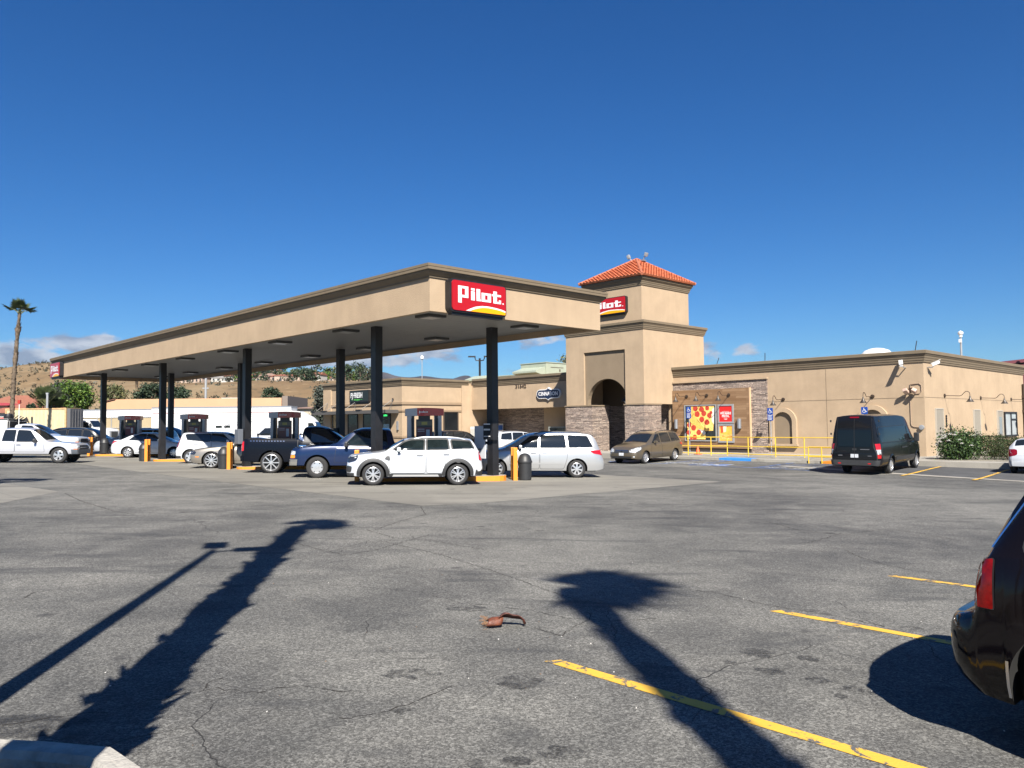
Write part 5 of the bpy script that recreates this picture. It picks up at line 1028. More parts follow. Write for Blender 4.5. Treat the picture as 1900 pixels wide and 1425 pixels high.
def big_suv(pm):
    sp = dict(L=4.95, sill=.28, wr=.37, arch=.44, wheels=(.95, 4.19), roofw=.72, tw=.26, blend=.55, rtaper=.22,
              top=[(0, .86), (.08, .96), (.6, 1.04), (1.3, 1.10), (1.6, 1.28), (2.05, 1.58), (2.35, 1.67), (3.2, 1.70), (4.0, 1.69), (4.36, 1.665), (4.48, 1.61), (4.57, 1.50), (4.66, 1.33), (4.73, 1.17), (4.762, 1.09), (4.777, 1.0), (4.79, .90), (4.81, .815), (4.84, .785), (4.95, .76)],
              belt=[(0, .74), (.3, .92), (1.2, 1.03), (2.0, 1.06), (4.3, 1.09), (4.70, 1.08), (4.755, 1.02), (4.79, .84), (4.81, .77), (4.95, .69)],
              wid=[(0, .74), (.1, .86), (.4, .97), (1.0, 1.0), (4.2, 1.0), (4.55, .985), (4.72, .955), (4.82, .925), (4.88, .89), (4.92, .85), (4.95, .80)],
              side=[(0, .90), (.15, .95), (.4, 1.0), (.6, .995), (.85, .985), (1.0, .95)], rear=[(0, .20), (.28, .13), (.33, .065), (.40, .028), (.48, .01), (.58, .0), (.66, .0), (.72, .012), (.75, .03), (.79, .03), (.9, .02), (1.1, .02), (1.7, 0)], bumplift=.02)
    c = Car('parked_car', 'glossy black large utility vehicle cut off by the right edge, tail lamp towards the lot', 'car', sp, pm); c.body(); wb = lambda s: c.b(s) + .03
    gm = mat('tinted_glass', (.004, .004, .005), .02, spec=.8)
    std_windows(c, [[(1.7, wb(1.7)), (2.5, wb(2.5)), (2.5, 1.57), (2.1, 1.53)], [(2.6, wb(2.6)), (3.5, wb(3.5)), (3.5, 1.58), (2.6, 1.58)], [(3.62, wb(3.6)), (4.54, wb(4.5)), (4.44, 1.53), (3.62, 1.57)]], gm, rim=.02)
    c.screen('rear_window', 4.53, 4.75, .05, gm); c.screen('windscreen', 1.35, 2.08, .06)
    std_doors(c, [[(1.45, .45), (2.53, .45), (2.53, wb(2.5) - .02), (1.5, wb(1.5) - .02)], [(2.57, .45), (3.40, .45), (3.52, .85), (3.58, wb(3.5) - .02), (2.57, wb(2.5) - .02)]], [(2.35, .94), (3.4, .96)], CHROME)
    for sg in (-1, 1):
        m = MB(); p = c.rpoly([(4.685, .80), (4.80, .80), (4.785, .92), (4.765, 1.05), (4.685, 1.07)], .012); c.side(m, c.grow(p, .005), sg, .004, 1, .03, .04); c.side(m, p, sg, .012, 0, .03, .04); c.side(m, [(4.775, .82), (4.785, .82), (4.752, 1.04), (4.742, 1.04)], sg, .016, 2, .03, .04)
        c.wrap(m, [(.70, .81), (.93, .81), (.93, 1.05), (.74, 1.05)], sg, .01, 0, True); c.part(m, 'taillight', [mat('lamp_red_deep', (.17, .004, .003), .15, coat=.25, spec=.3, var=.4, vscale=30), SEAM, mat('lamp_pink', (.26, .015, .012), .25)])
        m = MB(); pts = [(c.X(s, z), sg * (c.ys(s, z) + .004), z) for s, z in [(4.50 + .22 * k / 8, 1.50 - .38 * (k / 8)) for k in range(9)]]; m.tube(pts, .006, 6); m.build('window_trim', CHROME, c.root, recalc=False)
        m = MB(); c.side(m, [(3.53, .36), (3.57, .36), (3.62, .56), (3.59, .56)], sg, .01); c.side(m, [(4.625, .33), (4.64, .33), (4.625, .54), (4.61, .54)], sg, .01); c.part(m, 'mud_guard', [ALU])
        m = MB(); m.tube([(-c.L / 2 + .72, sg * .62, .36), (-c.L / 2 + .20, sg * .66, .33)], .035, 10); m.build('tail_pipe', CHROME, c.root)
    for sg in (-1, 1): c.mirror(1.9, 1.10, sg, None, (.14, .26, .18), .16)
    c.roofrails(2.3, 4.2, BLACKP); c.wheels((7, 'wide'), .27); plate(c, .86, True); return c
HI = R(9.6)        # the islands lie askew to the canopy
def park(c, x, y, heading, side_sign, wheel=0, dz=0.0):
    """put the car so that the tyre contact of wheel 0/1 on its left (+1) or right (-1) side is at (x, y)"""
    n = Vector((math.cos(heading), math.sin(heading))); l = Vector((-n.y, n.x)); sx = c.L / 2 - c.ws[wheel]; sy = side_sign * (c.W * .985 - .12)
    p = Vector((x, y)) - n * sx - l * sy; on_ground(c.root, p.x, p.y, heading, dz); return c
PW = paint('paint_white', (.44, .46, .49)); P_SIL = paint('paint_silver', (.42, .43, .44), metal=.55, rough=.33); P_TAN = paint('paint_tan', (.14, .115, .08), metal=.55, rough=.32); P_BLK = mat('paint_black', (.004, .004, .005), .22, coat=.2, spec=.2); P_NAV = mat('paint_navy', (.003, .0045, .009), .25, coat=.12, spec=.18); P_BLU = mat('paint_blue', (.006, .018, .064), .25, metal=.2, coat=.5); P_GRY = mat('paint_dark_grey', (.0065, .007, .0085), .2, coat=.2, spec=.25); P_BEI = paint('paint_beige', (.25, .23, .20), metal=.5, rough=.33); P_LAV = paint('paint_silver_blue', (.46, .47, .51), metal=.35, rough=.35)
park(white_crossover(), -4.41, 24.79, HI + math.pi, 1, 0)
park(minivan('parked_car', 'silver minivan with red tail lamps beside the nearest pump island, nose behind the column', P_SIL), 2.40, 29.69, R(184.5), 1, 1)
park(minivan('parked_car', 'tan minivan with its nose towards the pumps, in front of the stone pier', P_TAN, True, None, (8, 'single')), 7.15, 42.6, TH + math.pi + R(4), 1, 0)
park(boxy_hatch(PW), -16.14, 39.36, R(7), -1, 1)
park(saloon(PW), -22.62, 46.19, R(7), -1, 1)
park(coupe(P_BEI), -13.32, 34.74, R(189.6), 1, 0)
park(pickup('pickup_truck', 'navy blue pickup facing left with chrome bumper, behind the white crossover', P_BLU, 5.6, 1.84, (1.68, 2.32, 3.55, 3.85), 1.16, 1.30, (.96, 4.55), .385, .99, True, (6, 'steel'), .215, 1.14, CGLASS_T), -7.07, 28.4, HI + math.pi, 1, 0)
dk = pickup('pickup_truck', 'near-black pickup facing right on tall many-spoked wheels, tail by the third bollard pair', P_NAV, 5.7, 1.90, (1.72, 2.40, 3.30, 3.55), 1.20, 1.36, (.98, 4.55), .42, 1.0, False, (8, 'thin'), .325, 1.20, CGLASS, 'pickup truck', P_NAV)
park(dk, -9.61, 31.28, R(8), -1, 1)
m = MB(); [dk.side(m, [(4.05 + k * .115, 1.255), (4.10 + k * .115, 1.255), (4.10 + k * .115, 1.285), (4.05 + k * .115, 1.285)], -1, .012) for k in range(12)]; dk.part(m, 'bed_lettering', [CHROME])
m = MB(); dk.side(m, dk.rpoly([(3.28, 1.28), (3.46, 1.28), (3.5, 1.5), (3.44, 1.62)], .04), -1, .012); dk.side(m, [(3.2, 1.03), (3.48, 1.03), (3.48, 1.12), (3.2, 1.12)], -1, .012); dk.part(m, 'side_emblem', [CHROME])
rg = pickup('pickup_truck', 'silver compact pickup with extended cab driving at the left edge', P_LAV, 5.2, 1.74, (1.62, 2.18, 3.56, 3.72), 1.04, 1.14, (.86, 4.05), .38, .885, True, (5, 'wide'), .235, 1.02, CGLASS, 'pickup truck', mat('bumper_bluegrey', (.16, .18, .21), .3, metal=.6), .25)
park(rg, -22.3, 38.63, R(8), -1, 0)
wt = pickup('service_truck', 'large white pickup with dark grille, behind the silver pickup', PW, 6.3, 1.98, (1.85, 2.5, 3.45, 3.7), 1.28, 1.36, (1.0, 4.9), .40, 1.0, False, (8, 'steel'), .22, 1.24, CGLASS, 'truck', CHROME)
on_ground(wt.root, -28.1, 45.4, R(8))
m = MB(); m.bmm((-3.1, -1.04, .75), (-.62, 1.04, 2.12), 0); m.bmm((-3.1, -1.0, 2.12), (-.6, 1.0, 2.22), 1); m.bmm((-3.12, -1.05, 1.3), (-.61, 1.05, 1.32), 1); m.bmm((-.62, -1.04, .9), (-.5, 1.04, 2.1), 1); b = m.build('service_body', [WHITEP, mat('tarp_black', (.015, .015, .016), .7)], wt.root, bevel=.02)
m = MB(); m.bmm((-1.3, -1.07, 1.45), (-1.1, -1.04, 1.55)); m.build('latch', BLACK, b); m = MB(); m.tube([(-.2, -.6, 1.4), (-.25, -.55, 3.15)], .02, 6); bp_ = m.build('beacon_pole', WHITEP, wt.root); m = MB(); m.box((-.25, -.55, 3.2), (.14, .14, .2)); m.build('beacon', mat('beacon_red', (.30, .03, .02), .3), bp_)
m = MB(); m.lathe([(0, 0), (.22, 0), (.25, .1), (.2, .3), (.0, .34)], lambda a, b, c: (-.95 + a, -.2 + b, 2.2 + c), 14); [m.tube([(-.7 + .1 * k, -.4 + .15 * k, 2.1), (-.35 + .08 * k, -.3 + .1 * k, 2.45 - .06 * k)], .03, 6) for k in range(4)]; m.build('tool_load', BLACK, wt.root)
on_ground(suv('parked_car', 'black utility wagon behind the orange bollards at the far left island', P_BLK).root, -27.9, 51.6, R(8))
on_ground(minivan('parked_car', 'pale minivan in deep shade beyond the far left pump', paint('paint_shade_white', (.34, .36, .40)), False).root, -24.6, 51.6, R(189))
on_ground(suv('parked_car', 'white utility wagon with dark glass parked by the store wall', PW, CGLASS).root, .35, 52.6, R(34))
on_ground(suv('parked_car', 'black soft-roofed car parked by the deli corner, only its top in view', P_BLK, CGLASS, False).root, -3.9, 56.3, R(40))
park(passenger_van(P_GRY), 16.15, 33.75, TH + R(4), -1, 1)
hb = small_hatch(PW); on_ground(hb.root, 22.45, 33.4, TH + R(1))
bs = big_suv(mat('paint_black_gloss', (.004, .003, .0035), .1, coat=.15, spec=.28)); p = S(5.85, -.86); on_ground(bs.root, p.x, p.y, TH - math.pi / 2)
# ------------------------------------------------------------------ signs on the buildings
SRED = mat('sign_red', (.35, .005, .007), .3, coat=.25); SYEL = mat('sign_yellow', (.66, .32, .0), .3); SWHT = mat('sign_white', (.66, .66, .66), .3)
LETT = [(.10, .17, .165, .74), (.165, .17, .285, .25), (.225, .25, .285, .47), (.165, .47, .285, .555), (.335, .20, .405, .275), (.335, .305, .405, .61), (.435, .20, .505, .61), (.505, .55, .52, .61), (.53, .305, .595, .61), (.645, .305, .71, .61), (.595, .305, .645, .38), (.595, .535, .645, .61), (.755, .20, .825, .62), (.725, .305, .755, .375), (.825, .305, .905, .375), (.825, .55, .905, .62), (.862, .49, .905, .55)]
def rrect(x0, y0, x1, y1, r, n=5):
    o = []
    for cx, cy, a0 in ((x1 - r, y1 - r, 0), (x0 + r, y1 - r, 90), (x0 + r, y0 + r, 180), (x1 - r, y0 + r, 270)):
        for k in range(n + 1): a = R(a0 + 90 * k / n); o.append((cx + r * math.cos(a), cy + r * math.sin(a)))
    return o
def logo_sign(label, u, v, z, face, w, h):
    """face 'v': sign looks towards -v, its width runs along +u. face 'u': looks towards -u, width runs along -v"""
    root = site('wall_sign', label, 'sign', u, v, z, None); root['group'] = 'red and yellow fuel brand signs'
    fn = (lambda x, y, d: (x, -d, y)) if face == 'v' else (lambda x, y, d: (-d, -x, y))
    d0 = .24; m = MB(); m.prism(rrect(-w / 2 - .05, -h / 2 - .05, w / 2 + .05, h / 2 + .05, .12), fn, .0, d0); m.prism([(-w / 2 + .06, -h / 2 - .13), (w / 2 - .06, -h / 2 - .13), (w / 2 - .04, -h / 2 - .02), (-w / 2 + .04, -h / 2 - .02)], fn, .01, d0 - .06); m.build('cabinet', BLACK, root)
    m = MB(); m.prism(rrect(-w / 2, -h / 2, w / 2, h / 2, .09), fn, d0, d0 + .03); fc = m.build('face', SRED, root)
    P = lambda a, b, d: fn(-w / 2 + a * w, h / 2 - b * h, d); m = MB()
    for x0, y0, x1, y1 in LETT: m.add([P(x0, y1, d0 + .036), P(x1, y1, d0 + .036), P(x1, y0, d0 + .036), P(x0, y0, d0 + .036)], [(0, 1, 2, 3)])
    m.add([P(.945 + .014 * math.cos(k * .785) , .60 + .03 * math.sin(k * .785), d0 + .036) for k in range(8)], [list(range(8))]); m.build('lettering', SWHT, fc, weld=False)
    arc = [(.24, .985), (.32, .90), (.42, .815), (.54, .765), (.66, .755), (.80, .775), (.92, .81), (.992, .85)]; lo = [(.992, .90), (.92, .865), (.80, .83), (.66, .81), (.56, .82), (.46, .865), (.37, .93), (.32, .985)]
    m = MB(); m.add([P(a, b, d0 + .034) for a, b in arc + lo], [[k, k + 1, 14 - k, 15 - k] for k in range(7)]); m.build('arc', SWHT, fc, weld=False)
    m = MB(); yb = [(.33, .985), (.38, .93), (.47, .865), (.56, .82), (.66, .81), (.80, .83), (.92, .865), (.992, .90)]; m.add([P(a, b, d0 + .034) for a, b in yb] + [P(a, .99, d0 + .034) for a, b in yb], [[k, k + 1, 9 + k, 8 + k] for k in range(7)]); m.build('swoosh', SYEL, fc, weld=False)
    return root
logo_sign('red illuminated logo sign at the near corner of the pump canopy', 15.1, 17.45, 5.46, 'v', 2.08, .86)
logo_sign('red logo sign on the far left end of the pump canopy fascia', 13.46, 55.9, 5.46, 'u', 2.08, .86)
logo_sign('red logo sign on the tiled tower, half behind the canopy', 41.95, 34.35, 9.75, 'u', 3.4, 1.06)
def deli_sign():
    r = site('wall_sign', 'black square deli sign with white lettering above the awning', 'sign', 37.1, 57.8, 4.27); fn = lambda x, y, d: (-d, -x, y)
    m = MB(); m.prism(rrect(-1.5, -.5, 1.5, .5, .04), fn, 0, .22); m.prism([(-1.4, -.62), (1.4, -.62), (1.4, -.5), (-1.4, -.5)], fn, 0, .14); m.build('cabinet', BLACK, r)
    m = MB(); m.prism(rrect(-1.44, -.44, 1.44, .44, .03), fn, .22, .235); f = m.build('face', mat('sign_black', (.012, .016, .016), .3), r)
    m = text_mb('PJ\u00b7FRESH', .62, .005, lambda x, y, d: fn(x - .35, y + .06, .238 + d), sx=.80, bold=.012); m.build('lettering', SWHT, f, weld=False)
    m = text_mb('Marketplace', .2, .005, lambda x, y, d: fn(x - .3, y - .30, .238 + d), shear=.25); [m.bmm((-.245, .3 - a - .12, -.31), (-.24, .3 - a + .12, -.29)) for a in (-.75, .75)]; m.build('tagline', mat('sign_green', (.10, .55, .08), .4), f, weld=False)
deli_sign()
def bakery_sign():
    r = site('wall_sign', 'dark blue lozenge bakery sign with white outline beside the street number', 'sign', 44.4, 42.35, 4.08); fn = lambda x, y, d: (-d, -x, y)
    def shape(w, h, tip): 
        o = []
        for sg, a0 in ((1, -90), (-1, 90)):
            for k in range(13): a = R(a0 + 180 * k / 12); o.append((sg * (w / 2 - h / 2) + h / 2 * math.cos(a), h / 2 * math.sin(a)))
            o += [(sg * .32, sg * h / 2), (sg * .14, sg * (h / 2 + .04)), (0, sg * (h / 2 + tip)), (-sg * .14, sg * (h / 2 + .04)), (-sg * .32, sg * h / 2)]
        return o
    m = MB(); m.prism(shape(2.55, .72, .15), fn, 0, .16); m.build('outline', SWHT, r); m = MB(); m.prism(shape(2.43, .60, .13), fn, .16, .175); f = m.build('face', mat('sign_navy', (.012, .022, .055), .3), r)
    m = text_mb('CINNABON', .40, .005, lambda x, y, d: fn(x, y, .178 + d), sx=.98, bold=.012); m.build('lettering', SWHT, f, weld=False)
bakery_sign()
m = text_mb('31642', .42, .05, lambda x, y, d: (44.40 - d - .0, 45.55 - x, 4.80 + y), sx=1.05, bold=.008, spacing=1.15); tag(m.build('street_number', mat('number_brown', (.07, .05, .035), .6), org=(44.4, 45.55, 4.8), weld=False), 'brown raised street number high on the store wall', 'sign'); o = bpy.data.objects['street_number']; o.location = S(44.4, 45.55, 4.8); o.rotation_euler = (0, 0, TH)
# ------------------------------------------------------------------ wall lamps, cameras, floodlight
def gooseneck():
    r = thing('wall_lamp', '', 'lamp'); SH = mat('lamp_shade_metal', (.07, .062, .055), .4, metal=.5)
    m = MB(); m.lathe([(0, 0), (.11, 0), (.11, .05), (.03, .07)], lambda a, b, c: (-c, a, b), 14); m.build('wall_plate', BRONZE, r)
    m = MB(); m.tube([(-.04, 0, 0), (-.45, 0, -.02), (-.80, 0, -.04), (-.90, 0, .0), (-1.0, 0, .12), (-1.10, 0, .20), (-1.20, 0, .20), (-1.28, 0, .13), (-1.30, 0, .02), (-1.30, 0, -.10)], .018, 8); m.build('arm', BRONZE, r)
    m = MB(); m.lathe([(.03, -.06), (.045, -.10), (.05, -.18), (.20, -.38), (.205, -.385), (.19, -.38), (.05, -.19), (0, -.17)], lambda a, b, c: (-1.30 + a, b, c), 18); m.build('lamp_shade', SH, r); return r
g0 = gooseneck(); GL = 'gooseneck wall lamps'
for i, (u, v, z, f, lab) in enumerate(((44.80, 30.01, 3.49, 'u', 'gooseneck lamp over the left edge of the large pizza poster'), (44.80, 28.46, 3.50, 'u', 'gooseneck lamp over the middle of the large pizza poster'), (44.80, 26.83, 3.48, 'u', 'gooseneck lamp over the small red poster'),
        (44.97, 23.2, 3.09, 'u', 'gooseneck lamp above the blind arch by the stone panel'), (44.97, 17.87, 3.10, 'u', 'gooseneck lamp above the blind arch behind the black van'),
        (48.08, 15.16, 3.11, 'v', 'long gooseneck lamp beside the first grey door'), (54.58, 15.16, 3.08, 'v', 'long gooseneck lamp beside the second grey door'), (61.2, 15.16, 3.09, 'v', 'gooseneck lamp above the black framed window at the right end'))):
    o = g0 if i == 0 else dup(g0); o.location = S(u, v, z); o.rotation_euler = (0, 0, TH + (0 if f == 'u' else math.pi / 2)); tag(o, lab, 'lamp', GL)
for v, lab in ((30.83, 'silver half-cylinder wall light left of the pizza poster'), (26.07, 'silver half-cylinder wall light right of the sandwich poster')):
    r = site('wall_light', lab, 'lamp', 44.80, v, 1.33, 'silver cylinder wall lights'); m = MB(); m.lathe([(0, 0), (.13, 0), (.13, .62), (0, .62)], lambda a, b, c: (-.12 + a, b, c), 18); m.build('housing', ALU, r); m = MB(); m.bmm((-.1, -.07, .2), (0, .07, .42)); m.build('bracket', GREYM, r)
r = site('wall_light', 'slim pale wall light on the deli corner near the door', 'lamp', 37.1, 52.32, 1.35, 'silver cylinder wall lights'); m = MB(); m.bmm((-.14, -.09, 0), (0, .09, .72)); m.build('housing', ALU, r, bevel=.03)
def cctv(u, v, z, face, lab, ln=.55):
    r = site('security_camera', lab, 'camera', u, v, z, 'security cameras on the store corner'); f = (lambda x, y, h: (-x, y, h)) if face == 'u' else (lambda x, y, h: (y, -x, h))
    m = MB(); m.tube([f(0, 0, 0), f(.28, 0, -.02), f(.34, .05, .10)], .03, 8); m.build('bracket', ALU, r)
    m = MB(); M = Matrix.Rotation(R(-25), 4, 'Y' if face == 'u' else 'X') @ Matrix.Rotation(R(20), 4, 'Z'); m.box(f(.42, .1, .18), (ln, .16, .16) if face == 'u' else (.16, ln, .16), 0, M); m.build('housing', WHITEP, r, bevel=.03)
    m = MB(); m.box(f(.42, .1, .275), (ln + .1, .2, .02) if face == 'u' else (.2, ln + .1, .02), 0, M); m.build('sun_shield', WHITEP, r)
cctv(44.97, 16.05, 4.62, 'u', 'white security camera under the cornice left of the building corner'); cctv(45.5, 15.16, 4.60, 'v', 'small white security camera right of the building corner', .4)
r = site('floodlight', 'brown twin floodlight with looped conduit near the building corner', 'lamp', 44.97, 15.75, 3.42); m = MB(); m.bmm((-.12, -.02, -.1), (0, .16, .08)); m.build('junction_box', BRONZE, r)
for dv, tl in ((-.18, .5), (.25, -.3)): m = MB(); m.box((-.28, dv, -.10), (.30, .24, .2), 0, Matrix.Rotation(tl, 4, 'X') @ Matrix.Rotation(R(35), 4, 'Y')); m.build('lamp_head', mat('flood_pale', (.42, .30, .24), .5), r, bevel=.03)
m = MB(); m.tube([(-.03, .1, .06), (-.03, .1, .26), (-.03, -.35, .30), (-.03, -.46, .2), (-.03, -.46, -.12), (-.03, -.36, -.24), (-.03, -.1, -.26)], .022, 8); m.tube([(-.03, .12, -.1), (-.03, .12, -1.85), (-.03, .08, -1.98), (-.03, -.04, -2.04), (-.03, -.3, -2.06)], .022, 8); m.build('conduit', mat('conduit_tan', (.26, .19, .135), .6), r)
m = MB(); m.lathe([(0, 0), (.13, 0), (.13, .12), (0, .14)], lambda a, b, c: (-c, -.42 + a, -2.06 + b), 12); m.build('sensor', GREYM, r)
def roof_thing(name, lab, cat, u, v, z, fnc, mats, grp=None):
    r = site(name, lab, cat, u, v, z, grp); m = MB(); fnc(m); m.build('mast' if 'mast' in name else 'body', mats, r); return r
for k, (du, dv, lean, lab) in enumerate(((44.6, 34.25, -.2, 'left small floodlight on the tiled tower peak'), (44.85, 33.45, .2, 'right small floodlight on the tiled tower peak'))):
    r = site('tower_light', lab, 'lamp', du, dv, 13.25, 'floodlights on the tower peak'); m = MB(); m.bmm((-.16, -.16, -.05), (.16, .16, .06)); m.build('base', ALU, r); m = MB(); m.tube([(0, 0, .05), (0, -lean * .5, .2), (0, -lean * 1.1, .28)], .04, 8); m.box((0, -lean * 1.4, .40), (.18, .22, .28), 0, Matrix.Rotation(lean * 2, 4, 'X')); m.build('lamp_head', GREYM, r, bevel=.03)
r = site('camera_mast', 'tall thin camera mast with white dome head on the store roof', 'mast', 52.8, 15.6, 5.3); m = MB(); m.tube([(0, 0, 0), (0, 0, 1.5)], .06, 8); m.tube([(.15, 0, 0), (.02, 0, 1.3)], .015, 6); m.build('pole', GREYM, r); m = MB(); m.lathe([(0, 1.45), (.1, 1.5), (.08, 1.62), (.14, 1.66), (.16, 1.78), (.0, 1.9)], n=14); m.bmm((-.22, -.06, 1.15), (.0, .06, 1.35)); m.build('dome', WHITEP, r)
r = site('roof_dome', 'white dome showing just above the store parapet', 'antenna', 53.5, 20.9, 5.2); m = MB(); m.lathe([(1.1, 0), (1.1, .6), (1.0, .95), (.75, 1.2), (.4, 1.33), (0, 1.38)], n=24); m.build('shell', WHITEP, r)
for u, v, l, lab in ((45.6, 15.8, (.12, .0, .55), 'whip aerial at the building corner'), (45.4, 24.6, (-.12, 0, .5), 'whip aerial halfway along the store roof'), (45.5, 28.2, (.3, 0, .45), 'bent whip aerial near the tower on the store roof')):
    r = site('roof_aerial', lab, 'aerial', u, v, 5.3, 'whip aerials on the roof'); m = MB(); m.tube([(0, 0, 0), (l[0] * .4, -.05, l[2] * .7), (l[0], -.1, l[2] + .25)], .025, 6); m.build('rod', BLACKP, r)
HV = mat('hvac_green', (.30, .335, .265), .5, var=.08, vscale=2)
def hvac(lab, u, v, z, a, b, h, hood=False):
    r = site('roof_unit', lab, 'air conditioner', u, v, z, 'roof air conditioning units'); m = MB(); m.bmm((-a / 2, -b / 2, 0), (a / 2, b / 2, h)); m.bmm((-a / 2 - .05, -b / 2 - .05, h), (a / 2 + .05, b / 2 + .05, h + .06)); m.build('casing', HV, r)
    m = MB(); [m.bmm((-a / 2 - .012, -b / 2 + .1 + (b - .2) / 4 * k, .3), (-a / 2, -b / 2 + .08 + (b - .2) / 4 * (k + 1), h - .2)) for k in range(4)]; [m.bmm((-a / 2 + .1 + (a - .2) / 4 * k, -b / 2 - .012, .3), (-a / 2 + .08 + (a - .2) / 4 * (k + 1), -b / 2, h - .2)) for k in range(4)]; m.build('panel', HV, r)
    m = MB(); m.bmm((a * .1, -b / 2 - .03, h * .55), (a * .16, -b / 2 - .012, h * .68)); m.bmm((-a * .3, -b / 2 - .03, h * .75), (a * .3, -b / 2 - .013, h * .78)); m.build('decal', mat('decal_dark', (.10, .08, .06), .6), r)
    if hood: m = MB(); m.prism([(0, 0), (-1.1, .25), (-1.1, .4), (0, .75)], lambda p, q, t: (-a / 2 + p, t, h * .3 + q), -b / 2 + .1, b / 2 - .1); m.build('intake_hood', HV, r)
hvac('largest pale green roof unit behind the street number wall', 47.9, 46.3, 5.25, 2.6, 3.0, 1.55, True); hvac('low pale green roof unit beside the near canopy column', 48.2, 50.5, 5.25, 1.6, 3.0, .75); hvac('small white roof unit left of the near canopy column', 48.6, 54.6, 5.25, 1.3, 2.0, .8, True)
# ------------------------------------------------------------------ pump islands
OR = MATS['orange_paint']; IU = Vector((math.cos(R(-34)), math.sin(R(-34))))
def ipt(k, a, b=0.0):
    """point on island k: a along it (left to right), b across (towards the store)"""
    c = Vector((17.0, 21.7 + 10.12 * k)); n = Vector((-IU.y, IU.x)); p = c + IU * a + n * b; q = S(p.x, p.y); return q
NM = ('nearest', 'second', 'third', 'farthest')
def on_island(o, k, a, b, dz): p = ipt(k, a, b); o.location = (p.x, p.y, gz(p.x, p.y) + dz); o.rotation_euler = (0, 0, TH + R(-34)); return o
def island():
    r = thing('pump_island', '', 'kerb'); o = []
    for sx, a0 in ((1, -90), (-1, 90)):
        for j in range(9): a = R(a0 + 180 * j / 8); o.append((sx * 1.98 + .48 * math.cos(a), .48 * math.sin(a)))
    m = MB(); m.prism(o, lambda p, q, t: (p, q, t), -.25, .15, 1, ms=0); m.build('kerb', [OR, MATS['concrete_walk']], r); return r
isl = island()
for k in range(4): o = isl if k == 0 else dup(isl); on_island(o, k, 0, 0, 0); tag(o, f'orange-edged concrete island under the {NM[k]} fuel pump', 'kerb', 'orange kerbed pump islands')
def bollards():
    r = thing('bollard', '', 'bollard'); m = MB(); m.bmm((-.075, -.075, -.15), (.075, .075, 1.16)); m.build('post', OR, r, bevel=.015); return r
b0 = bollards(); first = True
for k in range(4):
    for e, a in (('left', -2.72), ('right', 2.76)):
        for b, wh in ((-.24, 'nearer'), (.22, 'farther')):
            o = b0 if first else dup(b0); first = False; on_island(o, k, a, b + (-.12 if e == 'left' else .1), -.1 if (k == 0 and e == 'left') else 0); tag(o, f'{wh} orange guard post at the {e} end of the {NM[k]} pump island', 'bollard', 'orange guard posts at the pump islands')
PGREY = mat('pump_grey', (.33, .34, .35), .4, metal=.2, var=.05); PRED = mat('pump_red', (.36, .012, .016), .25, coat=.6); PBLK = mat('pump_black', (.018, .02, .026), .35, var=.25, vscale=6)
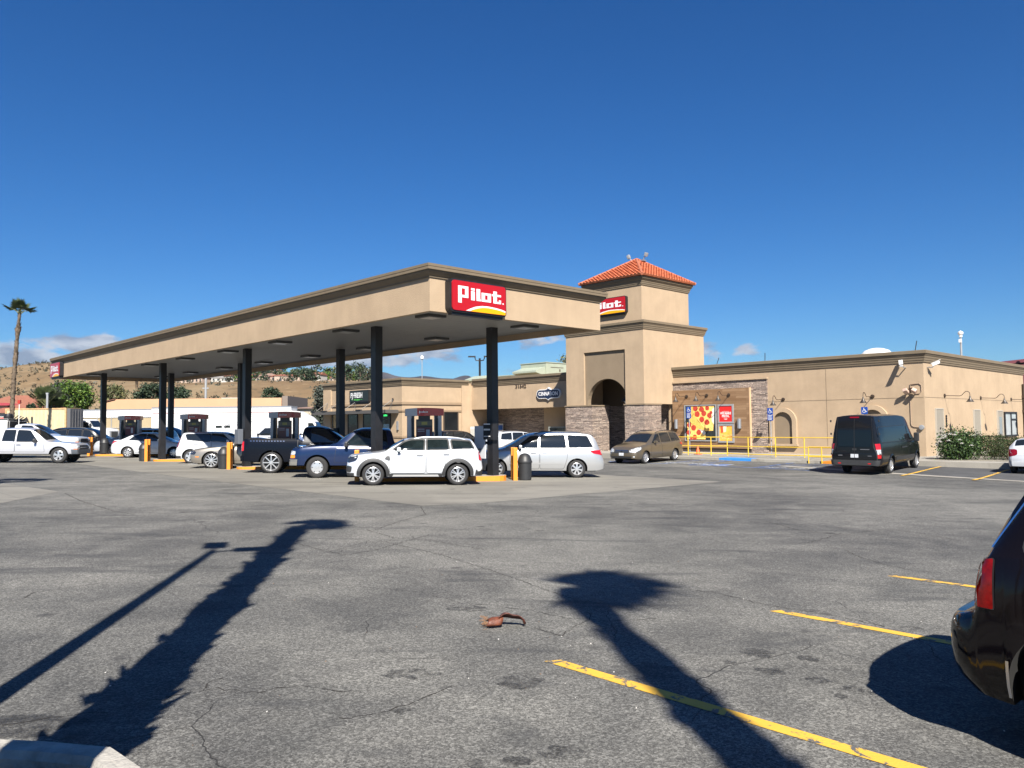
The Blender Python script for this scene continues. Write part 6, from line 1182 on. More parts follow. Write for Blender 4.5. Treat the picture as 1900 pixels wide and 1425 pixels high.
def pump():
    r = thing('fuel_pump', '', 'fuel pump')
    for sx in (-1, 1):
        m = MB(); m.bmm((sx * .52 - .07, -.28, 0), (sx * .52 + .07, .28, 2.12)); p = m.build('post', PGREY, r, bevel=.02)
        m = MB(); m.bmm((sx * .40 - .05, -.22, 1.1), (sx * .40 + .05, .22, 2.1)); m.build('hose_bay', PBLK, r)
        for fy in (-1, 1):
            m = MB(); m.tube([(sx * .44, fy * .30, 2.0), (sx * .43, fy * .40, 1.6), (sx * .47, fy * .42, .7), (sx * .42, fy * .40, .45), (sx * .34, fy * .33, .8), (sx * .36, fy * .28, 1.2)], .018, 6); m.build('hose', BLACKP, r); m = MB(); m.box((sx * .36, fy * .29, 1.28), (.06, .1, .22)); m.build('nozzle', BLACK, r, bevel=.015)
    m = MB(); m.bmm((-.45, -.27, .04), (.45, .27, 1.12)); m.build('cabinet', PBLK, r, bevel=.02)
    m = MB(); m.bmm((-.28, -.12, 1.12), (.28, .12, 1.98)); m.bmm((-.2, -.1, 1.98), (.2, .1, 2.15)); m.build('display_tower', PBLK, r)
    # valance: bowed front, grey left part, red right part
    def bow(x): return .30 + .05 * (1 - (x / .66) ** 2)
    for nm, x0, x1, mt in (('valance_grey', -.66, -.26, PGREY), ('valance_red', -.26, .66, PRED)):
        m = MB(); xs = [x0 + (x1 - x0) * i / 8 for i in range(9)]; o = [(x, -bow(x)) for x in xs] + [(x, bow(x)) for x in xs[::-1]]; vs = [(x, y, 2.10) for x, y in o] + [(x, y, 2.34 + .035 * (1 - (x / .66) ** 2)) for x, y in o]; n = len(o)
        m.add(vs, [(i, (i + 1) % n, n + (i + 1) % n, n + i) for i in range(n)] + [list(range(n)), list(range(n, 2 * n))]); m.build(nm, mt, r)
    for fy in (-1, 1):
        m = MB(); y = fy * .36; [m.bmm((-.19 + .045 * i, y - .004, 2.205 - (.02 if i == 0 else 0)), (-.165 + .045 * i, y + .004, 2.25 + (.02 if i in (0, 3) else 0))) for i in range(7)]; m.build('brand_mark', SWHT, r)
        m = MB(); y = fy * .124; m.bmm((-.27, y - .004, 1.16), (.27, y + .004, 1.70), 0); m.bmm((-.27, y - .004, 1.76), (.27, y + .004, 1.92), 1); y += fy * .006; m.bmm((.06, y - .003, 1.28), (.18, y + .003, 1.62), 2); [m.bmm((-.24, y - .003, 1.62 - .07 * i), (.0, y + .003, 1.655 - .07 * i), 3) for i in range(2)]; m.bmm((-.1, y - .003, 1.79), (.1, y + .003, 1.89), 4)
        m.build('price_panel', [mat('panel_maroon', (.11, .012, .022), .3, var=.2, vscale=8), mat('panel_olive', (.10, .09, .06), .3, var=.3, vscale=9), mat('panel_white', (.4, .42, .46), .4), mat('panel_print', (.30, .26, .28), .4), mat('panel_yellow', (.30, .26, .05), .4)], r)
        m = MB(); y = fy * .275; m.bmm((-.10, y - .006, .82), (.12, y + .006, .98), 0); [m.bmm((-.36 + .09 * i, y - .005, .62), (-.30 + .09 * i, y + .005, .72), 1) for i in range(8)]; [m.bmm((.2 + .06 * i, y - .005, .86), (.24 + .06 * i, y + .005, .95), 1) for i in range(4)]; m.build('keypad', [mat('lcd_grey', (.16, .19, .20), .2), mat('key_grey', (.13, .135, .15), .4)], r)
    m = MB(); m.lathe([(0, 0), (.02, 0), (.02, .01)], n=6); return r
p0 = pump()
for k, lab in enumerate(('fuel pump with red valance behind the roof of the white crossover', 'fuel pump with red valance behind the near-black pickup bed', 'fuel pump with red valance behind the white boxy hatchback', 'fuel pump with red valance on the farthest island behind the white saloon')):
    o = p0 if k == 0 else dup(p0); on_island(o, k, -.42, 0, .15); tag(o, lab, 'fuel pump', 'fuel pumps under the canopy')
def bin_():
    r = thing('litter_bin', '', 'bin'); m = MB(); m.lathe([(0, 0), (.24, 0), (.27, .04), (.29, .86), (.27, .88)], n=20); m.build('body', BLACKP, r); m = MB(); m.lathe([(.31, .86), (.32, .90), (.29, .98), (.26, 1.10), (.20, 1.24), (.10, 1.32), (0, 1.34)], n=20); m.build('dome_lid', BLACKP, r); m = MB(); m.bmm((-.30, -.12, .62), (-.285, .12, .72)); m.build('label_plate', GREYM, r); return r
t0 = bin_()
for i, (k, a, b, lab) in enumerate(((0, 3.15, .10, 'black domed litter bin beside the orange posts near the silver minivan'), (1, -3.0, .05, 'black litter bin behind the orange posts by the sports coupe'), (2, -2.95, .05, 'black litter bin behind the orange posts by the white saloon'), (3, -1.9, -.1, 'black litter bin beside the farthest canopy column'))):
    o = t0 if i == 0 else dup(t0); o.scale = (.86, .86, .72); on_island(o, k, a, b, .15 if k == 3 else 0); tag(o, lab, 'bin', 'litter bins at the pumps')
for i, (u, v) in enumerate(COLS):
    near = i % 2 == 1
    if i == 1:
        r = site('towel_dispenser', 'black towel and squeegee box strapped to the nearest right-hand canopy column', 'dispenser', u, v, 1.2); m = MB(); m.bmm((-.24, -.26, 0), (.0, -.2, .6)); m.bmm((-.27, -.24, .02), (-.2, .2, .58)); m.build('box', BLACK, r); [MB().bmm((-.29, -.16, a), (-.265, .16, b)).build('paper', SWHT, r) for a, b in ((.34, .40), (.54, .58), (.12, .15))]
        r = site('notice_board', 'white notice panel fixed to the left side of the nearest right-hand column', 'sign', u - .2, v + .45, .55); m = MB(); m.bmm((-.02, -.28, 0), (.02, .28, 1.15)); m.build('board', mat('board_pale', (.5, .52, .55), .5), r); m = MB(); m.bmm((-.015, -.3, .5), (.2, -.26, .6)); m.build('bracket', BLACK, r)
        r = site('bucket', 'black washer bucket at the foot of the nearest right-hand column', 'bucket', u - .45, v + .35, gS(u, v) + .15); m = MB(); m.lathe([(0, 0), (.17, 0), (.22, .5), (.20, .5)], n=16); m.build('tub', BLACKP, r); m = MB(); m.tube([(-.1, 0, .2), (.1, .05, .95)], .012, 6); m.box((.1, .05, .95), (.22, .03, .05)); m.build('squeegee', BLACK, r)
    elif i in (2, 3): 
        r = site('squeegee_box', ('grey box on the left of the third column pair', 'black box on the column behind the near-black pickup')[i - 2], 'dispenser', u - .3, v + .1, 1.0, 'boxes on the canopy columns'); m = MB(); m.bmm((-.12, -.2, 0), (.1, .2, .65)); m.build('box', [mat('box_bluegrey', (.10, .11, .13), .5), BLACK][i - 2], r, bevel=.02)
# ------------------------------------------------------------------ in front of the store
YR = mat('rail_yellow', (.60, .39, .035), .5, var=.06, vscale=4)
def rail(lab, pts, h=1.07, mids=(.55, .12), z0=-.2, zs=None):
    r = site('handrail', lab, 'railing', pts[0][0], pts[0][1], z0, 'yellow ramp handrails'); o = pts[0]; zs = zs or [0] * len(pts); L = lambda p, z, q=0: (p[0] - o[0], p[1] - o[1], z + q)
    for i, p in enumerate(pts): m = MB(); m.tube([L(p, -.3, zs[i]), L(p, h, zs[i])], .03, 8); m.build('post', YR, r)
    for z in (h,) + mids: m = MB(); m.tube([L(p, z, zs[i]) for i, p in enumerate(pts)], .026, 8); m.build('top_rail' if z == h else 'rail', YR, r)
rail('long yellow handrail along the raised walkway in front of the posters', [(40.15, 30.6), (40.15, 28.8), (40.15, 26.87), (40.15, 25.3), (40.6, 24.5), (40.15, 22.9), (40.15, 21.25), (40.15, 19.6), (40.15, 17.9)])
rail('short yellow handrail at the ramp foot left of the black van', [(39.15, 18.9), (39.15, 18.2), (39.15, 17.2)], .85, (.35,), 0, [gS(39.1, v) for v in (18.9, 18.2, 17.2)])
rail('yellow hoop rail by the building corner in front of the black van', [(40.3, 14.75), (40.9, 14.75)], 1.05, (.55,))
def acc_sign(u, v, zt, lab, two=True):
    r = site('parking_sign', lab, 'sign', u, v, -.2, 'blue accessible parking signs'); m = MB(); m.tube([(.03, 0, -.1), (.03, 0, zt + .2 - (0 if two else 0))], .028, 8); m.build('post', GREYM, r)
    zb = mat('sign_blue', (.012, .06, .30), .35); fn = lambda x, y, d: (-d, -x, y); m = MB(); h = .36; m.prism(rrect(-.16, zt + .2 - h, .16, zt + .2, .03), fn, 0, .02); pl = m.build('plate', zb, r); emblem_mb(lambda x, y: fn(-.14 + x * .29, zt + .2 - h + .05 + y * .28, .023)).build('emblem', SWHT, pl, weld=False)
    m = MB(); m.prism(rrect(-.16, zt + .2 - h - .34 if two else zt + .2 - h - .1, .16, zt + .2 - h - .02, .02), fn, 0, .02); p2 = m.build('lower_plate', zb, r); m = MB()
    for i in range(4 if two else 1): m.add([fn(-.12, zt + .2 - h - .08 - .07 * i, .023), fn(.12 - .03 * (i % 2), zt + .2 - h - .08 - .07 * i, .023), fn(.12 - .03 * (i % 2), zt + .2 - h - .05 - .07 * i, .023), fn(-.12, zt + .2 - h - .05 - .07 * i, .023)], [(0, 1, 2, 3)])
    m.build('small_print', SWHT, p2, weld=False)
acc_sign(40.25, 26.84, 2.68, 'blue accessible parking sign in front of the large pizza poster'); acc_sign(40.25, 21.56, 2.5, 'blue accessible parking sign left of the first blind arch'); acc_sign(40.25, 16.42, 2.44, 'blue accessible parking sign behind the black van roof', False)
r = site('traffic_cone', 'orange traffic cone on the walkway under the pizza poster', 'cone', 41.0, 26.75, -.2); m = MB(); m.lathe([(.0, .03), (.14, .03), (.13, .06), (.03, .50), (.02, .52), (0, .52)], n=16); m.build('cone', mat('cone_orange', (.80, .10, .02), .5), r); m = MB(); m.bmm((-.18, -.18, 0), (.18, .18, .03)); m.build('base', mat('cone_orange', (.8, .1, .02), .5), r)
def ice_box(u, v, lab, w, h, mats):
    r = site('ice_merchandiser', lab, 'freezer', u, v, -.2, 'ice freezers by the deli corner'); m = MB(); m.bmm((-w / 2, -.4, 0), (w / 2, .4, h)); m.build('cabinet', WHITEP, r, bevel=.03); m = MB(); [m.bmm((-w / 2 + .06 + k * w / 2, -.43, .1), (k * w / 2 - .03, -.40, h * .66)) for k in (0, 1)]; m.build('door', mat('ice_door', (.62, .64, .66), .3), r); m = MB(); m.bmm((-w / 2 + .1, -.42, h * .72), (w / 2 - .1, -.40, h * .93)); m.build('sign_panel', mats, r)
    m = MB(); m.bmm((-w / 2 - .03, -.3, h * .55), (-w / 2, .3, h * .9)); m.build('side_panel', mats, r)
ice_box(44.6, 51.0, 'white ice freezer with grey panels against the deli wall', 1.3, 1.75, mat('ice_grey', (.45, .46, .44), .4)); ice_box(45.9, 50.4, 'white ice freezer with blue panel beside the canopy column', 1.3, 2.0, mat('ice_blue', (.05, .14, .42), .4))
r = site('display_cage', 'grey-green merchandise cage along the stone recess wall', 'cage', 45.6, 41.2, -.2); m = MB(); m.bmm((-.5, -2.0, 1.62), (.5, 2.0, 1.72)); m.bmm((.4, -2.0, 0), (.5, 2.0, 1.62)); m.bmm((-.5, -2.0, 0), (.4, -1.93, 1.62)); m.bmm((-.5, 1.93, 0), (.4, 2.0, 1.62)); m.build('casing', mat('cage_green', (.20, .22, .20), .5), r); m = MB(); [m.tube([(-.48, -1.9 + .2 * k, 0), (-.48, -1.9 + .2 * k, 1.62)], .012, 5) for k in range(20)]; m.build('bars', GREYM, r)
r = site('pendant_lamp', 'dark bell pendant lamp hanging inside the entrance arch', 'lamp', 42.6, 33.3, 5.4); m = MB(); m.tube([(0, 0, 0), (0, 0, -1.55)], .02, 6); m.build('rod', BLACK, r); m = MB(); m.lathe([(.05, -1.5), (.12, -1.6), (.16, -1.85), (.42, -2.15), (.44, -2.18), (.40, -2.17), (0, -1.9)], n=20); m.build('lamp_shade', mat('lamp_dark_metal', (.03, .03, .03), .4), r); m = MB(); m.lathe([(0, -2.08), (.18, -2.1), (.24, -2.2), (.15, -2.32), (0, -2.36)], n=16); m.build('bowl', mat('opal_glass', (.55, .57, .58), .25), r)
# ------------------------------------------------------------------ maroon building and lamp beyond the right end
r = thing('maroon_building', 'dark maroon flat-roofed building beyond the right end of the store', 'building', (52.5, 78, 0), R(-9)); m = MB(); m.bmm((-5.4, -4, -1), (12, 8, 7.0)); m.build('wall', mat('maroon_wall', (.075, .014, .018), .6, var=.1), r); m = MB(); m.prism([(-5.6, 6.9), (12.2, 8.6), (12.2, 9.0), (-5.6, 7.2)], lambda p, q, t: (p, t, q), -4.2, 8.2); m.build('roof_fascia', mat('maroon_fascia', (.09, .012, .02), .5), r)
r = thing('wall_speaker', 'black oval loudspeaker above the maroon roof', 'speaker', (48.6, 73.2, 7.1)); r.scale = (.6, .6, .6); m = MB(); m.tube([(.25, 0, 0), (.2, 0, .7), (-.1, 0, 1.2)], .12, 8); m.lathe([(0, -.75), (.3, -.45), (.36, 0), (.3, .45), (0, .75)], lambda a, b, c: (-.25 + a - c * .25, b, 1.45 + c), 14); m.build('housing', BLACKP, r)
# ------------------------------------------------------------------ plants
def leaf_mat(name, c, var=.35): return mat(name, c, .55, var=var, vscale=2.5, spec=.25)
BARK = mat('bark', (.13, .095, .07), .9, var=.35, vscale=3, bump=.6, bscale=14)
def leaves(mb, centers, n, size, rnd, m_choices=(0, 1), spread=.5, flat=.0):
    for _ in range(n):
        c, r = rnd.choice(centers); d = Vector((rnd.gauss(0, 1), rnd.gauss(0, 1), rnd.gauss(0, 1)))
        p = c + d * r * spread; a = Vector((rnd.gauss(0, 1), rnd.gauss(0, 1), rnd.gauss(0, 1) * (1 - flat))).normalized(); b = a.orthogonal().normalized(); b.rotate(Matrix.Rotation(rnd.uniform(0, 6.28), 3, a)); s = size * rnd.uniform(.6, 1.35)
        t = a.cross(b); mb.add([p - b * s * .5, p + t * s * .32, p + b * s * .6, p - t * s * .32], [(0, 1, 2, 3)], rnd.choice(m_choices))
def tree(name, label, x, y, z0, ht, rx, rz, zc, mats, n, size, seed, clumps=46, group=None, ry=None, taper=.0, trunk_r=.22):
    """tapered trunk with limbs and a crown of separate leaves gathered in clumps"""
    rnd = random.Random(seed); r = thing(name, label, 'tree', (x, y, z0), rnd.uniform(0, 6), group); ry = ry or rx; cl = []
    for _ in range(clumps):
        a = rnd.uniform(0, 6.283); h = rnd.uniform(-1, 1); q = math.sqrt(max(0, 1 - h * h)) * rnd.uniform(.45, 1.0); f = 1 - taper * (h + 1) / 2
        cl.append((Vector((rx * q * math.cos(a) * f, ry * q * math.sin(a) * f, zc + rz * h * rnd.uniform(.75, 1.0))), rnd.uniform(.20, .42) * min(rx, rz)))
    m = MB(); m.tube([(0, 0, -.3), (.04, 0, zc * .45), (-.05, .04, zc), (0, 0, zc + rz * .6)], [trunk_r, trunk_r * .8, trunk_r * .5, trunk_r * .12], 8)
    for c, q in cl[:10]: m.tube([(0, 0, zc * .55 + .1 * q), tuple(c * .5 + Vector((0, 0, zc * .35))), tuple(c)], [trunk_r * .4, trunk_r * .25, trunk_r * .06], 5)
    m.build('trunk', BARK, r); m = MB(); leaves(m, cl, n, size, rnd, tuple(range(len(mats))), .62); m.build('crown', mats, r, weld=False, recalc=False); return r
def palm(label, x, y, z0, h, rt=.24, seed=1, fronds=16, lean=(0, 0), fl=1.0, knobs=((.62, 1.5), (.86, 1.9)), skirt=.5, boots=240, group=None, wind=0.0, low=0, pet=1.0, up0=.62):
    """trimmed fan palm: rough trunk with leaf bases, small crown of fans"""
    rnd = random.Random(seed); r = thing('palm_tree', label, 'palm tree', (x, y, z0), 0, group); n = 40; pts = []; rad = []
    for i in range(n + 1):
        t = i / n; pts.append((lean[0] * t * t, lean[1] * t * t, -.3 + (h + .3) * t)); q = rt * (1.12 - .42 * t) * rnd.uniform(.86, 1.14)
        for kt, ks in knobs: q *= 1 + (ks - 1) * math.exp(-((t - kt) / .022) ** 2)
        rad.append(q)
    m = MB(); m.tube(pts, rad, 10)
    for _ in range(boots):
        t = rnd.uniform(.02, .985); i = min(n - 1, int(t * n)); c = Vector(pts[i]).lerp(Vector(pts[i + 1]), t * n - i); a = rnd.uniform(0, 6.283); d = Vector((math.cos(a), math.sin(a), 0)); s = Vector((-d.y, d.x, 0)); q = rad[i]; l = rnd.uniform(.08, .22) * (1 + skirt * (rnd.random() < .15)); w = rnd.uniform(.05, .10)
        b = c + d * q * .9; m.add([b - s * w, b + s * w, b + d * l * .45 + Vector((0, 0, l * .9)) + s * w * .4, b + d * l * .45 + Vector((0, 0, l * .9)) - s * w * .4], [(0, 1, 2, 3)], 0)
    m.build('trunk', mat('palm_trunk', (.115, .085, .058), .9, var=.4, vscale=5, bump=.7, bscale=12), r); top = Vector(pts[-1]); m = MB()
    for k in range(fronds):
        a = 2.4 * k + rnd.uniform(-.3, .3); up = rnd.uniform(up0, 1.42) if k >= low else rnd.uniform(.15, .4); a = (.25 if k < low else a); d = (Vector((math.cos(a) * math.cos(up), math.sin(a) * math.cos(up), math.sin(up))) + Vector((wind, 0, 0))).normalized(); l = fl * rnd.uniform(.75, 1.15); tip = top + d * l; tip = top + d * l * pet; m.tube([top - Vector((0, 0, .2)), top + d * l * pet * .5 + Vector((0, 0, .06)), tip], [.03, .022, .015], 5, 1)
        s = d.cross(Vector((0, 0, 1))).normalized(); nrm = s.cross(d)
        for j in range(19):
            b = R(-95 + 190 * j / 18); dd = (d * math.cos(b) + s * math.sin(b)); L_ = fl * rnd.uniform(.62, .88) * (1 - .18 * abs(math.sin(b))); w = s.cross(dd).normalized(); e = dd.cross(w if w.length > .1 else nrm).normalized() * .035 * fl; dr = Vector((0, 0, -.18 * L_ * abs(math.sin(b)) - .08 * L_))
            m.add([tip - e * .5, tip + e * .5, tip + dd * L_ * .6 + e + dr * .3, tip + dd * L_ + dr, tip + dd * L_ * .6 - e + dr * .3], [(0, 1, 2, 3, 4)], 0)
    m.build('crown', [leaf_mat('palm_leaf', (.055, .075, .030)), mat('palm_stalk', (.14, .15, .06), .6)], r, weld=False, recalc=False); return r
# tall palms: one in the picture, three behind or beside the camera whose shadows lie on the lot
palm('tall slender palm with a small tuft, rising over the cream container at the far left', -46.0, 72.0, gz(-46, 72), 12.3, .19, 3, 17, (.55, 0), 1.05, ((.66, 1.35), (.87, 1.75)), .3, 420, None, -.05, 1, .8, .1)
palm('fan palm in the kerbed planter beside the camera', -2.02, 2.05, .05, 11.05, .235, 5, 15, (.0, .12), .9, ((.05, 1.2), (.3, 1.12), (.5, 1.15), (.7, 1.15), (.9, 1.3)), .5, 420, None, .7, 1, .55)
palm('fan palm standing behind the camera to the right', 2.45, -3.55, gz(2.5, -3.5), 11.4, .25, 8, 20, (.1, 0), 1.5, ((.93, 1.25), (.98, 1.4)), .35, 200, None, 1.1, 2, .16)
palm('fan palm at the left of the lot beyond the frame', -14.35, 12.6, gz(-14, 12.6), 11.6, .20, 11, 14, (0, 0), 1.0, ((.9, 1.4),), .5, 220)
# twin-headed lamp post beside the planter
r = thing('street_lamp', 'dark lamp post with two flat square heads beside the camera', 'lamp', (-2.96, 2.45, gz(-3, 2.4))); m = MB(); m.tube([(0, 0, -.2), (0, 0, 4.1), (0, 0, 8.22)], [.10, .085, .07], 10); m.build('pole', BRONZE, r)
for sg, an in ((1, .33), (-1, 1.88)):
    d = Vector((math.cos(an), math.sin(an), 0)); m = MB(); m.tube([(0, 0, 8.12), tuple(d * .28 + Vector((0, 0, 8.25)))], .035, 8); m.build('arm', BRONZE, r); m = MB(); m.box(tuple(d * .55 + Vector((0, 0, 8.27))), (.56, .34, .10), 0, Matrix.Rotation(an, 4, 'Z')); m.build('lamp_head', BRONZE, r, bevel=.02)
# kerbed planter at the camera's feet
def planter():
    pts = [(-6.5, 4.9), (-4.3, 4.32), (-2.95, 4.02), (-2.45, 3.98), (-2.10, 3.92), (-1.90, 3.74), (-1.80, 3.45), (-1.78, 3.0), (-1.78, 0.2)]; m = MB(); vs = []; k = len(pts)
    for i, p in enumerate(pts):
        a = Vector(pts[max(0, i - 1)]); b = Vector(pts[min(k - 1, i + 1)]); t = (b - a).normalized(); n = Vector((t.y, -t.x)); p = Vector(p)
        for o, z in ((0, -.1), (.0, .11), (-.025, .145), (-.135, .15), (-.155, .13), (-.155, -.1)): q = p - n * (-o); q = p + n * o; vs.append((q.x, q.y, gz(q.x, q.y) + z))
    m.add(vs, [(6 * i + j, 6 * i + j + 1, 6 * i + 7 + j, 6 * i + 6 + j) for i in range(k - 1) for j in range(5)], 0, True); m.build('planter_kerb', mat('kerb_white', (.30, .285, .255), .8, var=.3, vscale=7, bump=.6, bscale=30), sharp=25); tag(bpy.data.objects['planter_kerb'], kind='structure')
    inner = [(-6.6, 4.7), (-4.35, 4.15), (-2.98, 3.86), (-2.48, 3.82), (-2.2, 3.76), (-2.05, 3.64), (-1.96, 3.42), (-1.93, 3.0), (-1.93, .2), (-6.6, .2)]; sheet('planter_soil', inner, .06, mat('soil', (.05, .038, .028), .95, var=.4, bump=.6), .5, world=True)
    rnd = random.Random(2); m = MB()
    for _ in range(2600):
        x = rnd.uniform(-4.2, -2.1); y = rnd.uniform(3.0, 4.2)
        if y > 3.72 - (x + 2.1) * .16 or (x > -2.2 and y > 3.55): continue
        z = gz(x, y) + .05; a = rnd.uniform(0, 6.28); l = rnd.uniform(.04, .10); w = .004; d = Vector((math.cos(a), math.sin(a))); m.add([(x - d.y * w, y + d.x * w, z), (x + d.y * w, y - d.x * w, z), (x + d.x * l * .5, y + d.y * l * .5, z + l)], [(0, 1, 2)])
    tag(m.build('grass', leaf_mat('grass_blade', (.035, .06, .015)), weld=False, recalc=False), 'short green grass in the planter corner', 'grass', kind='stuff')
planter()
def litter_frond():
    r = thing('palm_husk', 'curled brown palm leaf base lying on the asphalt', 'palm husk', (-.09, 7.14, gz(-.09, 7.14)), R(4)); h = mat('husk_brown', (.075, .020, .010), .5, var=.5, vscale=22, bump=.5, bscale=40); m = MB(); n = 16; vs = []
    for i in range(n + 1):                       # the arched blade: open below, far edge curled down
        t = i / n; x = -.05 + .235 * t; z = .035 + .082 * math.sin(math.pi * (.16 + .84 * t)) ** .8 if t < .98 else .012; w = .07 * (1 - .55 * t ** 2)
        for j in range(6): q = j / 5; vs.append((x + .012 * math.sin(5 * q + t * 4), -w * .5 + q * w * 2.0, max(.004, (z + .012 * math.sin(9 * t)) * (1 - .9 * max(0, q - .35) ** 1.3))))
    m.add(vs, [(6 * i + j, 6 * i + j + 1, 6 * i + 7 + j, 6 * i + 6 + j) for i in range(n) for j in range(5)], 0, True); o = m.build('blade', h, r, recalc=False); md = o.modifiers.new('t', 'SOLIDIFY'); md.thickness = .006
    m = MB(); n = 10; vs = []
    for i in range(n + 1):                       # the split sheath, a ragged curl standing at its left end
        t = i / n; a = -1.9 + 3.3 * t
        for j in range(5): q = j / 4; rr = .058 * (1 - .18 * q) * (1 + .10 * math.sin(7 * t + 3 * q)); vs.append((-.165 + .034 * j + .02 * math.sin(3.2 * t), -.02 + rr * math.sin(a) + .02 * q, max(.003, .040 + rr * math.cos(a) * (1.0 if j else .7))))
    m.add(vs, [(5 * i + j, 5 * i + j + 1, 5 * i + 6 + j, 5 * i + 5 + j) for i in range(n) for j in range(4)], 0, True); o = m.build('sheath', mat('husk_red', (.115, .034, .016), .55, var=.5, vscale=24, bump=.5, bscale=45), r, recalc=False); md = o.modifiers.new('t', 'SOLIDIFY'); md.thickness = .006
    rnd = random.Random(3); m = MB()
    for _ in range(60): a = Vector((-.155 + rnd.gauss(0, .012), -.02 + rnd.gauss(0, .035), rnd.uniform(.01, .085))); m.tube([a, a + Vector((rnd.uniform(-.06, .0), rnd.gauss(0, .02), rnd.uniform(-.01, .025)))], .0014, 3, cap=False)
    m.build('fibres', mat('fibre_tan', (.24, .125, .06), .8), r, weld=False)
litter_frond()
def pebbles():
    rnd = random.Random(12); m = MB()
    for _ in range(90):
        x = rnd.uniform(-3, 5.5); y = rnd.uniform(3.8, 11); s = rnd.uniform(.002, .007); z = gz(x, y) + s * .4; m.box((x, y, z), (s * 1.6, s, s * .8), 0 if rnd.random() < .6 else 1, Matrix.Rotation(rnd.uniform(0, 6), 4, 'Z'))
    tag(m.build('grit', [mat('grit_pale', (.55, .53, .50), .8), mat('grit_brown', (.16, .10, .06), .8)], weld=False), 'tiny pale stones and scraps scattered on the asphalt', 'grit', kind='stuff')
pebbles()
# rose bush and clipped hedges
def shrub(name, label, cat, x, y, z0, rx, ry, rz, mats, n, size, seed, box=False, flowers=0):
    rnd = random.Random(seed); r = thing(name, label, cat, (x, y, z0), TH); cl = []
    for _ in range(60):
        if box: cl.append((Vector((rnd.uniform(-rx, rx) * .92, rnd.uniform(-ry, ry) * .9, rnd.uniform(.12, 2 * rz * .93))), .13))
        else:
            a = rnd.uniform(0, 6.283); h = rnd.uniform(-.85, 1); q = math.sqrt(max(0, 1 - h * h)) * rnd.uniform(.6, 1); cl.append((Vector((rx * q * math.cos(a), ry * q * math.sin(a), rz * 1.15 + rz * h * .9)), .22))
    m = MB(); [m.tube([(rnd.gauss(0, .08), rnd.gauss(0, .08), -.1), tuple(c * .55), tuple(c)], [.022, .015, .006], 5) for c, q in cl[:14]]; m.build('stems', BARK, r); m = MB(); leaves(m, cl, n, size, rnd, tuple(range(len(mats))), 1.0 if not box else 1.15)
    if box:
        for _ in range(n):
            f = rnd.randrange(5); u = rnd.uniform(-1, 1); v = rnd.uniform(-1, 1); p = [Vector((rx, u * ry, rz + v * rz)), Vector((-rx, u * ry, rz + v * rz)), Vector((u * rx, ry, rz + v * rz)), Vector((u * rx, -ry, rz + v * rz)), Vector((u * rx, v * ry, 2 * rz))][f]; leaves(m, [(p, .03)], 1, size, rnd, tuple(range(len(mats))), 1)
    m.build('foliage', mats, r, weld=False, recalc=False)
    for k in range(flowers):
        a = rnd.uniform(0, 6.283); h = rnd.uniform(-.3, 1) if k % 4 else rnd.uniform(.75, 1); q = math.sqrt(max(0, 1 - h * h)); p = Vector((rx * q * math.cos(a) * 1.16, ry * q * math.sin(a) * 1.16, rz * 1.25 + rz * h * 1.05)); m = MB()
        for ring, (rr, hh) in enumerate(((.078, .0), (.055, .03), (.026, .05))):
            for j in range(6): b = j * 1.047 + ring * .5; d = Vector((math.cos(b), math.sin(b), 0)); s = Vector((-d.y, d.x, 0)) * rr * .6; m.add([p + d * rr * .2, p + d * rr + s + Vector((0, 0, hh)), p + d * rr * 1.25 + Vector((0, 0, hh + .02)), p + d * rr - s + Vector((0, 0, hh))], [(0, 1, 2, 3)])
        m.build('flower', mat('petal_white', (.62, .61, .57), .6), r, weld=False)
LG = [leaf_mat('rose_leaf', (.030, .060, .018)), leaf_mat('rose_leaf_pale', (.060, .105, .028)), leaf_mat('rose_leaf_dark', (.016, .032, .012))]
HG = [leaf_mat('hedge_leaf', (.018, .034, .010)), leaf_mat('hedge_leaf_pale', (.036, .056, .016)), leaf_mat('hedge_leaf_brown', (.028, .026, .011))]
p = S(42.55, 12.85); shrub('rose_bush', 'rose bush full of white blooms by the first grey door', 'bush', p.x, p.y, -.2, .80, .90, .57, LG, 9000, .085, 21, flowers=36)
for u, v, rx, ry, rz, sd, lab in ((43.6, 11.0, 1.1, .75, .45, 31, 'long clipped hedge between the rose bush and the white hatchback'), (47.0, 12.6, .55, .6, .52, 32, 'small clipped hedge block behind the rose bush'), (49.2, 11.6, 1.2, .5, .45, 33, 'clipped hedge block below the grey door with a glass pane')):
    p = S(u, v); o = shrub('hedge', lab, 'hedge', p.x, p.y, -.2, rx, ry, rz, HG, 2600, .06, sd, True)
sheet('planting_bed', [(41.2, 13.9), (41.2, 10.2), (51, 9.8), (51, 14.0)], .0, mat('bed_gravel', (.22, .20, .16), .95, var=.4, vscale=6, bump=.6), 1.0)
o = bpy.data.objects['planting_bed']
for v in o.data.vertices: v.co.z = -.194
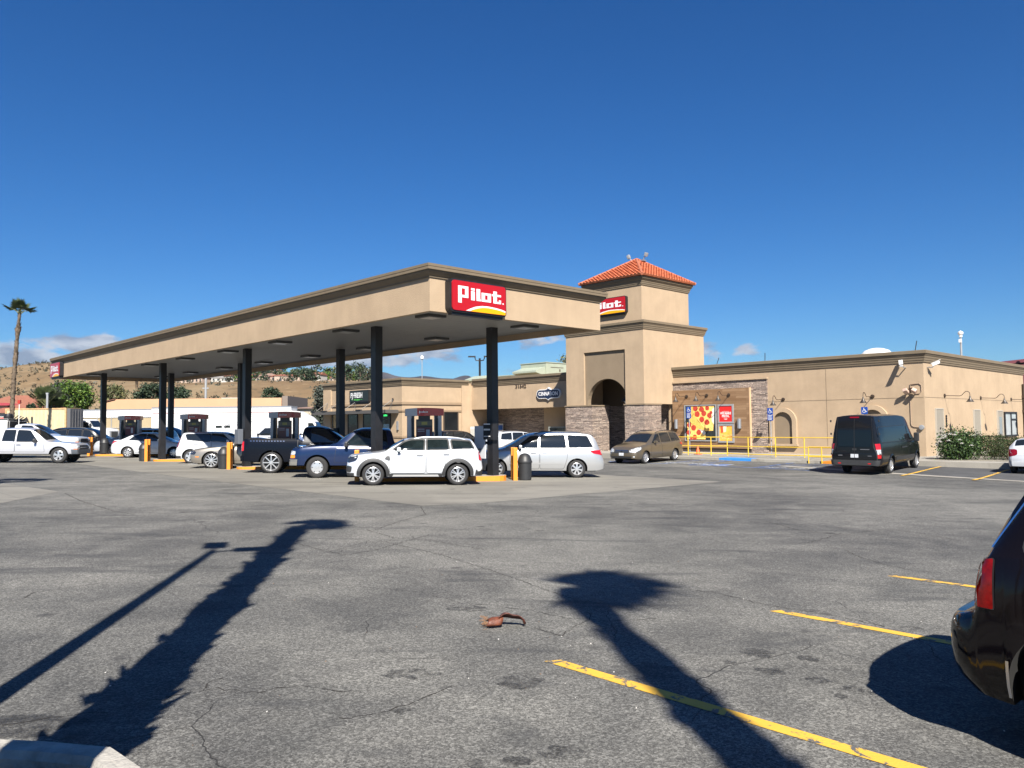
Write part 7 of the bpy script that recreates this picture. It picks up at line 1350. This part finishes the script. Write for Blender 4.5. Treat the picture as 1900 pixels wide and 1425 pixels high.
# ------------------------------------------------------------------ beyond the lot, left of the store: yard, trucks, houses
def far(x, y): return gz(x, y)
def box_thing(name, label, cat, x, y, z, rz, parts, grp=None):
    r = thing(name, label, cat, (x, y, z), rz, grp)
    for nm, fn, mt in parts: m = MB(); fn(m); m.build(nm, mt, r)
    return r
PX = lambda px, d: (px - 950) / 1453.8 * d      # a bearing read off the photograph, at the depth where the thing stands
cream = mat('container_cream', (.47, .395, .25), .6, var=.10, vscale=1.0, streak=.18)
def container():
    x0, x1 = PX(16, 80), PX(138, 80); L_ = x1 - x0; r = thing('shipping_container', 'cream shipping container with black letters and a rusty end', 'container', (x0, 79.5, far(-48, 80) + .82), R(-3)); m = MB(); n = 44
    o = []
    for i in range(n): a = L_ * .94 / n; o += [(i * a, 0), (i * a + a * .3, .035), (i * a + a * .5, .035), (i * a + a * .8, 0)]
    o += [(L_ * .94, 0)]; m.prism(o + [(L_ * .94, 2.4), (0, 2.4)], lambda p, q, t: (p, q, t), .15, 2.75); m.build('shell', cream, r)
    m = MB(); m.bmm((-.03, -.04, 0), (.12, 2.44, 2.86)); m.bmm((L_ * .94 - .1, -.04, 0), (L_ * .94 + .06, 2.44, 2.86)); m.bmm((.12, -.03, 2.74), (L_ * .94 - .1, 2.43, 2.86)); m.bmm((.12, -.03, 0), (L_ * .94 - .1, 2.43, .16)); m.build('frame', mat('container_rust', (.42, .27, .13), .7, var=.3), r)
    m = MB(); m.bmm((L_ * .94 + .06, .1, .1), (L_ + .0, 2.3, 2.8)); [m.tube([(L_ + .03, .5 + .45 * k, .2), (L_ + .03, .5 + .45 * k, 2.7)], .03, 6) for k in range(4)]; m.build('door_end', mat('container_dark', (.09, .09, .095), .6), r)
    m = MB(); text_mb('A', .8, .01, lambda x, y, d: (PX(57, 80) - x0 + x, -.05 - d, 1.65 + y), mb=m, bold=.03); text_mb('I', .8, .01, lambda x, y, d: (PX(67, 80) - x0 + x, -.05 - d, 1.65 + y), mb=m, bold=.05); m.build('lettering', mat('letter_black', (.02, .02, .02), .6), r, weld=False)
container()
PWT = mat('trailer_white', (.56, .56, .555), .4, var=.05, vscale=.8, streak=.06)
def trailer(label, x0, x1, y, z, h0, h1, rz=0.0, wheels=True, stripe=True):
    L_ = x1 - x0; r = thing('semi_trailer', label, 'trailer', (x0, y, z), rz, 'white box trailers in the truck yard'); m = MB(); m.bmm((0, 0, h0), (L_, 2.6, h1)); m.build('box', PWT, r)
    m = MB(); m.bmm((-.02, -.02, h1 - .12), (L_ + .02, 2.62, h1 + .03)); m.bmm((-.02, -.03, h0 - .1), (L_ + .02, 2.63, h0 + .1)); m.build('rail', ALU, r)
    if stripe: m = MB(); m.bmm((.1, -.012, h1 - .72), (L_ - .1, 0, h1 - .66)); m.build('stripe', mat('stripe_red', (.35, .06, .06), .5), r)
    if stripe:
        m = MB(); [m.bmm((L_ * .58 + .28 * k, -.012, h1 - 1.02 - .3 * j), (L_ * .58 + .28 * k + .2, 0, h1 - .86 - .3 * j), 0) for k in range(6 - 2 * j) for j in (0,)] if False else [m.bmm((L_ * .58 + .3 * k, -.012, h1 - 1.05 - .26 * j), (L_ * .58 + .3 * k + .2, 0, h1 - .9 - .26 * j)) for j in range(2) for k in range(6 - 2 * j)]; m.build('print', mat('print_grey', (.45, .46, .5), .6), r)
    if wheels:
        for k in range(2):
            for yy in (.15, 2.45): m = MB(); m.lathe([(0, -.14), (.5, -.14), (.52, 0), (.5, .14), (0, .14)], lambda a, b, c: (1.6 + 1.3 * k + a, yy + c, .52 + b), 20); m.build('wheel', TYRE, r)
        m = MB(); m.bmm((.6, .3, h0 - .35), (4.0, 2.3, h0 - .1)); m.bmm((L_ - 4.2, .3, .1), (L_ - 4.0, .5, h0)); m.build('chassis', UNDER, r)
    return r
trailer('long white box trailer with a thin red stripe behind the canopy columns', PX(281, 92), PX(540, 92), 92, far(-40, 92), 1.15, 4.2)
trailer('white box trailer standing behind the tan screened fence', PX(128, 108), PX(283, 108), 108, far(-55, 95), 1.2, 4.15, 0, True, False)
def tractor(label, x, y, z, rz, sc=1.0, sleeper=False):
    r = thing('semi_truck', label, 'truck', (x, y, z), rz, 'white semi tractors'); r.scale = (sc, sc, sc); f = lambda p, q, t: (p, t, q)
    cab = [(0, .9), (0, 2.75), (.15, 2.9), (1.5, 2.9), (1.75, 2.75), (2.25, 1.95), (3.9, 1.75), (4.15, 1.55), (4.2, .7), (3.9, .6), (3.3, .6), (3.2, 1.0), (2.4, 1.0), (2.3, .6), (.3, .6)]
    if sleeper: cab = [(-1.4, .9), (-1.4, 3.9), (-1.1, 4.1), (-.2, 4.05), (1.2, 3.3), (1.75, 2.75), (2.25, 1.95), (3.9, 1.75), (4.15, 1.55), (4.2, .7), (3.9, .6), (3.3, .6), (3.2, 1.0), (2.4, 1.0), (2.3, .6), (-1.2, .6)]
    m = MB(); m.prism(cab, f, -1.15, 1.15); m.build('cab', PWT, r, bevel=.06)
    for sg in (-1, 1):
        m = MB(); m.prism([(1.0, 1.9), (1.0, 2.6), (1.55, 2.6), (2.0, 1.95), (2.0, 1.85)], f, sg * 1.152, sg * 1.165); m.build('side_window', CGLASS, r); m = MB(); m.box((2.1, sg * 1.4, 2.1), (.12, .24, .6)); m.tube([(2.1, sg * 1.15, 2.3), (2.1, sg * 1.4, 2.3)], .02, 6); m.build('mirror', BLACKP, r, bevel=.03)
        m = MB(); [m.bmm((1.0, sg * 1.153 - .006, 1.45 - .14 * k), (1.6, sg * 1.153 + .006, 1.52 - .14 * k)) for k in range(2)]; m.build('door_lettering', mat('print_grey', (.45, .46, .5), .6), r)
    m = MB(); m.add([(1.79, -.95, 2.70), (1.79, .95, 2.70), (2.25, 1.0, 2.02), (2.25, -1.0, 2.02)], [(0, 1, 2, 3)]); o = m.build('windscreen', CGLASS, r); o.location.x = .02; o.location.z = .02
    for px in (2.8, -.6, -1.8):
        for sg in (-1, 1): m = MB(); m.lathe([(0, -.14), (.5, -.14), (.52, 0), (.5, .14), (0, .14)], lambda a, b, c: (px + a, sg * 1.0 + c, .52 + b), 20); m.build('wheel', TYRE, r)
    m = MB(); m.bmm((-2.6, -.5, .7), (.2, .5, .95)); m.build('chassis', UNDER, r); m = MB(); m.bmm((4.19, -.7, .75), (4.24, .7, 1.45)); m.build('grille', BLACKP, r); return r
tractor('white semi tractor cab facing right in front of the screened fence', PX(146, 84), 84, far(-44, 84), R(0), .92)
tractor('white sleeper semi tractor with a rounded roof fairing right of the long trailer', PX(556, 92), 93.2, far(-25, 92), R(0), .95, True)
# screened chain-link fence
def yard_fence():
    y = 98; x0, x1 = PX(128, 98), PX(286, 98); r = thing('yard_fence', 'tan screened chain-link fence behind the semi cab', 'fence', (x0, y, far(-50, 95))); L_ = x1 - x0; m = MB(); m.bmm((0, 0, .05), (L_, .03, 3.0)); m.build('screen', mat('fence_screen', (.31, .25, .155), .85, var=.12, vscale=.5), r)
    for k in range(7): m = MB(); m.tube([(k * L_ / 6, -.05, 0), (k * L_ / 6, -.05, 3.05)], .05, 6); m.build('post', GREYM, r)
    m = MB(); m.tube([(0, -.05, 1.7), (L_, -.05, 1.7)], .03, 6); m.tube([(0, -.05, 3.0), (L_, -.05, 3.0)], .03, 6); m.build('rail', GREYM, r)
yard_fence()
def peach_building():
    y = 128; x0, x1 = PX(186, y), PX(532, y); r = thing('long_building', 'long low peach flat-roofed building behind the white trailers', 'building', (x0, y, far(-60, 95))); L_ = x1 - x0; h = 6.2; s = PX(216, y) - x0; m = MB(); m.prism([(0, -.5), (0, h - .65), (s, h), (L_ - .9, h), (L_ - .9, -.5)], lambda p, q, t: (p, t, q), 0, 14); m.build('wall', mat('wall_peach', (.43, .26, .155), .9, var=.06, vscale=.3), r)
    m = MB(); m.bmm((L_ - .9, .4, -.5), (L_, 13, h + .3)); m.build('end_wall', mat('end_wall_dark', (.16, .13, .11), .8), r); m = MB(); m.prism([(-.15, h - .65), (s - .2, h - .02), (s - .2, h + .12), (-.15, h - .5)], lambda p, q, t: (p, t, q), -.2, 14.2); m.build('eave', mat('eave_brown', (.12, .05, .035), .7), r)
    m = MB(); m.bmm((s + 16, 3, h), (L_ - 8, 9, h + .18)); m.build('skylight', mat('skylight_grey', (.5, .5, .5), .5), r)
    m = MB(); m.bmm((L_ - 2.6, -.5, h - 1.9), (L_ - 2.2, 0, h - 1.5)); m.build('wall_lamp', BLACK, r)
peach_building()
def house(name, label, x, y, z, w, d, h, rz, wall, roof, rh=1.6, grp=None, gable=False, wins=2):
    r = thing(name, label, 'house', (x, y, z), rz, grp); m = MB(); m.bmm((-w / 2, -d / 2, -3), (w / 2, d / 2, h)); m.build('wall', wall, r); e = .5; m = MB(); a = w / 2 + e; b = d / 2 + e; k = .02 if gable else min(b, a * .8)
    m.add([(-a, -b, h), (a, -b, h), (a, b, h), (-a, b, h), (-a + k, 0, h + rh), (a - k, 0, h + rh)], [(0, 1, 5, 4), (2, 3, 4, 5), (1, 2, 5), (3, 0, 4), (0, 3, 2, 1)]); m.build('roof', roof, r)
    for i in range(wins): q = -w / 2 + w * (i + .5) / wins; m = MB(); m.bmm((q - .6, -d / 2 - .05, h * .35), (q + .6, -d / 2 + .02, h * .78)); m.build('window', mat('house_window', (.05, .055, .06), .2), r)
    return r
WW = [mat('house_white', (.40, .385, .355), .8), mat('house_cream', (.36, .31, .23), .8), mat('house_pink', (.34, .265, .215), .8)]; RR = [mat('roof_red', (.21, .082, .05), .8, var=.2), mat('roof_brown', (.20, .13, .10), .8, var=.2), mat('roof_grey', (.22, .21, .20), .8, var=.2)]
house('house', 'low cream house with red tiled hip roof behind the palm trunk', PX(36, 118), 118, far(-70, 95), 11, 9, 4.3, .1, WW[1], RR[0], 2.1, 'red roofed houses by the yard'); house('house', 'low white house with red tiled roof left of the small palms', PX(66, 110), 110, far(-66, 95), 8.5, 8, 3.6, -.05, WW[0], RR[0], 1.6, 'red roofed houses by the yard')
house('house', 'pale house with red flat fascia at the very left edge', PX(2, 112), 112, far(-70, 95), 7, 8, 4.6, 0, WW[2], mat('fascia_red', (.32, .04, .04), .6), .5, 'red roofed houses by the yard')
house('shed', 'small cream outbuilding right of the sleeper tractor', PX(573, 125), 125, far(-40, 95), 4.5, 5, 4.6, 0, WW[1], RR[1], .3)
TG = [leaf_mat('tree_green', (.050, .100, .016)), leaf_mat('tree_green_pale', (.095, .150, .024)), leaf_mat('tree_green_dark', (.022, .045, .010))]; TD = [leaf_mat('tree_dark', (.028, .048, .026)), leaf_mat('tree_dark2', (.048, .066, .036)), leaf_mat('tree_dark3', (.014, .025, .014))]; TO = [leaf_mat('tree_olive', (.085, .10, .040)), leaf_mat('tree_olive2', (.14, .14, .06)), leaf_mat('tree_olive3', (.045, .055, .025))]; TGY = [leaf_mat('tree_greygreen', (.052, .062, .048)), leaf_mat('tree_greygreen2', (.085, .095, .075)), leaf_mat('tree_greygreen3', (.022, .028, .022))]
def treeat(name, label, px, d, ytop, ybot, wpx, mats, n, size, seed, **k):
    """crown sized from the span it has in the photograph at its own distance"""
    zt = 1.76 + (792 - ytop) * d / 1453.8; zb = 1.76 + (792 - ybot) * d / 1453.8; g = far(PX(px, d), d); rx = wpx / 2 * d / 1453.8; return tree(name, label, PX(px, d), d, g, 0, rx, (zt - zb) / 2, (zt + zb) / 2 - g, mats, n, size, seed, **k)
treeat('tree', 'bright green round tree above the white trailer', 138, 122, 709, 760, 62, TG, 5200, .34, 41); treeat('tree', 'grey-green tree behind the bright green round tree', 124, 140, 707, 752, 66, TGY, 3200, .4, 42)
treeat('tree', 'thin olive tree beside the farthest canopy column', 209, 130, 713, 748, 50, TO, 2200, .30, 43); treeat('tree', 'dark dense tree behind the peach building, left part', 282, 150, 712, 750, 62, TD, 4200, .38, 44); treeat('tree', 'dark dense tree behind the peach building, right part', 322, 152, 716, 752, 50, TD, 3400, .38, 45)
treeat('tree', 'dark green tree on the slope above the peach roof', 503, 170, 722, 748, 44, TD, 2400, .4, 46); treeat('tree', 'low dark tree between the peach building and the outbuilding', 541, 140, 740, 768, 30, TD, 1600, .36, 47, trunk_r=.15); treeat('pine_tree', 'grey-green pine beside the deli end of the store', 596, 105, 712, 790, 40, TGY, 4600, .26, 48, taper=.45); treeat('tree', 'small shrub tree in front of the red roofed houses', 57, 100, 748, 764, 20, TD, 900, .28, 49, trunk_r=.1)
treeat('tree', 'bare thin tree left of the tiled tower', 1046, 92, 664, 700, 20, TO, 260, .2, 50, clumps=26, trunk_r=.12)
for i, (px, d, h, lab) in enumerate(((85, 105, 5.6, 'short bushy fan palm left of the bright green tree'), (95, 108, 4.6, 'second short fan palm beside the bright green tree'))): palm(lab, PX(px, d), d, far(PX(px, d), d) , h - 1.0, .3, 60 + i, 34, (0, 0), 1.7, (), .8, 120, 'short fan palms by the yard')
# poles, wires
r = thing('utility_pole', 'thin grey light pole on the slope behind the peach building', 'pole', (PX(381, 150), 150, far(-58, 95))); m = MB(); m.tube([(0, 0, 0), (0, 0, 11.6)], .22, 8); m.box((0, 0, 9.0), (1.2, .2, .2)); m.build('pole', GREYM, r)
r = thing('utility_pole', 'short pale pole in front of the red roofed houses', 'pole', (PX(87, 98), 98, far(-58, 95))); m = MB(); m.tube([(0, 0, 0), (0, 0, 5.9)], .13, 8); m.build('pole', GREYM, r); m = MB(); m.box((0, 0, 5.95), (.3, .2, .2)); m.build('cap', GREYM, r)
r = thing('overhead_cable', 'thin pale cable stretched across the hill at the left', 'cable', (PX(-20, 150), 150, 6.3)); m = MB(); m.tube([(0, 0, 0), (7, 0, -.15), (14, 0, .35)], .07, 5); m.build('cable', GREYM, r)
r = thing('street_lamp', 'black twin-arm lot lamp above the store roof left of the near column', 'lamp', (-3.28, 80, -.5)); m = MB(); m.tube([(0, 0, 0), (0, 0, 9.0)], .11, 8); m.build('pole', BLACK, r)
for sg in (-1, 1): m = MB(); m.tube([(0, 0, 8.75), (sg * .4, 0, 8.8), (sg * .5, 0, 9.1)], .06, 6); m.box((sg * .8, 0, 9.18), (.75, .35, .13)); m.build('lamp_head', BLACK, r)
r = thing('aerial_mast', 'thin aerial mast above the deli block cornice', 'mast', (PX(783, 90), 90, 0)); m = MB(); m.tube([(0, 0, 0), (0, 0, 9.3)], .05, 6); m.build('rod', GREYM, r); m = MB(); m.lathe([(0, 9.2), (.2, 9.35), (.2, 9.6), (0, 9.8)], n=10); m.build('beacon', WHITEP, r)
r = thing('pylon', 'grey steel power pylon on the far hill behind the store', 'pylon', (PX(688, 600), 600, 20)); m = MB(); m.tube([(-1, 0, 0), (-1, 0, 26)], .4, 5); m.tube([(-1, 0, 26), (5, 0, 26)], .35, 5); m.tube([(2, 0, 0), (2, 0, 26)], .4, 5); m.build('frame', GREYM, r)
# red lorry cab just showing, person-free yard clutter at the left edge
r = thing('red_barrel', 'red barrel on the clutter at the left edge', 'barrel', (PX(1, 70), 70, far(-46, 70) + 1.6)); m = MB(); m.lathe([(0, 0), (.42, 0), (.45, .5), (.42, 1.0), (0, 1.0)], n=18); m.build('drum', mat('drum_red', (.5, .03, .02), .5), r); m = MB(); m.bmm((-.8, -.6, -1.7), (.8, .6, 0)); m.build('stand', mat('stand_brown', (.14, .11, .09), .8), r)
on_ground(pickup('pickup_truck', 'white crew pickup seen behind the second pump', PW, 5.8, 1.95, (1.75, 2.4, 4.0, 4.25), 1.25, 1.35, (1.0, 4.6), .40, 1.0, True, (8, 'steel'), .22, 1.22, CGLASS, 'pickup truck').root, PX(506, 62), 62, R(180))
on_ground(pickup('pickup_truck', 'dark green pickup behind the white saloon', paint('paint_green', (.02, .045, .025)), 5.6, 1.85, (1.7, 2.3, 3.3, 3.55), 1.2, 1.3, (.98, 4.5), .39, .98, False, (8, 'steel'), .21, 1.15, CGLASS, 'pickup truck').root, PX(312, 60), 60, R(0))
def boat():
    r = thing('motor_boat', 'white motor boat with railing on a trailer behind the second pump', 'boat', (PX(440, 76), 76, far(-26, 76)), R(0)); m = MB(); sec = []
    for i in range(9): t = i / 8; x = -3.6 + 7.2 * t; w = 1.15 * (1 - max(0, (t - .55) / .45) ** 2 * .95); h = 1.55 + .35 * t * t; sec.append([(x, -w, h), (x + .1, -w * .9, .95), (x, 0, .6 + .25 * t * t), (x + .1, w * .9, .95), (x, w, h)])
    m.add([q for s in sec for q in s], [(5 * i + j, 5 * i + j + 1, 5 * i + 6 + j, 5 * i + 5 + j) for i in range(8) for j in range(4)] + [(0, 1, 2, 3, 4)] + [(5 * i, 5 * i + 5, 5 * i + 9, 5 * i + 4) for i in range(8)], 0, True); m.build('hull', PWT, r, recalc=True)
    m = MB(); m.prism([(-2.2, 1.6), (-2.0, 2.2), (-.2, 2.2), (.9, 1.75)], lambda p, q, t: (p, t, q), -.75, .75); m.build('cabin', PWT, r); m = MB(); [m.bmm((-1.8 + .8 * k, -.765, 1.85), (-1.2 + .8 * k, -.75, 2.08)) for k in range(2)]; m.build('window', CGLASS, r)
    m = MB(); m.tube([(-1, -.95, 1.7), (-.6, -.95, 2.35), (2.2, -.6, 2.45), (3.5, 0, 2.3)], .03, 6); m.tube([(1.2, -.8, 1.8), (1.2, -.76, 2.4)], .03, 6); m.build('railing', ALU, r); m = MB(); m.bmm((-3.4, -.6, .4), (4.4, .6, .55)); m.build('trailer_frame', GREYM, r)
    for sg in (-1, 1): m = MB(); m.lathe([(0, -.1), (.32, -.1), (.34, 0), (.32, .1), (0, .1)], lambda a, b, c: (-1.6 + a, sg * .9 + c, .34 + b), 16); m.build('wheel', TYRE, r)
boat()
# ------------------------------------------------------------------ hills
def hill_material():
    m = bpy.data.materials.new('dry_hill'); m.use_nodes = True; N, K, new, M, MR, MIX = tex_nodes(m); b = N['Principled BSDF']; tc = new('ShaderNodeTexCoord'); P = tc.outputs['Object']
    a = noise_n(new, K, P, .012, 6, .62, .5); f = noise_n(new, K, P, .07, 6, .66, .6); g = noise_n(new, K, P, .35, 4, .7)
    col = MIX(MR(a, .35, .65), (.145, .098, .055), (.205, .155, .094)); col = MIX(MR(f, .55, .66, 0, .75), col, (.085, .068, .045)); col = MIX(MR(f, .42, .30, 0, .6), col, (.245, .18, .108)); col = MIX(MR(g, .58, .70, 0, .8), col, (.060, .055, .038)); K(col, b.inputs['Base Color']); b.inputs['Roughness'].default_value = .95; b.inputs['Specular IOR Level'].default_value = .1
    bp = new('ShaderNodeBump', Strength=.7, Distance=2.0); K(f, bp.inputs['Height']); K(bp.outputs[0], b.inputs['Normal']); return m
def elev(px, r):
    """how high the land stands (degrees of the view from the lot), by bearing and distance"""
    bluff = 78 if px > 250 else interp([(-400, 40), (0, 48), (150, 60), (250, 78)], px); bluff = bluff * sstep((r - 250) / 150)
    top = interp([(-500, 88), (-100, 96), (0, 104), (40, 112), (85, 118), (130, 128), (200, 128), (300, 108), (380, 100), (480, 103), (560, 98), (620, 95), (660, 90), (700, 84), (800, 60), (1000, 40), (2500, 30)], px)
    e = bluff + (top - bluff) * sstep((r - 560) / 360) if px > 250 else (bluff * (1 - sstep((r - 300) / 420)) + top * sstep((r - 300) / 420))
    return max(0, e)
def hz(x, y):
    r = math.hypot(x, y); px = 950 + 1453.8 * x / y; e = elev(px, min(r, 930)); z = 1.76 + e * min(y, 900) / 1453.8 * sstep((r - 235) / 25 if r < 262 else 1)
    n = mnoise.fractal(Vector((x * .012, y * .012, 3.1)), 1.0, 2.1, 5) * (1.5 + .009 * (r - 240)) * sstep((r - 250) / 120); z += n - 1.2 * max(0, 1 - (r - 240) / 60)
    if r > 930: z -= (r - 930) * .12
    return z
def hills():
    m = MB(); rows = []; a0, a1 = -44, 14; na = 330; rs = [240 + 6 * i for i in range(60)] + [600 + 10 * i for i in range(36)] + [970, 1020, 1100, 1250]
    for r in rs: rows.append([(r * math.sin(R(a0 + (a1 - a0) * i / na)), r * math.cos(R(a0 + (a1 - a0) * i / na))) for i in range(na + 1)])
    k = na + 1; m.add([(x, y, hz(x, y)) for row in rows for x, y in row], [(j * k + i, j * k + i + 1, (j + 1) * k + i + 1, (j + 1) * k + i) for j in range(len(rs) - 1) for i in range(na)], 0, True)
    tag(m.build('hills', hill_material(), weld=False), kind='structure')
hills()
def mountains():
    m = MB(); na = 200; rs = [5200, 5500, 5800, 6100, 6400, 6800]; vs = []
    prof = [(300, 50), (560, 60), (640, 74), (655, 78), (680, 91), (700, 95), (712, 96), (735, 90), (760, 88), (785, 91), (820, 88), (838, 87), (855, 91), (866, 92), (880, 86), (895, 82), (920, 84), (1000, 90), (1040, 95), (1080, 92), (1200, 70), (1500, 60)]
    for j, r in enumerate(rs):
        for i in range(na + 1):
            px = 300 + 1200 * i / na; t = (px - 950) / 1453.8; y = r / math.hypot(1, t); x = t * y; hgt = sinterp(prof, px) * y / 1453.8 * (sstep(j / 3.0) if j < 3 else 1.0 - (.25 * (j - 3))); hgt += mnoise.fractal(Vector((x * .0016, y * .0016, 7)), 1, 2.1, 5) * 22 * (.3 + sstep(j / 3)); vs.append((x, y, 1.76 + hgt if j else -10))
    k = na + 1; m.add(vs, [(j * k + i, j * k + i + 1, (j + 1) * k + i + 1, (j + 1) * k + i) for j in range(len(rs) - 1) for i in range(na)], 0, True); tag(m.build('mountains', mat('chaparral', (.050, .047, .050), .95, var=.45, vscale=.004, detail=8, spec=.1), weld=False), kind='structure')
mountains()
def hillside():
    rnd = random.Random(77); n = 0
    spots = [(497, 860, 96.0, 1), (516, 860, 95, 0)] + [(px, d, None, None) for px, d in ((292, 560), (306, 540), (318, 575), (345, 560), (356, 600), (372, 555), (388, 590), (402, 560), (416, 610), (428, 550), (440, 580), (462, 540), (470, 600), (483, 560), (500, 590), (512, 545), (531, 520), (547, 560), (566, 555), (580, 600), (592, 545), (604, 570), (620, 600), (640, 640), (652, 620), (664, 640), (676, 650), (686, 660), (268, 580), (330, 620), (395, 640), (450, 640), (545, 640))]
    desc = ('cream', 'white', 'pinkish'); rd = ('red', 'brown', 'grey')
    for i, (px, d, el, wi) in enumerate(spots):
        x = PX(px, d); z = hz(x, d); w = rnd.uniform(6.5, 11); wi = rnd.randrange(3) if wi is None else wi; ri = rnd.choice((0, 1, 1, 2, 0)); hh = rnd.uniform(2.8, 4.8)
        if px == 531: wi, ri, w, hh = 2, 0, 16, 5.0
        where = 'alone near the top of the hill' if i < 2 else ('on the bluff left of the third column pair' if px < 440 else 'on the bluff between the second and third column pairs' if px < 630 else 'on the ridge above the deli roof')
        house('hillside_house', ('largest pinkish house with red gable roof on the bluff edge' if px == 531 else f'small {("white", "cream", "pinkish")[wi]} house with {rd[ri]} roof {where}'), x, d, z + .5, w, rnd.uniform(8, 11), hh, rnd.uniform(-.6, .6), WW[wi], RR[ri], rnd.uniform(1.3, 2.4), 'houses on the hillside', gable=rnd.random() < .5, wins=rnd.choice((2, 3)))
    kinds = (('dark round', TD, .46), ('olive', TO, .46), ('grey-green', TGY, .46), ('leafy green', TG, .46)); k = 0
    for i in range(130):
        px = rnd.uniform(270, 690); d = rnd.uniform(505, 700); x = PX(px, d); z = hz(x, d); rx = rnd.uniform(2.2, 5.4); kd = kinds[rnd.choice((0, 0, 2, 1, 3, 0))]; nm, mm, sz = kd
        if px in (): continue
        tree('hillside_tree', f'{nm} tree among the houses on the hillside', x, d, z, 0, rx, rx * rnd.uniform(.7, 1.1), rx * 1.05 + .6, mm, 170, rx * .34, 300 + i, clumps=14, group='trees on the hillside', trunk_r=.3)
    for i, (px, d, s) in enumerate(((665, 560, 7.5), (632, 640, 5.0), (569, 520, 5.5))): tree('hillside_tree', ('large dark round tree on the ridge behind the second column', 'dark tree on the ridge right of the second column', 'dark tree behind the largest pinkish house')[i], PX(px, d), d, hz(PX(px, d), d), 0, s, s * .85, s, TD, 900, s * .2, 400 + i, clumps=30, group='trees on the hillside', trunk_r=.4)
    for i in range(7): px = rnd.uniform(560, 690); d = rnd.uniform(520, 640); palm('slim palm among the houses on the ridge', PX(px, d), d, hz(PX(px, d), d), rnd.uniform(5, 8), .35, 500 + i, 12, (0, 0), 2.4, (), .2, 30, 'palms on the hillside')
    m = MB(); nb = 0
    while nb < 1500:
        a = R(rnd.uniform(-36, -8)); r = rnd.uniform(275, 900); x, y = r * math.sin(a), r * math.cos(a); px = 950 + 1453.8 * x / y
        if 270 < px < 700 and 470 < r < 720: continue
        if mnoise.noise(Vector((x * .012, y * .012, 9))) < -.05 and rnd.random() < .8: continue
        s = rnd.uniform(.35, 1.15) * (1 + r / 1000); leaves(m, [(Vector((x, y, hz(x, y) + s * .35)), s)], 12, s * .8, rnd, (0, 1, 2), .45, .3); nb += 1
    tag(m.build('scrub', TGY[:1] + [leaf_mat('scrub_brown', (.075, .058, .035)), leaf_mat('scrub_dark', (.040, .040, .026))], weld=False, recalc=False), 'dark dry scrub scattered over the brown hills', 'scrub', kind='stuff')
    m = MB()
    for i in range(90):
        px = rnd.uniform(-40, 690); d = rnd.uniform(225, 268); x = PX(px, d); s = rnd.uniform(2.0, 4.6); cl = [(Vector((x + rnd.uniform(-s, s), d + rnd.uniform(-2, 2), gz(x, d) + rnd.uniform(.5, s * 1.3))), s * .4) for _ in range(5)]; leaves(m, cl, 110, s * .26, rnd, (0, 1, 2), .8)
    tag(m.build('undergrowth', TD, weld=False, recalc=False), 'dark band of trees and bushes along the foot of the hill', 'undergrowth', kind='stuff')
hillside()
# ------------------------------------------------------------------ the air between here and the mountains
def haze():
    m = bpy.data.materials.new('haze_air'); m.use_nodes = True; N, K = NG(m); N.remove(N['Principled BSDF']); v = N.new('ShaderNodeVolumePrincipled'); v.inputs['Color'].default_value = (.50, .68, 1.0, 1); v.inputs['Density'].default_value = 0.000016; v.inputs['Anisotropy'].default_value = 0.2
    K(v.outputs[0], N['Material Output'].inputs['Volume']); b = MB(); b.bmm((-9100, -450, -2.6), (9100, 12600, 520)); o = b.build('haze', m, weld=False); tag(o, kind='stuff'); o['label'] = 'thin blue haze lying over the far hills and mountains'; o['category'] = 'haze'
haze()
